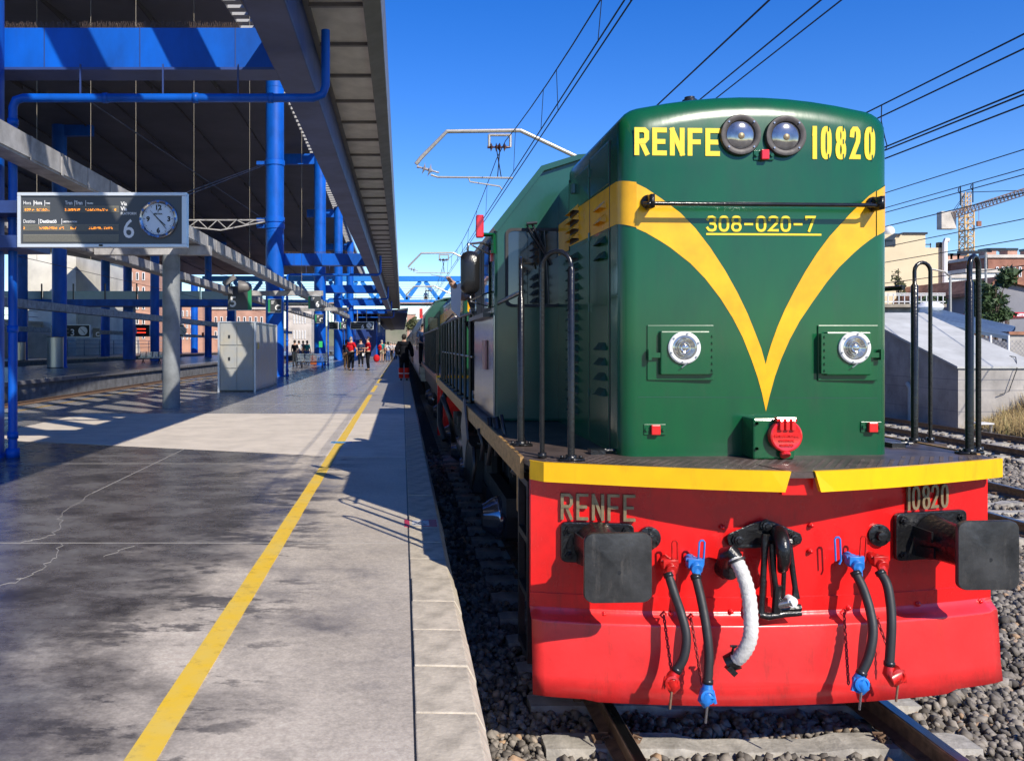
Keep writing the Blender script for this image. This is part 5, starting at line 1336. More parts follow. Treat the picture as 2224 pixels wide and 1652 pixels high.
# heating hose (white wrapped)
q = PB(1573,1225)
MB().lathe((q.x,q.y,q.z-.02),(0,-1,0),[(0,.06),(.05,.055),(.09,.045)],16).tube([PB(1573,1222,.06),PB(1577,1203,.12),PB(1590,1200,.16),PB(1598,1212,.17)],[.045,.045,.045,.04],14).build('hose_elbow', M_blk, beam, smooth=True)
pts = bez([PB(x,y,o) for x,y,o in [(1595,1210,.17),(1612,1245,.21),(1625,1290,.26),(1630,1340,.31),(1628,1385,.34),(1612,1418,.33),(1592,1435,.29)]],7)
rad = [.037+(.003 if i % 2 else -.001) for i in range(len(pts))]
hs_ = MB().tube(pts, rad, 18).build('heating_hose', M_white, beam, smooth=True)
e = pts[-1]; MB().cyl(e+Vector((.02,0,.01)),e+Vector((-.03,.015,-.02)),.05,.044,16).tube([e+Vector((-.02,-.03,.05)),e+Vector((-.02,-.05,.09)),e+Vector((0,-.05,.10)),e+Vector((-.035,-.05,.10))],.007,6).beam(e+Vector((-.04,-.02,-.02)),e+Vector((-.0,-.02,-.06)),.04,.03).build('hose_end', M_blk, hs_, smooth=True)
MB().cyl(pts[1],pts[2],.05,n=12).build('hose_band', M_rub, hs_, smooth=True)
# ---- underframe, bogies
b = MB().box(XC-1.02,XC+1.02,5.7,17.2,1.15,DZ-.035).box(XC-1.0,XC+1.0,9.2,11.2,.30,1.0); b.build('underframe', M_under, L)
M_cap = mat('axle_cap', (.38,.38,.42), .12, metal=.85, noise=.4, nscale=5)
def bogie(yc, parent, wb=2.3, full=True):
    bg_ = MB()
    for s in (-1,1):
        X = XC+s*1.12
        bg_.box(X-.06,X+.06,yc-wb/2-.5,yc+wb/2+.5,.62,.80); bg_.box(X-.08,X+.08,yc-.5,yc+.5,.45,.62)
        for dy in (-.5,.5): bg_.cyl((X,yc+dy,.80),(X,yc+dy,1.02),.10,n=10)
    bg_.box(XC-1.14,XC+1.14,yc-.15,yc+.15,.50,.70)
    bo = bg_.build('bogie', M_under, parent)
    for s in (-1,1):
        for dy in (-wb/2, wb/2):
            y = yc+dy
            w_ = MB().lathe((XC+s*.80,y,.5),(s,0,0),[(0,.53),(.03,.53),(.035,.5),(.14,.5),(.145,.4),(.10,.38),(.10,.12),(.15,.10)],28).build('wheel', M_under, bo, smooth=True)
            X = XC+s*1.05
            MB().box(X-.13,X+.13,y-.19,y+.19,.32,.74).build('axle_box', M_under, bo, bevel=.04)
            MB().lathe((X+s*.12,y,.53),(s,0,0),[(-.05,.18),(0,.205),(.03,.212),(.05,.205),(.10,.18),(.19,.12),(.20,.03)],24).build('axle_cap', M_cap, bo, smooth=True)
    return bo
bogie(10.15, L, 3.35); bogie(15.1, L, 2.3)
# platform-side pipes, sand boxes, chains
b = MB()
for (px0,py0,px1,py1,Y,r) in ((1028,970,1022,1060,8.2,.02),(1075,905,1080,990,7.0,.03),(1088,900,1095,1000,6.5,.015),(1100,985,1118,1035,6.0,.018),(960,860,985,960,13,.04),(1040,930,1045,1000,7.8,.02),(1062,905,1060,1010,7.1,.022),(1111,1020,1150,1050,5.9,.02)):
    b.tube([P(px0,py0,Y),P((px0+px1)/2+6,(py0+py1)/2,Y),P(px1,py1,Y)], r, 7)
b.build('pipework', M_steelD, L, smooth=True)
MB().beam(P(1005,895,9.6),P(1012,985,9.2),.02,.5).build('mud_flap', mat('flap',(.18,.17,.17),.5), L)
MB().box(.84,1.1,10.2,11.6,.45,1.0).build('battery_box', M_under, L, bevel=.02)
MB().cyl((1.0,11.8,.75),(1.0,12.6,.75),.2,n=16).build('air_tank', M_steelD, L, smooth=True)
MB().tube([P(968,852,15),P(955,880,14.4),P(955,920,14.2),P(966,955,14)],.05,8).build('rubber_pipe', M_rub, L, smooth=True)
# end beam of loco 1
MB().box(XC-1.38,XC+1.38,17.3,17.4,.7,DZ-.04).build('rear_beam', M_red, L)
MB().box(XC-1.44,XC-1.36,17.25,17.45,DZ-.12,DZ+.01).build('rear_lip', M_yel, L)

# ================================================================ second locomotive
l2 = thing('locomotive', 'second green locomotive coupled behind the first, its side stripe yellow', 'locomotive', (XC, 27, 0))
h = hood(18.95, 30.4, 'long_hood', l2, M_green, 0, .09, HX-.02, 3.78, 3.64)
for s in (-1,1): MB().box(XH+s*(HX-.02)-.004,XH+s*(HX-.02)+.004,19.05,30.3,2.98,3.26).build('side_stripe', M_yelS, h)
MB().prism([(XC-.70,2.98),(XC-.70,3.28),(XC-.3,3.1),(XC,2.2),(XC+.3,3.1),(XC+.7,3.28),(XC+.7,2.98),(XC+.15,2.5),(XC,1.8),(XC-.15,2.5)],18.94,18.946,lambda u,v,t:(u,t,v)).build('v_stripe', M_yelS, h)
b = MB()
for y in np.arange(19.6,29.8,.75): b.box(XH-HX,XH-HX+.03,y,y+.66,1.62,2.94)
b.build('hood_door', M_green, h)
for y in (20.2,20.6):
    for z in np.arange(3.02,3.26,.06): MB().box(XH-HX-.02,XH-HX+.01,y,y+.3,float(z),float(z)+.025).build('louvre', M_yelS, h)
c2 = cab(30.6, 32.6, l2)
a_, e_ = P(935,692,30.6), P(963,724,30.6); window(XC-1.22, XC-.86, 2.55, 3.22, 30.6, c2)
MB().box(XC-1.35,XC-1.33,30.6,32.6,DZ,2.5).build('kick_panel', M_kick, c2)
MB().box(XC-1.352,XC-1.335,30.9,32.3,2.55,3.2).build('side_window', M_black, c2)
q = P(914,679,30.5); MB().box(q.x-.06,q.x+.06,q.y,q.y+.06,q.z-.2,q.z+.15).build('red_marker', M_redL, c2)
MB().prism([(XC-1.0,3.80),(XC-.60,3.93),(XC,3.99),(XC+.6,3.93),(XC+1.0,3.80)],30.6,32.6,lambda u,v,t:(u,t,v)).build('roof_panel', mat('roof_grey',(.35,.35,.36),.4), c2)
MB().box(XC-1.40,XC+1.40,18.3,33.6,DZ-.12,DZ).build('deck', mat('deck_brown',(.25,.11,.07),.5), l2)
MB().box(XC-1.40,XC+1.40,18.25,18.35,.3,DZ-.13).build('buffer_beam', M_red, l2); MB().box(XC-1.42,XC+1.42,18.22,18.4,DZ-.13,DZ+.02).build('yellow_lip', M_yel, l2)
rl = MB().tube([(XC-1.36,18.6,2.6),(XC-1.36,30.4,2.62)],.022,6).build('walkway_rail', M_steelD, l2)
for y in np.arange(18.7,30.2,.9): MB().cyl((XC-1.36,float(y),DZ),(XC-1.36,float(y),2.6),.02,n=6).build('rail_post', M_blkR, rl)
MB().tube([(XC-1.2,18.5,DZ),(XC-1.2,18.5,2.75),(XC-1.05,18.5,2.9),(XC-.9,18.5,2.75),(XC-.9,18.5,DZ)],.022,8).build('grab_hoop', M_blkR, l2, smooth=True)
MB().box(XC-1.25,XC+1.25,18.5,33.4,.9,DZ-.125).build('underframe', M_under, l2)
bogie(20.55, l2, 2.3); bogie(27.7, l2, 2.3)
# coaches
M_coach = mat('coach_side', (.30,.31,.31), .3, metal=.6, noise=.4, nscale=1, stretch=(1,1,3)); M_coachD = mat('coach_dark', (.10,.11,.105), .35, noise=.3, nscale=1)
prc = [(-1.38,.75),(-1.42,1.3),(-1.42,2.9),(-1.30,3.45),(-.95,3.85),(-.4,4.02),(.4,4.02),(.95,3.85),(1.30,3.45),(1.42,2.9),(1.42,1.3),(1.38,.75)]
for k,(y0,y1,l) in enumerate(((34.6,58,'first coach behind the two locomotives, grey sided'),(58.8,82,'second coach of the train'),(82.8,106,'third coach of the train, far down the platform'),(106.8,130,'fourth coach, a sliver at the end of the platform'),(130.8,200,'last visible coaches merging at the vanishing point'))):
    t = thing('railway_coach', l, 'coach', (XC,(y0+y1)/2,0), 'coaches behind the locomotives')
    body = MB().prism([(XC+x,z) for x,z in prc], y0, y1, lambda u,v,tt:(u,tt,v)).build('body', M_coachD if k else M_coach, t, smooth=True)
    for y in np.arange(y0+2.6,y1-2,1.9):
        w_ = MB().box(XC-1.432,XC-1.41,float(y),float(y)+1.3,2.1,2.9).build('window', M_win, t)
    for y in (y0+.6,y1-1.5): MB().box(XC-1.44,XC-1.40,y,y+.8,1.0,2.95).build('door', M_steelD, t)
    MB().box(XC-1.2,XC+1.2,y0+1,y1-1,.3,.75).build('underframe', M_under, t)
# ================================================================ overhead line
def P_(px,py,Y): return P(px,py,Y)
def cantilever(Y, s, label, full=True):
    # built at the first bracket, measured there, and moved down the line
    Yr = 18.6; f = lambda px,py: P(px,py,Yr)+Vector((0,Y-Yr,s))
    t = thing('overhead_bracket', label, 'bracket', (f(1084,290).x, Y, f(0,290).z), 'catenary brackets over the locomotive track')
    MB().tube([f(903,357),f(914,343),f(970,286),f(1130,284),f(1245,338),f(1420,420)],.045 if full else .06,8).build('bent_tube', M_alu, t)
    ins = MB().lathe(f(905,362),Vector((1,0,-.28)),[(0,.03),(.05,.03),(.06,.02),(.14,.02),(.15,.14),(.19,.03),(.27,.03),(.28,.15),(.32,.05),(.36,.02),(.5,.02)],14)
    ins.build('insulator', mat('porcelain',(.35,.33,.34),.2), t, smooth=True)
    MB().tube([f(935,380),f(950,385),f(1113,387)],.022,6).tube([f(1018,388),f(1020,395),f(1085,405),f(1090,412)],.018,6).build('registration_arm', M_alu, t)
    b = MB().tube([f(1062,293),f(1062,320)],.03,6).tube([f(1108,293),f(1108,320)],.03,6).tube([f(1062,294),f(1108,294)],.03,6); b.build('yoke', M_alu, t)
    MB().lathe(f(1058,320),(1,0,0),[(0,.03),(.06,.03),(.08,.10),(.12,.02),(.17,.02),(.19,.10),(.22,.03),(.27,.10),(.30,.02),(.35,.02),(.37,.10),(.41,.03),(.5,.02)],12).build('insulator', mat('insulator_brown',(.09,.04,.035),.25), t, smooth=True)
    # mast right of the track
    MB().beam((5.3,Y,-.3),(5.3,Y,6.9),.28,.28).build('mast', M_alu, t); MB().tube([f(1420,420),(5.3,Y,5.0)],.045,8).build('stay', M_alu, t)
    # droppers from the yoke
    MB().tube([f(1085,325),f(1080,385)],.012,5).tube([f(1078,325),f(1088,385)],.012,5).build('dropper', M_wire, t)
cantilever(18.6, 0, 'near catenary bracket with insulators, left of the locomotive roof')
cantilever(43.4, 0, 'second catenary bracket, above the oval mirror')
cantilever(68.2, 0, 'third catenary bracket, in front of the blue footbridge', False)
# contact pair and messenger
def line3(X0, X1, z0, z1, sag, sup, y0, y1, n=90):
    pts = []
    for i in range(n+1):
        y = y0+(y1-y0)*i/n; ph = ((y-sup)/24.8) % 1; pts.append((X0+(X1-X0)*(y/40), y, z0 - sag*4*ph*(1-ph)))
    return pts
gC = 'catenary wires over the locomotive track'
for dx, l in ((-.035,'left wire of the close contact pair over the locomotive track'),(.035,'right wire of the close contact pair over the locomotive track')):
    wire([(XC+dx, y, 5.52) for y in (1.5, 20, 60, 230)], .0095, l, gC)
ms = line3(XC-.0, XC-.0, 6.56, 0, .62, 18.6, 2, 230, 130)
wire(ms, .0095, 'sagging messenger wire above the contact pair', gC)
t = thing('dropper_set', 'thin vertical droppers hanging from the messenger wire to the contact pair', 'wire', (XC, 10, 5.5))
for y in (8.1,9.2,11.9,13.0,16.2,21.6,24.6,27.6,30.7,33.5,37,40,46,50,54,58,62):
    ph = ((y-18.6)/24.8) % 1; zt_ = 6.56-.62*4*ph*(1-ph); MB().tube([(XC,y,zt_),(XC+.03*(1 if int(y*10)%2 else -1),y+.05,5.52)],.005 if y<30 else .007,4).build('dropper', M_wire, t)
gR = 'overhead wires crossing the sky to the right of the locomotive'
def rw(px0,py0,px1,py1,z,label,r=.0135):   # wire parallel to the tracks through two pixels
    k = ((px0-CX)/(HZ-py0)+(px1-CX)/(HZ-py1))/2; X = k*(z-CZ)
    Y0 = 2.5; wire([(X,Y0,z),(X,30,z-.0),(X,90,z),(X,260,z)], r, label, gR)
rw(1473,208,1638,0,6.4,'steep wire left of the roof vent, over the sky')
rw(1577,190,1750,0,7.0,'wire rising from the locomotive roof, middle of the three')
rw(1585,190,1828,0,7.6,'rightmost of the three wires rising above the locomotive roof')
rw(1900,235,2223,75,6.4,'topmost wire right of the locomotive')
rw(1900,255,2223,112,6.2,'second wire from the top, right of the locomotive')
rw(1920,325,2223,190,5.54,'third wire from the top, right of the locomotive')
rw(1920,331,2223,200,5.50,'wire paired closely under the third wire, right of the locomotive')
rw(1920,347,2223,226,5.54,'wire below the close pair, right of the locomotive')
rw(1922,415,2223,330,6.6,'wire crossing just above the crane cab')
rw(1922,455,2223,362,6.6,'upper wire crossing the crane mast')
rw(1922,459,2223,383,6.2,'lower wire crossing the crane mast')
rw(1922,495,2223,415,5.54,'wire following the crane jib')
rw(1922,530,2223,483,5.54,'wire crossing the top of the cream building')
rw(1922,560,2223,530,5.2,'wire crossing the middle of the cream building',.014)
rw(1922,608,2223,585,4.6,'lowest wire, in front of the cream building',.014)
t = thing('dropper_set', 'looped droppers on the wires beside the crane', 'wire', tuple(P(2100,400,18)))
for (px,pa,pb,Y) in ((2085,404,447,16),(2112,397,440,16)): MB().tube([P(px,pa,Y),P(px,pb,Y)],.012,4).tube([P(px-3,pa+4,Y),P(px-5,pa+10,Y),P(px-2,pa+16,Y),P(px,pa+8,Y)],.01,4).build('dropper', M_wire, t)
t = MB().tube([P(1914,230,12),P(1913,262,12),P(1921,300,12),P(1926,318,12),P(1922,326,12),P(1916,322,12)],.008,4).build('hanging_wire', M_wire); tag(t,'looped loose wire hanging just right of the locomotive nose top','wire')

# ================================================================ footbridges
t = thing('footbridge', 'bright blue lattice footbridge crossing the tracks beyond the train', 'footbridge', (0,110,5))
Yb = 110; z = lambda py: P(0,py,Yb).z; X0, X1 = P(440,0,Yb).x, 22
MB().box(X0,X1,Yb-.3,Yb+.3,z(611),z(600)).build('top_chord', M_truss, t); MB().box(X0,X1,Yb-.3,Yb+.3,z(659),z(651)).build('bottom_chord', M_truss, t)
MB().box(X0,X1,Yb+.5,Yb+3,z(662),z(659)).build('deck', M_steelD, t)
x = X0; i = 0
while x < X1-2:
    MB().beam((x,Yb,z(611)),(x+1.75,Yb,z(651)),.5,.3,(0,1,0)).build('diagonal', M_truss, t); MB().beam((x+1.75,Yb,z(651)),(x+3.5,Yb,z(611)),.5,.3,(0,1,0)).build('diagonal', M_truss, t); x += 3.5+.6
b = MB()
for py in range(614,652,5): b.box(X0,X1,Yb+2.9,Yb+2.95,z(py)-.03,z(py)+.03)
b.build('mesh_railing', M_alu, t)
MB().box(X0,X1,Yb-.31,Yb-.30,z(659),z(657)).build('edge_strip', M_bgb, t)
for x in (-22,20): MB().box(x-.5,x+.5,Yb-.5,Yb+.5,-.3,z(659)).build('pier', M_blue, t)
t = thing('footbridge', 'second footbridge with teal glass sides over the left platforms', 'footbridge', (-30,86,5.5))
Yb = 86; z = lambda py: P(0,py,Yb).z; Xa, Xb_ = -46, P(575,0,Yb).x
MB().box(Xa,Xb_,Yb,Yb+3.5,z(664),z(650)).build('deck_girder', M_blue, t); MB().box(Xa,Xb_,Yb-.05,Yb,z(667),z(664)).build('lower_edge', M_blueD, t)
x = Xa
while x < Xb_-3:
    MB().box(x+.1,x+3.1,Yb+.1,Yb+.13,z(650),z(632)).build('glass_panel', M_curtain, t); MB().box(x-.06,x+.06,Yb,Yb+.12,z(650),z(616)).build('post', M_steelD, t); x += 3.2
for x in (-44,-13,-28): MB().box(x-.5,x+.5,Yb+1,Yb+2,PZ,z(664)).build('pier', M_blue, t)

# ================================================================ background left: retaining wall and town
def windows(bd, x0,x1,z0,z1,Y,nx,nz,mw=None,frac=.45,axis='y'):
    for i in range(nx):
        for k in range(nz):
            cx_ = x0+(x1-x0)*(i+.5)/nx; cz_ = z0+(z1-z0)*(k+.5)/nz; w_ = (x1-x0)/nx*frac; h_ = (z1-z0)/nz*.55
            if axis == 'y': f = MB().box(cx_-w_/2,cx_+w_/2,Y-.12,Y+.05,cz_-h_/2,cz_+h_/2)
            f = f.build('window', M_ring, bd); MB().box(cx_-w_/2+.12,cx_+w_/2-.12,Y-.15,Y-.121,cz_-h_/2+.12,cz_+h_/2-.12).build('pane', M_win, f)
t = thing('retaining_wall', 'long pale concrete retaining wall with ribs beyond the third platform', 'wall', (-49,120,0))
MB().box(-52,-50,20,320,-.3,5.0).build('wall_face', M_sand, t)
MB().box(-52.2,-49.7,20,320,5.0,5.4).build('coping', M_bgw, t)
for y in np.arange(96,300,7.5): MB().prism([(-50,-.3),(-48.2,-.3),(-48.8,4.9),(-50,4.9)],float(y),float(y)+1.4,lambda u,v,tt:(u,tt,v)).build('buttress', M_bgw, t)
b = MB()
for y in np.arange(30,300,5): b.cyl((-50.5,y,5.4),(-50.5,y,6.8),.05,n=5)
for z_ in (6.0,6.8): b.box(-50.55,-50.45,30,300,z_-.03,z_+.03)
b.build('railing', M_steelD, t)
def building(name,label,x0,x1,Y,depth,h,m,nx,nz,roof='flat',zb=-.3,rm=None,frac=.45,wt=None):
    t = thing(name,label,'building',((x0+x1)/2,Y+depth/2,zb)); MB().box(x0,x1,Y,Y+depth,zb,h).build('wall', m, t)
    if nx: windows(t,x0+1,x1-1,(zb+3) if wt is None else wt,h-.8,Y,nx,nz,frac=frac)
    if roof == 'flat': MB().box(x0-.3,x1+.3,Y-.3,Y+depth+.3,h,h+.5).build('parapet', M_bgw, t)
    elif roof == 'gable':
        MB().prism([(x0-.4,h),((x0+x1)/2,h+(x1-x0)*.24),(x1+.4,h)],Y-.4,Y+depth,lambda u,v,tt:(u,tt,v)).build('roof', rm or M_tile, t)
    elif roof == 'hip': MB().prism([(x0-.4,h),(x0+2,h+2.2),(x1-2,h+2.2),(x1+.4,h)],Y-.4,Y+depth,lambda u,v,tt:(u,tt,v)).build('roof', M_tile, t)
    return t
def pxb(name,label,px0,px1,py0,Y,depth,m,nx,nz,**k):
    return building(name,label,P(px0,0,Y).x,P(px1,0,Y).x,Y,depth,P(0,py0,Y).z,m,nx,nz,**k)
pxb('concrete_tower','tall pale ribbed concrete block behind the blue columns at far left',55,165,548,118,20,M_sand,0,0)
b_ = pxb('apartment_block','pale apartment block with small windows between two left columns',166,235,566,150,20,M_bgw,4,4)
pxb('apartment_block','terracotta apartment block with a red awning',240,330,575,160,18,M_bgb,5,5)
q0, q1 = P(263,588,159), P(278,601,159); o = MB().box(q0.x,q1.x,157.5,159.4,q1.z,q0.z).build('awning', mat('awning_red',(.6,.03,.05),.7)); tag(o,'red awning on the terracotta apartment block','awning')
pxb('apartment_block','orange brick block seen under the second footbridge',345,440,660,170,15,M_bgb,8,3)
pxb('apartment_block','long orange block behind the signs near the second column',452,585,672,175,15,M_bgb,9,2)
pxb('apartment_block','cream block between the second and third blue columns',625,676,668,180,15,M_bgw,5,2)
# tilted concrete abutment
t = MB().prism([(-48,PZ),(-48,5.3),(-40.5,3.4),(-40.5,PZ)],64,66.5,lambda u,v,tt:(u,tt,v)).build('ramp_wall', M_bgw); 
t.location = t.location + Vector((0,36,-.3)); tag(t,'sloping pale concrete ramp wall behind the second platform','wall')
# fence along platform 3
t = thing('railing', 'low grey railing along the third platform', 'railing', (-44,120,PZ))
for y in np.arange(100,230,6): MB().cyl((-44,float(y),PZ),(-44,float(y),PZ+2.2),.06,n=6).build('post', M_tray, t)
for z_ in (PZ+1.0,PZ+1.6,PZ+2.15): MB().box(-44.04,-43.96,98,232,z_-.04,z_+.04).build('bar', M_tray, t)

# ================================================================ background right
M_cream = mat('cream_render', (.66,.55,.36), .85, noise=.1, nscale=.3)
Yc = 88; t = thing('cream_building','blank cream apartment building with a flat dark roof edge','building',tuple(P(1985,748,Yc)))
cxm = lambda px,Y=Yc: P(px,0,Y).x; czm = lambda py,Y=Yc: P(0,py,Y).z
MB().box(cxm(1870),cxm(2009),Yc,Yc+14,-.3,czm(509)).build('wall', M_cream, t); MB().box(cxm(2009),cxm(2049),Yc+.02,Yc+13,-.3,czm(538)).build('wall', M_cream, t)
MB().box(cxm(1960),cxm(2009)+.15,Yc-.15,Yc+14,czm(509),czm(505)).build('roof_edge', M_steelD, t)
MB().prism([(cxm(1915),czm(522)),(cxm(1938),czm(508)),(cxm(1955),czm(508)),(cxm(1955),czm(511)),(cxm(1942),czm(511)),(cxm(1938),czm(522))],Yc-.3,Yc-.05,lambda u,v,tt:(u,tt,v)).build('sloped_glazing', M_win, t)
MB().box(cxm(1922),cxm(1943),Yc-.1,Yc+.1,czm(535),czm(520)).build('window', M_win, t)
MB().tube([(cxm(2047),Yc-.3,czm(680)),(cxm(2047),Yc-.3,czm(528)),(cxm(2049),Yc-.3,czm(522)),(cxm(2055),Yc-.3,czm(523))],.25,8).build('flue_pipe', M_ring, t, smooth=True)
MB().box(cxm(2038),cxm(2045),Yc,Yc+.5,czm(538),czm(526)).build('chimney', M_steelD, t)
MB().sphere((cxm(1941),Yc+1,czm(500)),.6).build('satellite_dish', M_ring, t, smooth=True)
MB().tube([(cxm(1941),Yc+1,czm(505)),(cxm(1941),Yc+1,czm(488))],.06,4).tube([(cxm(1934),Yc+1,czm(490)),(cxm(1945),Yc+1,czm(489))],.05,4).build('aerial', M_steelD, t)
MB().box(cxm(2010),cxm(2022),Yc,Yc+.1,czm(532),czm(530)).box(cxm(2020),cxm(2021),Yc,Yc+.1,czm(538),czm(528)).build('roof_rail', M_steelD, t)
# crane
Yk = 170; t = thing('tower_crane','yellow tower crane with its jib pointing right','crane',tuple(P(2098,748,Yk)))
def lattice(a, b, w, n, m, nm, par, tri=False):
    a, b = Vector(a), Vector(b); d = (b-a)/n; dn = d.normalized(); up = Vector((0,1,0)); r = dn.cross(up).normalized()*w/2; u = up*w/2; q = MB(); th = w*.11
    cs = [r+u, r-u, -r-u, -r+u]
    for c in cs: q.beam(a+c,b+c,th,th)
    for i in range(n):
        p = a+d*i
        for k in range(4): c0_, c1__ = cs[k], cs[(k+1)%4]; q.beam(p+c0_,p+d+c1__,th*.6,th*.6); q.beam(p+c0_,p+c1__,th*.6,th*.6)
    return q.build(nm, m, par)
lattice(P(2098,748,Yk)-Vector((0,0,4)),P(2098,458,Yk),1.8,24,M_crane,'mast',t)
lattice(P(2098,457,Yk),P(2098,418,Yk),1.1,4,M_crane,'apex',t)
lattice(P(2060,470,Yk),P(2300,392,Yk-14),1.2,30,mat('jib_tan',(.60,.40,.28),.5),'jib',t)
q = P(2058,470,Yk); MB().box(q.x-1.8,q.x+1.2,Yk-.8,Yk+.8,q.z-2.6,q.z+.9).build('counterweight', M_bgw, t, bevel=.1)
MB().tube([P(2098,418,Yk),P(2240,413,Yk-8)],.07,4).tube([P(2096,420,Yk),P(2066,462,Yk)],.05,4).tube([P(2096,420,Yk),P(2072,462,Yk)],.05,4).build('stay_cable', M_steelD, t)
MB().tube([P(2125,448,Yk-2),P(2125,482,Yk-2)],.05,4).cbox(P(2125,486,Yk-2),.8,.4,1.0).build('hook_block', M_brick, t)
# brick blocks far right
for (a,b2,py,Y,l,m,nx) in ((2050,2095,570,150,'brick block with chimneys left of the crane mast',M_brick,3),(2145,2223+60,560,140,'long brown brick block on the skyline at the right edge',M_brick,9),(2096,2150,577,150,'brick block behind the crane mast and street lamp',M_brick,4)):
    t = pxb('brick_block', l, a, b2, py, Y, 15, m, nx, 2, wt=P(0,650,Y).z); 
    for k in range(3):
        cxx = P(a+6+(b2-a)*k/3,0,Y).x; zz = P(0,py,Y).z; MB().box(cxx,cxx+1.6,Y+1,Y+3,zz,zz+1.3).build('chimney', M_bgb, t); MB().box(cxx-.1,cxx+1.7,Y+.9,Y+3.1,zz+1.3,zz+1.7).build('chimney_cap', M_win, t)
o = pxb('white_block','low white building below the brick blocks',2098,2176,592,120,10,M_ring,0,0)
o = pxb('white_block','white strip building right of the cream building',2050,2098,604,118,10,M_ring,0,0)
def gable(px0,pxm,px1,pye,pym,Y,label,dep=14,m=M_bgw):
    t = thing('gabled_house',label,'house',((P(px0,0,Y).x+P(px1,0,Y).x)/2,Y,-.3)); x0,xm,x1 = P(px0,0,Y).x,P(pxm,0,Y).x,P(px1,0,Y).x; ze,zm = P(0,pye,Y).z,P(0,pym,Y).z
    MB().prism([(x0,-.3),(x0,ze),(xm,zm),(x1,ze),(x1,-.3)],Y,Y+dep,lambda u,v,tt:(u,tt,v)).build('wall', m, t)
    MB().prism([(xm,zm+.05),(xm,zm+.35),(x1+.5,ze+.25),(x1+.5,ze-.05)],Y-.5,Y+dep,lambda u,v,tt:(u,tt,v)).build('roof', M_tile, t)
    MB().prism([(x0-.5,ze-.05),(x0-.5,ze+.25),(xm,zm+.35),(xm,zm+.05)],Y-.5,Y+dep,lambda u,v,tt:(u,tt,v)).build('roof', M_tile, t)
    return t
M_greyw = mat('grey_wall',(.22,.22,.24),.85,noise=.15,nscale=.5)
g1 = gable(2030,2052,2115,652,628,82,'small grey house with a red tiled roof left of the street tree',m=M_greyw)
g2 = gable(2140,2158,2300,640,610,75,'larger grey house with a tiled roof above the petrol station',m=M_greyw)
MB().box(P(2155,0,75).x,P(2176,0,75).x,74.8,75.1,P(0,690,75).z,P(0,645,75).z).build('brick_panel', M_brick, g2)
f = MB().box(P(2156,0,75).x,P(2175,0,75).x,74.7,74.8,P(0,684,75).z,P(0,660,75).z).build('window', M_ring, g2)
for i in range(4):
    for k in range(2): 
        xa = P(2157.2+i*4.6,0,75).x; MB().box(xa,xa+.14,74.66,74.7,P(0,683,75).z,P(0,661,75).z).build('pane_bar', M_win, g2) if k else None
# petrol station
Yp = 62; t = thing('petrol_station','red petrol station canopy with white lettering at the right edge','canopy',tuple(P(2200,748,Yp)))
cp = MB().box(P(2165,0,Yp).x,P(2330,0,Yp).x,Yp,Yp+8,P(0,688,Yp).z,P(0,678,Yp).z).build('canopy', mat('canopy_red',(.62,.01,.03),.4), t)
text_mesh('suma', .42, facing(P(2202,0,Yp).x, Yp-.02, P(0,686.5,Yp).z), 'lettering', M_txt, t, .012)
for px in (2190,2250): MB().cyl((P(px,0,Yp).x,Yp+3,-.3),(P(px,0,Yp).x,Yp+3,P(0,688,Yp).z),.15,n=8).build('post', M_ring, t)
MB().box(P(2188,0,Yp).x,P(2300,0,Yp).x,Yp+7,Yp+8,-.3,P(0,688,Yp).z).build('kiosk_wall', M_bgb, t)
# overpass
t = thing('road_overpass','grey concrete road ramp with metal railings in front of the cream building','bridge',tuple(P(1990,680,50)))
Yo = 52; MB().box(P(1860,0,Yo).x,P(2055,0,Yo).x,Yo,Yo+7,P(0,667,Yo).z,P(0,660,Yo).z).build('slab', mat('slab',(.30,.26,.2),.8,noise=.3,nscale=2), t)
MB().box(P(1860,0,Yo).x,P(2040,0,Yo).x,Yo+.6,Yo+6,P(0,680,Yo).z,P(0,667,Yo).z).build('girder', M_conc, t)
b = MB()
for py in (637,641,655): b.box(P(1860,0,Yo).x,P(2055,0,Yo).x,Yo+.1,Yo+.14,P(0,py,Yo).z-.025,P(0,py,Yo).z+.025)
for px in range(1870,2056,12): b.box(P(px,0,Yo).x-.02,P(px,0,Yo).x+.02,Yo+.1,Yo+.14,P(0,660,Yo).z,P(0,637,Yo).z)
b.build('railing', M_ring, t)
for px in (1900,1960,2030): MB().cyl((P(px,0,Yo).x,Yo+3,-.3),(P(px,0,Yo).x,Yo+3,P(0,680,Yo).z),.4,n=10).build('pier', M_conc, t)
# corrugated shed roof
t = thing('corrugated_shed','blue grey corrugated metal roof sloping down to the right','shed',tuple(P(2100,748,40)))
A_, B_, C_, D_ = P(2000,668,46), P(2045,666,46), P(2205,715,41), P(2190,738,36)
A2 = P(1990,700,38); b = MB(); n = 13
for i in range(n):
    u0, u1 = i/n, (i+1)/n; up_ = .16
    for (ua, ub, dz) in ((u0,(u0+u1)/2,up_),((u0+u1)/2,u1,-0.0)):
        pa, pb = A2.lerp(A_,ua), A2.lerp(A_,ub); pc, pd = D_.lerp(C_,ua), D_.lerp(C_,ub); z_ = Vector((0,0,dz))
        b.add([pa+z_,pb+z_,pd+z_,pc+z_],[(0,1,2,3)])
    for ua in (u0,(u0+u1)/2): pa = A2.lerp(A_,ua); pc = D_.lerp(C_,ua); b.add([pa,pa+Vector((0,0,.16)),pc+Vector((0,0,.16)),pc],[(0,1,2,3)])
b.build('roof_sheet', M_corr, t)
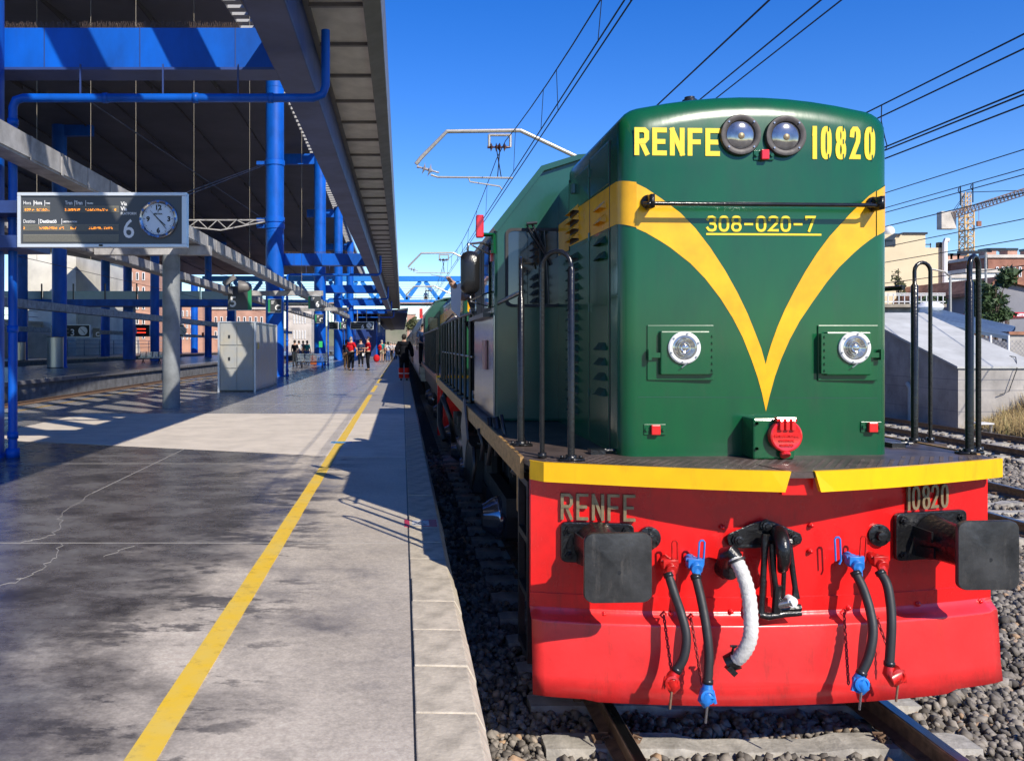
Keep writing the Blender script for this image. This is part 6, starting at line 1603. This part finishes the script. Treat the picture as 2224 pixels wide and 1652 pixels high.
MB().add([tuple(A2-Vector((0,0,.1))),tuple(D_-Vector((0,0,.1))),(D_.x,D_.y,-.3),(A2.x,A2.y,-.3)],[(0,1,2,3)]).add([tuple(D_-Vector((0,0,.1))),tuple(C_-Vector((0,0,.1))),(C_.x,C_.y,-.3),(D_.x,D_.y,-.3)],[(0,1,2,3)]).build('wall', M_greyw, t)
o = MB().sphere(P(2020,667,44),.5,8,6,1.4,1,.6).build('plastic_sheet', M_ring, smooth=True); tag(o,'crumpled white and blue plastic sheet lying on the corrugated roof','plastic sheet')
# concrete shed
t = thing('concrete_shed','low concrete shed with a sloping pale slab roof beside the siding','shed',(17,27,0))
nl, nr, flf, frr = P(2080,797,24), P(2218,796,24), P(1925,700,28.5), P(1972,683,30)
X1_, X2_ = nl.x, nl.x+2.05; y0_, y1_ = 24, 31.5; z0_, z1_ = nl.z-.04, 3.25
side = [(y0_,-.3),(y0_,z0_),(y1_-2,z1_),(y1_,z1_),(y1_,-.3)]
MB().prism(side, X1_, X2_-.12, lambda u,v,tt:(tt,u,v)).build('wall', M_shedc, t)
MB().prism([(y0_-.06,z0_+.002),(y0_-.06,z0_+.06),(y1_-2,z1_+.09),(y1_+.1,z1_+.09),(y1_+.1,z1_+.002),(y1_-2,z1_+.002)], X1_-.06, X2_+.35, lambda u,v,tt:(tt,u,v)).build('roof_slab', M_shedr, t)
b = MB()
for z_ in (.35,.95,1.25): b.box(X1_-.004,X1_+.004,y0_,y1_-.1,z_-.008,z_+.008); b.box(X1_,X2_-.12,y0_-.004,y0_+.004,z_-.008,z_+.008)
b.build('formwork_line', M_greyw, t)
xq = X1_-.05; MB().tube([(xq,26.2,-.2),(xq,26.2,.9),(xq,26.35,1.05)],.06,8).build('drain_spout', M_shedr, t, smooth=True)
MB().tube([P(2150,775,25),P(2165,765,25.5),P(2185,772,25),P(2205,775,24.6),P(2208,800,23.9),P(2190,850,23.9),P(2170,857,23.9)],.012,4).tube([P(2152,772,25.2),P(2168,780,25),P(2158,788,24.8)],.012,4).build('loose_cable', M_wire, t)
# fence
t = thing('chain_link_fence','chain link fence with white posts behind the concrete shed','fence',(24,31,0))
Yf = 33; 
for px in (1990,2076,2110,2150,2189,2230,2290): q = P(px,0,Yf); MB().cyl((q.x,Yf,-.3),(q.x,Yf,2.6),.05,n=8).build('post', M_ring, t)
b = MB(); q0x, q1x = P(1980,0,Yf).x, P(2300,0,Yf).x
x = q0x
while x < q1x: b.beam((x,Yf,.2),(x+2.0,Yf,2.4),.012,.012,(0,1,0)); b.beam((x+2.0,Yf,.2),(x,Yf,2.4),.012,.012,(0,1,0)); x += .16
b.build('wire_mesh', M_tray, t)
MB().beam(P(2076,772,Yf),P(2064,758,Yf),.06,.06).beam(P(2110,800,Yf),P(2122,850,Yf),.06,.06).build('strut', M_ring, t)
t = thing('low_wall','stained concrete wall behind the fence at the right edge','wall',(27,37,0)); MB().box(P(2189,0,37).x,P(2330,0,37).x,37,37.4,-.3,P(0,727,37).z).build('wall_face', M_shedc, t); MB().box(P(2187,0,37).x,P(2330,0,37).x,36.9,37.5,P(0,727,37).z,P(0,720,37).z).build('coping', M_tile, t)
# embankment + grass
vs = []; fs = []; nx_, ny_ = 26, 26
def gz(x,y):
    x0 = 15.45 if y < 23.9 else 17.5
    return -.26 + max(0,min(1.35,(x-x0)*.42)) * (1 if y > 12 else max(0,(y-6)/6)) + .06*math.sin(x*2.1)*math.cos(y*1.3)*min(1,max(0,x-x0))
for i in range(nx_+1):
    for j in range(ny_+1):
        x = 15.4+i*.6; y = 8+j*1.0; vs.append((x,y,gz(x,y) if i else -.33))
for i in range(nx_):
    for j in range(ny_): k = i*(ny_+1)+j; fs.append((k,k+ny_+1,k+ny_+2,k+1))
o = MB().add(vs,fs).build('embankment', M_dirt, smooth=True); struct(o,'low dry embankment right of the siding')
rng = np.random.default_rng(5); n = 52000
x = np.where(rng.uniform(size=n) < .6, rng.uniform(15.5,19.5,n), rng.uniform(16.5,30,n)); y = rng.uniform(13,33,n); keep = ~((x > X1_-.1) & (x < X2_+.1) & (y > 23.9) & (y < 31.6)) & ((x > 17.5) | (y < 23.8)) & (x > 15.55+ .25*np.sin(y*1.7))
x, y = x[keep], y[keep]; n = len(x); z_ = np.array([gz(a,b_) for a,b_ in zip(x,y)]); hgt = rng.uniform(.18,.55,n)*(1+.5*np.sin(x*1.3+y*.9)); lx = rng.normal(0,.12,n); ly = rng.normal(0,.12,n); ww = rng.uniform(.006,.014,n)
V = np.stack([np.stack([x-ww,y,z_],1),np.stack([x+ww,y,z_],1),np.stack([x+lx,y+ly,z_+hgt],1)],1).reshape(-1,3); Fc = np.arange(n*3).reshape(-1,3)
o = np_mesh('dry_grass', V, Fc, M_grass); o['kind'] = 'stuff'; o['label'] = 'dry straw coloured grass on the embankment at the right edge'; o['category'] = 'grass'
# bench-like white block
q = P(2132,938,22.6); t = thing('signal_box','small white topped metal stand beside the siding rail','stand',(q.x,q.y,-.2))
zt_ = P(0,917,22.6).z; MB().box(q.x-.19,q.x+.19,22.4,22.8,zt_-.04,zt_).build('top', M_ring, t); 
for dx in (-.18,.18): MB().box(q.x+dx-.03,q.x+dx+.03,22.5,22.55,-.3,zt_-.04).build('leg', M_alu, t)
# trees
def tree(px, py_top, py_bot, Y, wpx, label, m=M_leaf, n=2600, nm='leafy_tree', dens=1):
    q = P(px,0,Y); zt_, zb = P(0,py_top,Y).z, -.3; zc = P(0,py_bot,Y).z; t = thing(nm,label,'tree',(q.x,Y,zb)); w_ = wpx/F*Y/2
    b = MB().tube([(q.x,Y,zb),(q.x+.1,Y,(zb+zt_)/2),(q.x,Y,zt_-.3)],[.16,.1,.03],7)
    cl = []
    for k in range(9):
        a = random.uniform(0,6.28); rr_ = random.uniform(.2,.85)*w_; zz = random.uniform(zc,zt_-.2); c = Vector((q.x+rr_*math.cos(a),Y+rr_*math.sin(a)*.8,zz)); cl.append((c,random.uniform(.35,.6)*w_)); b.tube([(q.x,Y,zb+(zz-zb)*.6),c],[.05,.015],5)
    b.build('trunk', M_bark, t)
    V = []; rg = np.random.default_rng(int(px)); 
    for c, r_ in cl:
        k = n//9; d = rg.normal(size=(k,3)); d /= np.linalg.norm(d,axis=1)[:,None]; p = np.array(c)+d*(r_*rg.uniform(.45,1.1,(k,1)))*np.array([1,1,.85]); s_ = .09*(Y/40)**.5*rg.uniform(.6,1.4,(k,1,1))
        tri = rg.normal(size=(k,3,3))*s_; V.append((p[:,None,:]+tri).reshape(-1,3))
    V = np.concatenate(V); o = np_mesh('crown', V, np.arange(len(V)).reshape(-1,3), m); o.parent = t; o.location = (-q.x,-Y,-zb)
tree(2160,588,700,58,62,'dark green street tree in front of the gabled houses'); tree(2128,600,700,60,50,'second dark green tree, left of the street tree')
tree(2012,640,672,56,34,'green bush rising behind the overpass railing',n=900,nm='bush'); tree(2043,642,660,56,14,'small bush at the right end of the overpass',n=300,nm='bush')
tree(1950,575,640,70,24,'thin bare sapling against the cream wall',M_leafo,160,'sapling')
tree(893,690,720,190,26,'hazy green trees beyond the end of the platform',M_leafo,900)
tree(765,688,702,150,30,'green trees seen under the footbridge',M_leaf,700)
# street lamps
def lamp(px, pyt, Y, label, double=True):
    q = P(px,pyt,Y); t = thing('street_lamp',label,'street lamp',(q.x,Y,-.3)); MB().cyl((q.x,Y,-.3),(q.x,Y,q.z),.11,.07,8).build('pole', M_alu, t)
    if double: MB().box(q.x-1.9,q.x-.5,Y-.2,Y+.2,q.z-.1,q.z+.1).box(q.x+.2,q.x+1.3,Y-.2,Y+.2,q.z+.1,q.z+.28).box(q.x-.6,q.x+.4,Y-.05,Y+.05,q.z,q.z+.1).build('lamp_head', M_steelD, t)
    else: MB().tube([(q.x,Y,q.z),(q.x-.4,Y,q.z+.3),(q.x-1.4,Y,q.z+.5)],.06,6).build('arm', M_alu, t)
lamp(2140,548,60,'tall street lamp with two heads behind the brick blocks'); lamp(2063,600,56,'curved street lamp beside the small tree',False)
# hill / far town
o = MB().prism([(-500,-.3),(-300,24),(-120,36),(-40,44),(30,47),(90,38),(260,14),(420,18),(700,-.3)],1500,1540,lambda u,v,tt:(u,tt,v)).build('hills', mat('hill',(.24,.22,.16),.9,noise=.3,nscale=.02,col2=(.10,.13,.08))); struct(o,'low pale hills on the horizon')  # distance haze mixed into the hill colours
# far buildings at vanishing point
pxb('far_houses','tiny pale houses on the hill at the vanishing point',884,902,683,400,20,M_bgb,3,1)

# ================================================================ people
SKN = mat('skin', (.50,.29,.20), .6); HAIR = mat('hair_dark', (.02,.014,.01), .7); HAIRG = mat('hair_grey', (.30,.27,.24), .8)
def cloth(n, c): return mat('cloth_'+n, c, .9, noise=.12, nscale=8, spec=.12)
def person(x, y, h, face, top, legs, label, hair=HAIR, arms=None, shorts=False, z=PZ, stance=.10, sleeve=False, group=None, coat=False, boots=None):
    t = thing('person', label, 'person', (x,y,z), group); t.rotation_euler = (0,0,face); s = h/1.75
    S = lambda p: Vector(p)*s
    arms = arms or {-1:[(-.26,-.02,1.12),(-.25,-.10,.86)], 1:[(.26,-.02,1.12),(.25,-.10,.86)]}
    # local: facing -Y
    body = [S((0,0,.98)),S((0,0,1.15)),S((0,.01,1.35)),S((0,0,1.47)),S((0,-.01,1.55)),S((0,-.03,1.66)),
            S((-.09,0,.92)),S((-stance,-.02,.50)),S((-stance-.01,.03,.09)),S((-stance-.01,-.10,.04)),
            S((.09,0,.92)),S((stance,-.02,.50)),S((stance+.01,.03,.09)),S((stance+.01,-.10,.04)),
            S((-.17,0,1.42)),S(arms[-1][0]),S(arms[-1][1]),S((.17,0,1.42)),S(arms[1][0]),S(arms[1][1])]
    es = [(0,1),(1,2),(2,3),(3,4),(4,5),(0,6),(6,7),(7,8),(8,9),(0,10),(10,11),(11,12),(12,13),(3,14),(14,15),(15,16),(3,17),(17,18),(18,19)]
    rd = [.13,.12,.13,.06,.055,.10,.085,.055,.04,.035,.085,.055,.04,.035,.055,.042,.034,.055,.042,.034]
    skin('body', body, es, [r*s for r in rd], SKN, t)
    # hands
    hb = MB()
    for k in (-1,1):
        e, w_ = Vector(arms[k][0])*s, Vector(arms[k][1])*s; d = (w_-e).normalized(); sd = d.cross(Vector((0,0,1)) if abs(d.z) < .8 else Vector((0,1,0))).normalized()
        hb.tube([w_,w_+d*.05*s,w_+d*.09*s],[.03*s,.042*s,.036*s],8)
        for f_ in range(4): o_ = sd*(f_-1.5)*.02*s; hb.tube([w_+d*.08*s+o_,w_+d*(.15+.01*(f_%2))*s+o_,w_+d*.17*s+o_+Vector((0,-.02*s,0))],[.011*s,.009*s,.007*s],5)
        hb.tube([w_+d*.03*s+sd*.03*s,w_+d*.08*s+sd*.06*s],[.013*s,.009*s],5)
    # the hands are joined into the shirt's colour child as skin-coloured parts of the body
    for f_ in hb.v: pass
    o = bpy.data.objects.new('hand', bpy.data.meshes.new('hand')); o.data.from_pydata(hb.v, [], hb.f); o.data.materials.append(SKN); COL.objects.link(o); o.parent = t
    vs_ = [body[0]+Vector((0,0,-.02 if not coat else -.35)),body[1],body[2],S((0,0,1.45)),body[14],body[15] if not sleeve else body[15],body[17],body[18]]; ev = [(0,1),(1,2),(2,3),(3,4),(4,5),(3,6),(6,7)]; rv = [.165,.155,.165,.095,.085,.062,.085,.062]
    if not sleeve: vs_[5] = body[14].lerp(body[15],.8); vs_[7] = body[17].lerp(body[18],.8)
    else: vs_ += [body[16],body[19]]; ev += [(5,8),(7,9)]; rv += [.05,.05]
    if coat: rv = [.215,.20,.20,.12,.125,.095,.125,.095]+[.075,.075]
    skin('shirt', vs_, ev, [r*s for r in rv], top, t)
    k = .55 if not shorts else .9
    lv = [body[0],S((-.09,0,.90)),body[7] if not shorts else body[6].lerp(body[7],.8),S((.09,0,.90)),body[11] if not shorts else body[10].lerp(body[11],.8)]; le = [(0,1),(1,2),(0,3),(3,4)]; lrd = [.15,.115,.085,.115,.085]
    if not shorts: lv += [body[8],body[12]]; le += [(2,5),(4,6)]; lrd += [.065,.065]
    skin('trousers', lv, le, [r*s for r in lrd], legs, t)
    hd = MB().sphere(tuple(S((0,.015,1.675))),.108*s,14,8,.86,1.0,1.08)
    hv = [v for v in hd.v]; o = bpy.data.objects.new('hair', bpy.data.meshes.new('hair')); fs_ = [f for f in hd.f if all(not (hv[i][1] < -.03*s and hv[i][2] < 1.70*s) for i in f)]
    o.data.from_pydata(hv, [], fs_); o.data.materials.append(hair); COL.objects.link(o); o.parent = t
    fb = MB().sphere(tuple(S((0,-.115,1.65))),.014*s,6,4,1,1.2,1.3)
    for q_ in (-1,1): fb.sphere(tuple(S((q_*.085,.0,1.66))),.022*s,6,4,.4,1,1.3)
    o = bpy.data.objects.new('nose_and_ears', bpy.data.meshes.new('face')); o.data.from_pydata(fb.v, [], fb.f); o.data.materials.append(SKN); COL.objects.link(o); o.parent = t
    fb = MB()
    for q_ in (-1,1): fb.sphere(tuple(S((q_*.033,-.098,1.675))),.012*s,6,4)
    fb.box(-.025*s,.025*s,-.108*s,-.098*s,1.605*s,1.612*s)
    o = bpy.data.objects.new('eyes_and_mouth', bpy.data.meshes.new('eyes')); o.data.from_pydata(fb.v, [], fb.f); o.data.materials.append(HAIR); COL.objects.link(o); o.parent = t
    sb = MB()
    for q_ in (-1,1): sb.sphere(tuple(S((q_*(stance+.01),-.04,.045))),.09*s,8,5,.55,1.45,.5)
    o = bpy.data.objects.new('shoe', bpy.data.meshes.new('shoe')); o.data.from_pydata(sb.v, [], sb.f); o.data.materials.append(boots or M_black); COL.objects.link(o); o.parent = t
    return t
def child(t, mb, name, m):
    o = bpy.data.objects.new(name, bpy.data.meshes.new(name)); o.data.from_pydata(mb.v, [], mb.f); o.data.materials.append(m); COL.objects.link(o); o.parent = t; return o
def at(px, py): v = fl(px, py); return v
CB, CR, CT, CW, CK = cloth('black',(.008,.009,.013)), cloth('red',(.50,.012,.02)), cloth('teal',(.03,.22,.22)), cloth('white',(.65,.65,.65)), cloth('khaki',(.42,.36,.26))
CBL, COR = cloth('blue',(.06,.12,.30)), cloth('orange',(.75,.035,.02))
FWD = ((-.30,-.10,1.14),(-.14,-.34,1.10)); 
x, y = at(877,826); p_ = person(x,y,1.90,R(180),CB,CB,'person in black jacket and red reflective trousers walking away along the platform edge',arms={-1:[(-.30,.02,1.16),(-.32,.02,.90)],1:[(.30,.02,1.16),(.18,-.16,.98)]},sleeve=True,coat=True)
sm = MB()
for q_ in (-1,1): sm.cyl((q_*.12,.02,.10),(q_*.12,-.0,.52),.095,.105,14)
child(p_, sm, 'reflective_trousers', COR); sm = MB()
for q_ in (-1,1): sm.cyl((q_*.12,.01,.28),(q_*.12,.01,.32),.108,.108,14)
child(p_, sm, 'reflective_band', M_ring)
HOLD = {-1:[(-.29,-.06,1.16),(-.12,-.30,1.16)],1:[(.29,-.06,1.16),(.12,-.30,1.18)]}
x, y = at(762,804.5); person(x,y,1.92,R(150),CR,CB,'heavier man in red shirt seen from behind, left of the two',hair=HAIRG,arms={-1:[(-.32,-.02,1.14),(-.30,-.2,.98)],1:[(.33,-.02,1.16),(.26,-.28,1.10)]})
x, y = at(799,804.5); person(x,y,1.92,R(-80),CR,CB,'man in red shirt and dark trousers holding papers, facing left',arms=HOLD)
q = P(791,769,(1.5*F/(804.5-HZ))); o = MB().beam((q.x-.12,q.y,q.z),(q.x+.1,q.y,q.z-.04),.02,.18).build('paper_sheets', M_ring); tag(o,'white papers held by the man facing left','papers')
x, y = at(752,803); person(x-.1,y+1.5,1.75,R(150),cloth('navy',(.02,.03,.05)),cloth('brown',(.08,.05,.03)),'person in dark clothes half hidden behind the heavier red shirted man')
x, y = at(773,801); person(x,y+6,1.85,R(0),cloth('slate',(.03,.05,.10)),CB,'dark clothed man behind and between the two red shirted men')
x, y = at(829,786); pp = person(x,y,1.85,R(160),CT,CK,'man in teal shirt and khaki shorts at the back, carrying a red bag',hair=HAIRG,shorts=True)
child(pp, MB().sphere((.10,.20,1.25),.2,10,7,.9,.6,1.25), 'backpack', CR)
o = MB().sphere((x-.45,y-.3,PZ+.33),.33,10,7,.85,.7,1).build('bag', CR, smooth=True); tag(o,'red bag hanging low beside the man in teal','bag')
gq = 'travellers crowded at the far end of the platform'
for (px,py,c,l,hh_) in ((842,786,CW,'woman in white top and jeans at the back right of the teal shirt',1.72),(848,784,cloth('check',(.45,.42,.45)),'light haired person in a patterned top in the far group',1.75),(836,783,CR,'person in red top partly hidden in the far group',1.7),(853,782,CW,'rightmost person of the far group, in white',1.7),(858,780,CBL,'person in blue at the edge of the far group',1.7)):
    x, y = at(px,py); person(x,y+random.uniform(0,2),hh_,R(random.choice((170,-150,20))),c,CBL if c is CW else CB,l,hair=HAIRG if px > 846 else HAIR,group=gq)
gq = 'travellers waiting near the benches'
for (px,py,c,lg,l,f_) in ((640,795,CB,CK,'traveller in black leaning beside the second column',160),(649,789,CW,CBL,'traveller with a backpack standing behind the first bench',170),(667,790,CT,CBL,'traveller in teal standing behind the first bench',150),(658,788,cloth('brown2',(.2,.1,.06)),CB,'traveller in brown between the two standing by the first bench',20)):
    x, y = at(px,py); pp = person(x,y,1.78,R(f_),c,lg,l,group=gq)
    if px == 651: child(pp, MB().sphere((0,.2,1.25),.2,10,7,.9,.6,1.3), 'backpack', M_black)
x, y = at(681,794); o = MB().box(x-.25,x+.2,y,y+.3,PZ+.06,PZ+.7).build('suitcase', cloth('rust',(.30,.08,.03)), bevel=.04); tag(o,'rust coloured suitcase beside the first bench','suitcase')
# people on the train
pp = person(1.02,10.6,1.72,R(20),cloth('grey',(.18,.18,.2)),CB,'person leaning out over the walkway rail with a white paper',z=DZ+.0,arms={-1:[(-.32,-.10,1.25),(-.46,-.14,1.40)],1:[(.26,-.02,1.12),(.25,-.10,.86)]})
b = MB(); pts = [P(977,606,10.3),P(990,618,10.3),P(1003,613,10.3),P(998,690,10.3),P(980,672,10.3)]; nn = len(pts)
b.v = [tuple(v) for v in pts]+[tuple(v+Vector((0,.01,0))) for v in pts]; b.f = [tuple(range(nn)),tuple(reversed(range(nn,2*nn)))]+[(i,(i+1)%nn,nn+(i+1)%nn,nn+i) for i in range(nn)]
o = b.build('paper_sheet', mat('paper',(.7,.7,.72),.7)); tag(o,'large white sheet of paper held out beside the mirror','paper')
person(.84,34.3,1.7,R(0),cloth('deepblue',(.02,.04,.10)),CB,'person leaning out beside the first coach',z=1.35)
q = P(924,655,112.5); person(q.x,112,1.75,R(0),CW,CB,'tiny person in white crossing the blue footbridge',z=P(0,659,110).z)
# benches, bins
def bench(px, py, label, Y=None, flip=1):
    Y = Y or 1.5*F/(py-HZ); x = (px-CX)/F*Y; t = thing('bench', label, 'bench', (x,Y,PZ)); M_b = M_steel
    for k in range(4):
        xx = x+k*.50
        MB().box(xx-.22,xx+.22,Y-.25,Y+.25,PZ+.43,PZ+.46).build('seat', M_b, t)
        b = MB()
        for q in range(5): b.beam((xx-.22,Y+.24+q*.03,PZ+.52+q*.09),(xx+.22,Y+.24+q*.03,PZ+.52+q*.09),.02,.06)
        for q in (-.22,.22): b.beam((xx+q,Y+.22,PZ+.46),(xx+q,Y+.38,PZ+.94),.03,.03)
        b.build('backrest', M_b, t)
    MB().box(x-.2,x+1.7,Y-.04,Y+.04,PZ+.34,PZ+.4).build('rail', M_steelD, t)
    for xx in (x+.1,x+1.4):
        MB().beam((xx,Y,PZ+.36),(xx,Y-.3,PZ+.0),.05,.05).beam((xx,Y,PZ+.36),(xx,Y+.3,PZ+.0),.05,.05).build('leg', M_steelD, t)
        MB().tube([(xx-.24,Y-.22,PZ+.46),(xx-.24,Y-.2,PZ+.66),(xx-.24,Y+.26,PZ+.66)],.02,6).build('arm_rest', M_steelD, t)
bench(652,799,'perforated metal bench right of the grey cabinet'); bench(706,779,'second metal bench beside the third blue column')
bench(308,789,'metal bench on the second platform', flip=-1)
o = MB().beam((at(712,779)[0],at(712,779)[1],PZ+.6),(at(720,779)[0],at(720,779)[1],PZ+.62),.35,.28).build('bag', cloth('canvas',(.35,.28,.18)), bevel=.08); tag(o,'canvas bag lying on the second metal bench','bag')
def bin_(px, py, r, h, label):
    Y = 1.5*F/(py-HZ); x = (px-CX)/F*Y; t = thing('litter_bin', label, 'litter bin', (x,Y,PZ)); MB().cyl((x,Y,PZ+.05),(x,Y,PZ+h),r,n=20).build('drum', mat('bin_steel',(.4,.38,.35),.3,metal=.9), t, smooth=True); MB().lathe((x,Y,PZ+h),(0,0,1),[(0,r+.02),(.04,r+.02),(.05,r*.7)],20).build('rim', M_steelD, t, smooth=True); MB().cyl((x,Y,PZ),(x,Y,PZ+.06),r+.02,n=20).build('base', M_steelD, t, smooth=True)
bin_(120,799,.5,1.95,'steel litter bin beside the blue column on the second platform'); bin_(741,776,.42,1.5,'steel litter bin beside the fourth blue column'); bin_(43,783,.5,1.7,'pale bin beside the far left blue column')
# notices
for (px0,py0,px1,py1,Y,m,l) in ((692.5,741,700,754,60.8,mat('notice_green',(.03,.45,.12),.5),'green notice on the third blue column'),(124,743,132,755,57,mat('notice_green2',(.10,.3,.05),.5),'green notice on the column beside the bin'),(224,722,228,731,119,mat('notice_red',(.6,.08,.03),.5),'red notice on a distant column'),(438,722,443,731,117,mat('notice_red2',(.6,.08,.03),.5),'red notice on the column left of the cabinet')):
    q0, q1 = P(px0,py0,Y), P(px1,py1,Y); o = MB().box(q0.x,q1.x,Y-.05,Y,q1.z,q0.z).build('notice', m); tag(o,l,'notice')

# ================================================================ give each repeated small piece an object of its own
SPLIT = {'pipework','pipe_collar','hinge','hanger','bolt','screw','stencil_gap','weld_seam','rail_bracket','foot','plate_nut','corner_post','yoke','dropper','panel_seam','rib','stay_cable','strut','latch','mirror_arm','registration_arm','aerial','bar','hose_clamp','socket_hinge','clip','brace','soffit_rib','post','railing_post','flange','window_post','tray_rib','railing','roof_seam','stop','hands','led_line','small_print'}
def split(o, limit=90):
    me = o.data; n = len(me.vertices)
    if n > 6000 or n == 0: return
    par = list(range(n))
    def fd(i):
        while par[i] != i: par[i] = par[par[i]]; i = par[i]
        return i
    for e in me.edges:
        a, b = fd(e.vertices[0]), fd(e.vertices[1])
        if a != b: par[a] = b
    comp = {}
    for i in range(n): comp.setdefault(fd(i), []).append(i)
    ks = list(comp); 
    if len(ks) < 2: return
    bb = [(np.min([me.vertices[i].co for i in comp[k]],0)-.004, np.max([me.vertices[i].co for i in comp[k]],0)+.004) for k in ks]
    gp = list(range(len(ks)))
    def fg(i):
        while gp[i] != i: i = gp[i]
        return i
    for a in range(len(ks)):
        for b in range(a):
            if all(bb[a][0] <= bb[b][1]) and all(bb[b][0] <= bb[a][1]): gp[fg(a)] = fg(b)
    groups = {}
    for a, k in enumerate(ks): groups.setdefault(fg(a), set()).update(comp[k])
    if len(groups) < 2 or len(groups) > limit: return
    for j, g in enumerate(groups.values()):
        idx = sorted(g); mp = {v: i for i, v in enumerate(idx)}
        pol = [p for p in me.polygons if p.vertices[0] in g]
        m2 = bpy.data.meshes.new(me.name); m2.from_pydata([tuple(me.vertices[i].co) for i in idx], [], [tuple(mp[v] for v in p.vertices) for p in pol])
        for m in me.materials: m2.materials.append(m)
        m2.polygons.foreach_set('use_smooth', [p.use_smooth for p in pol]); 
        q = o.copy(); q.data = m2; COL.objects.link(q)
    bpy.data.objects.remove(o)
for o in list(COL.objects):
    if o.type == 'MESH' and o.parent and not o.children and o.name.split('.')[0] in SPLIT and o.get('kind') != 'stuff' and o.data.users == 1: split(o)
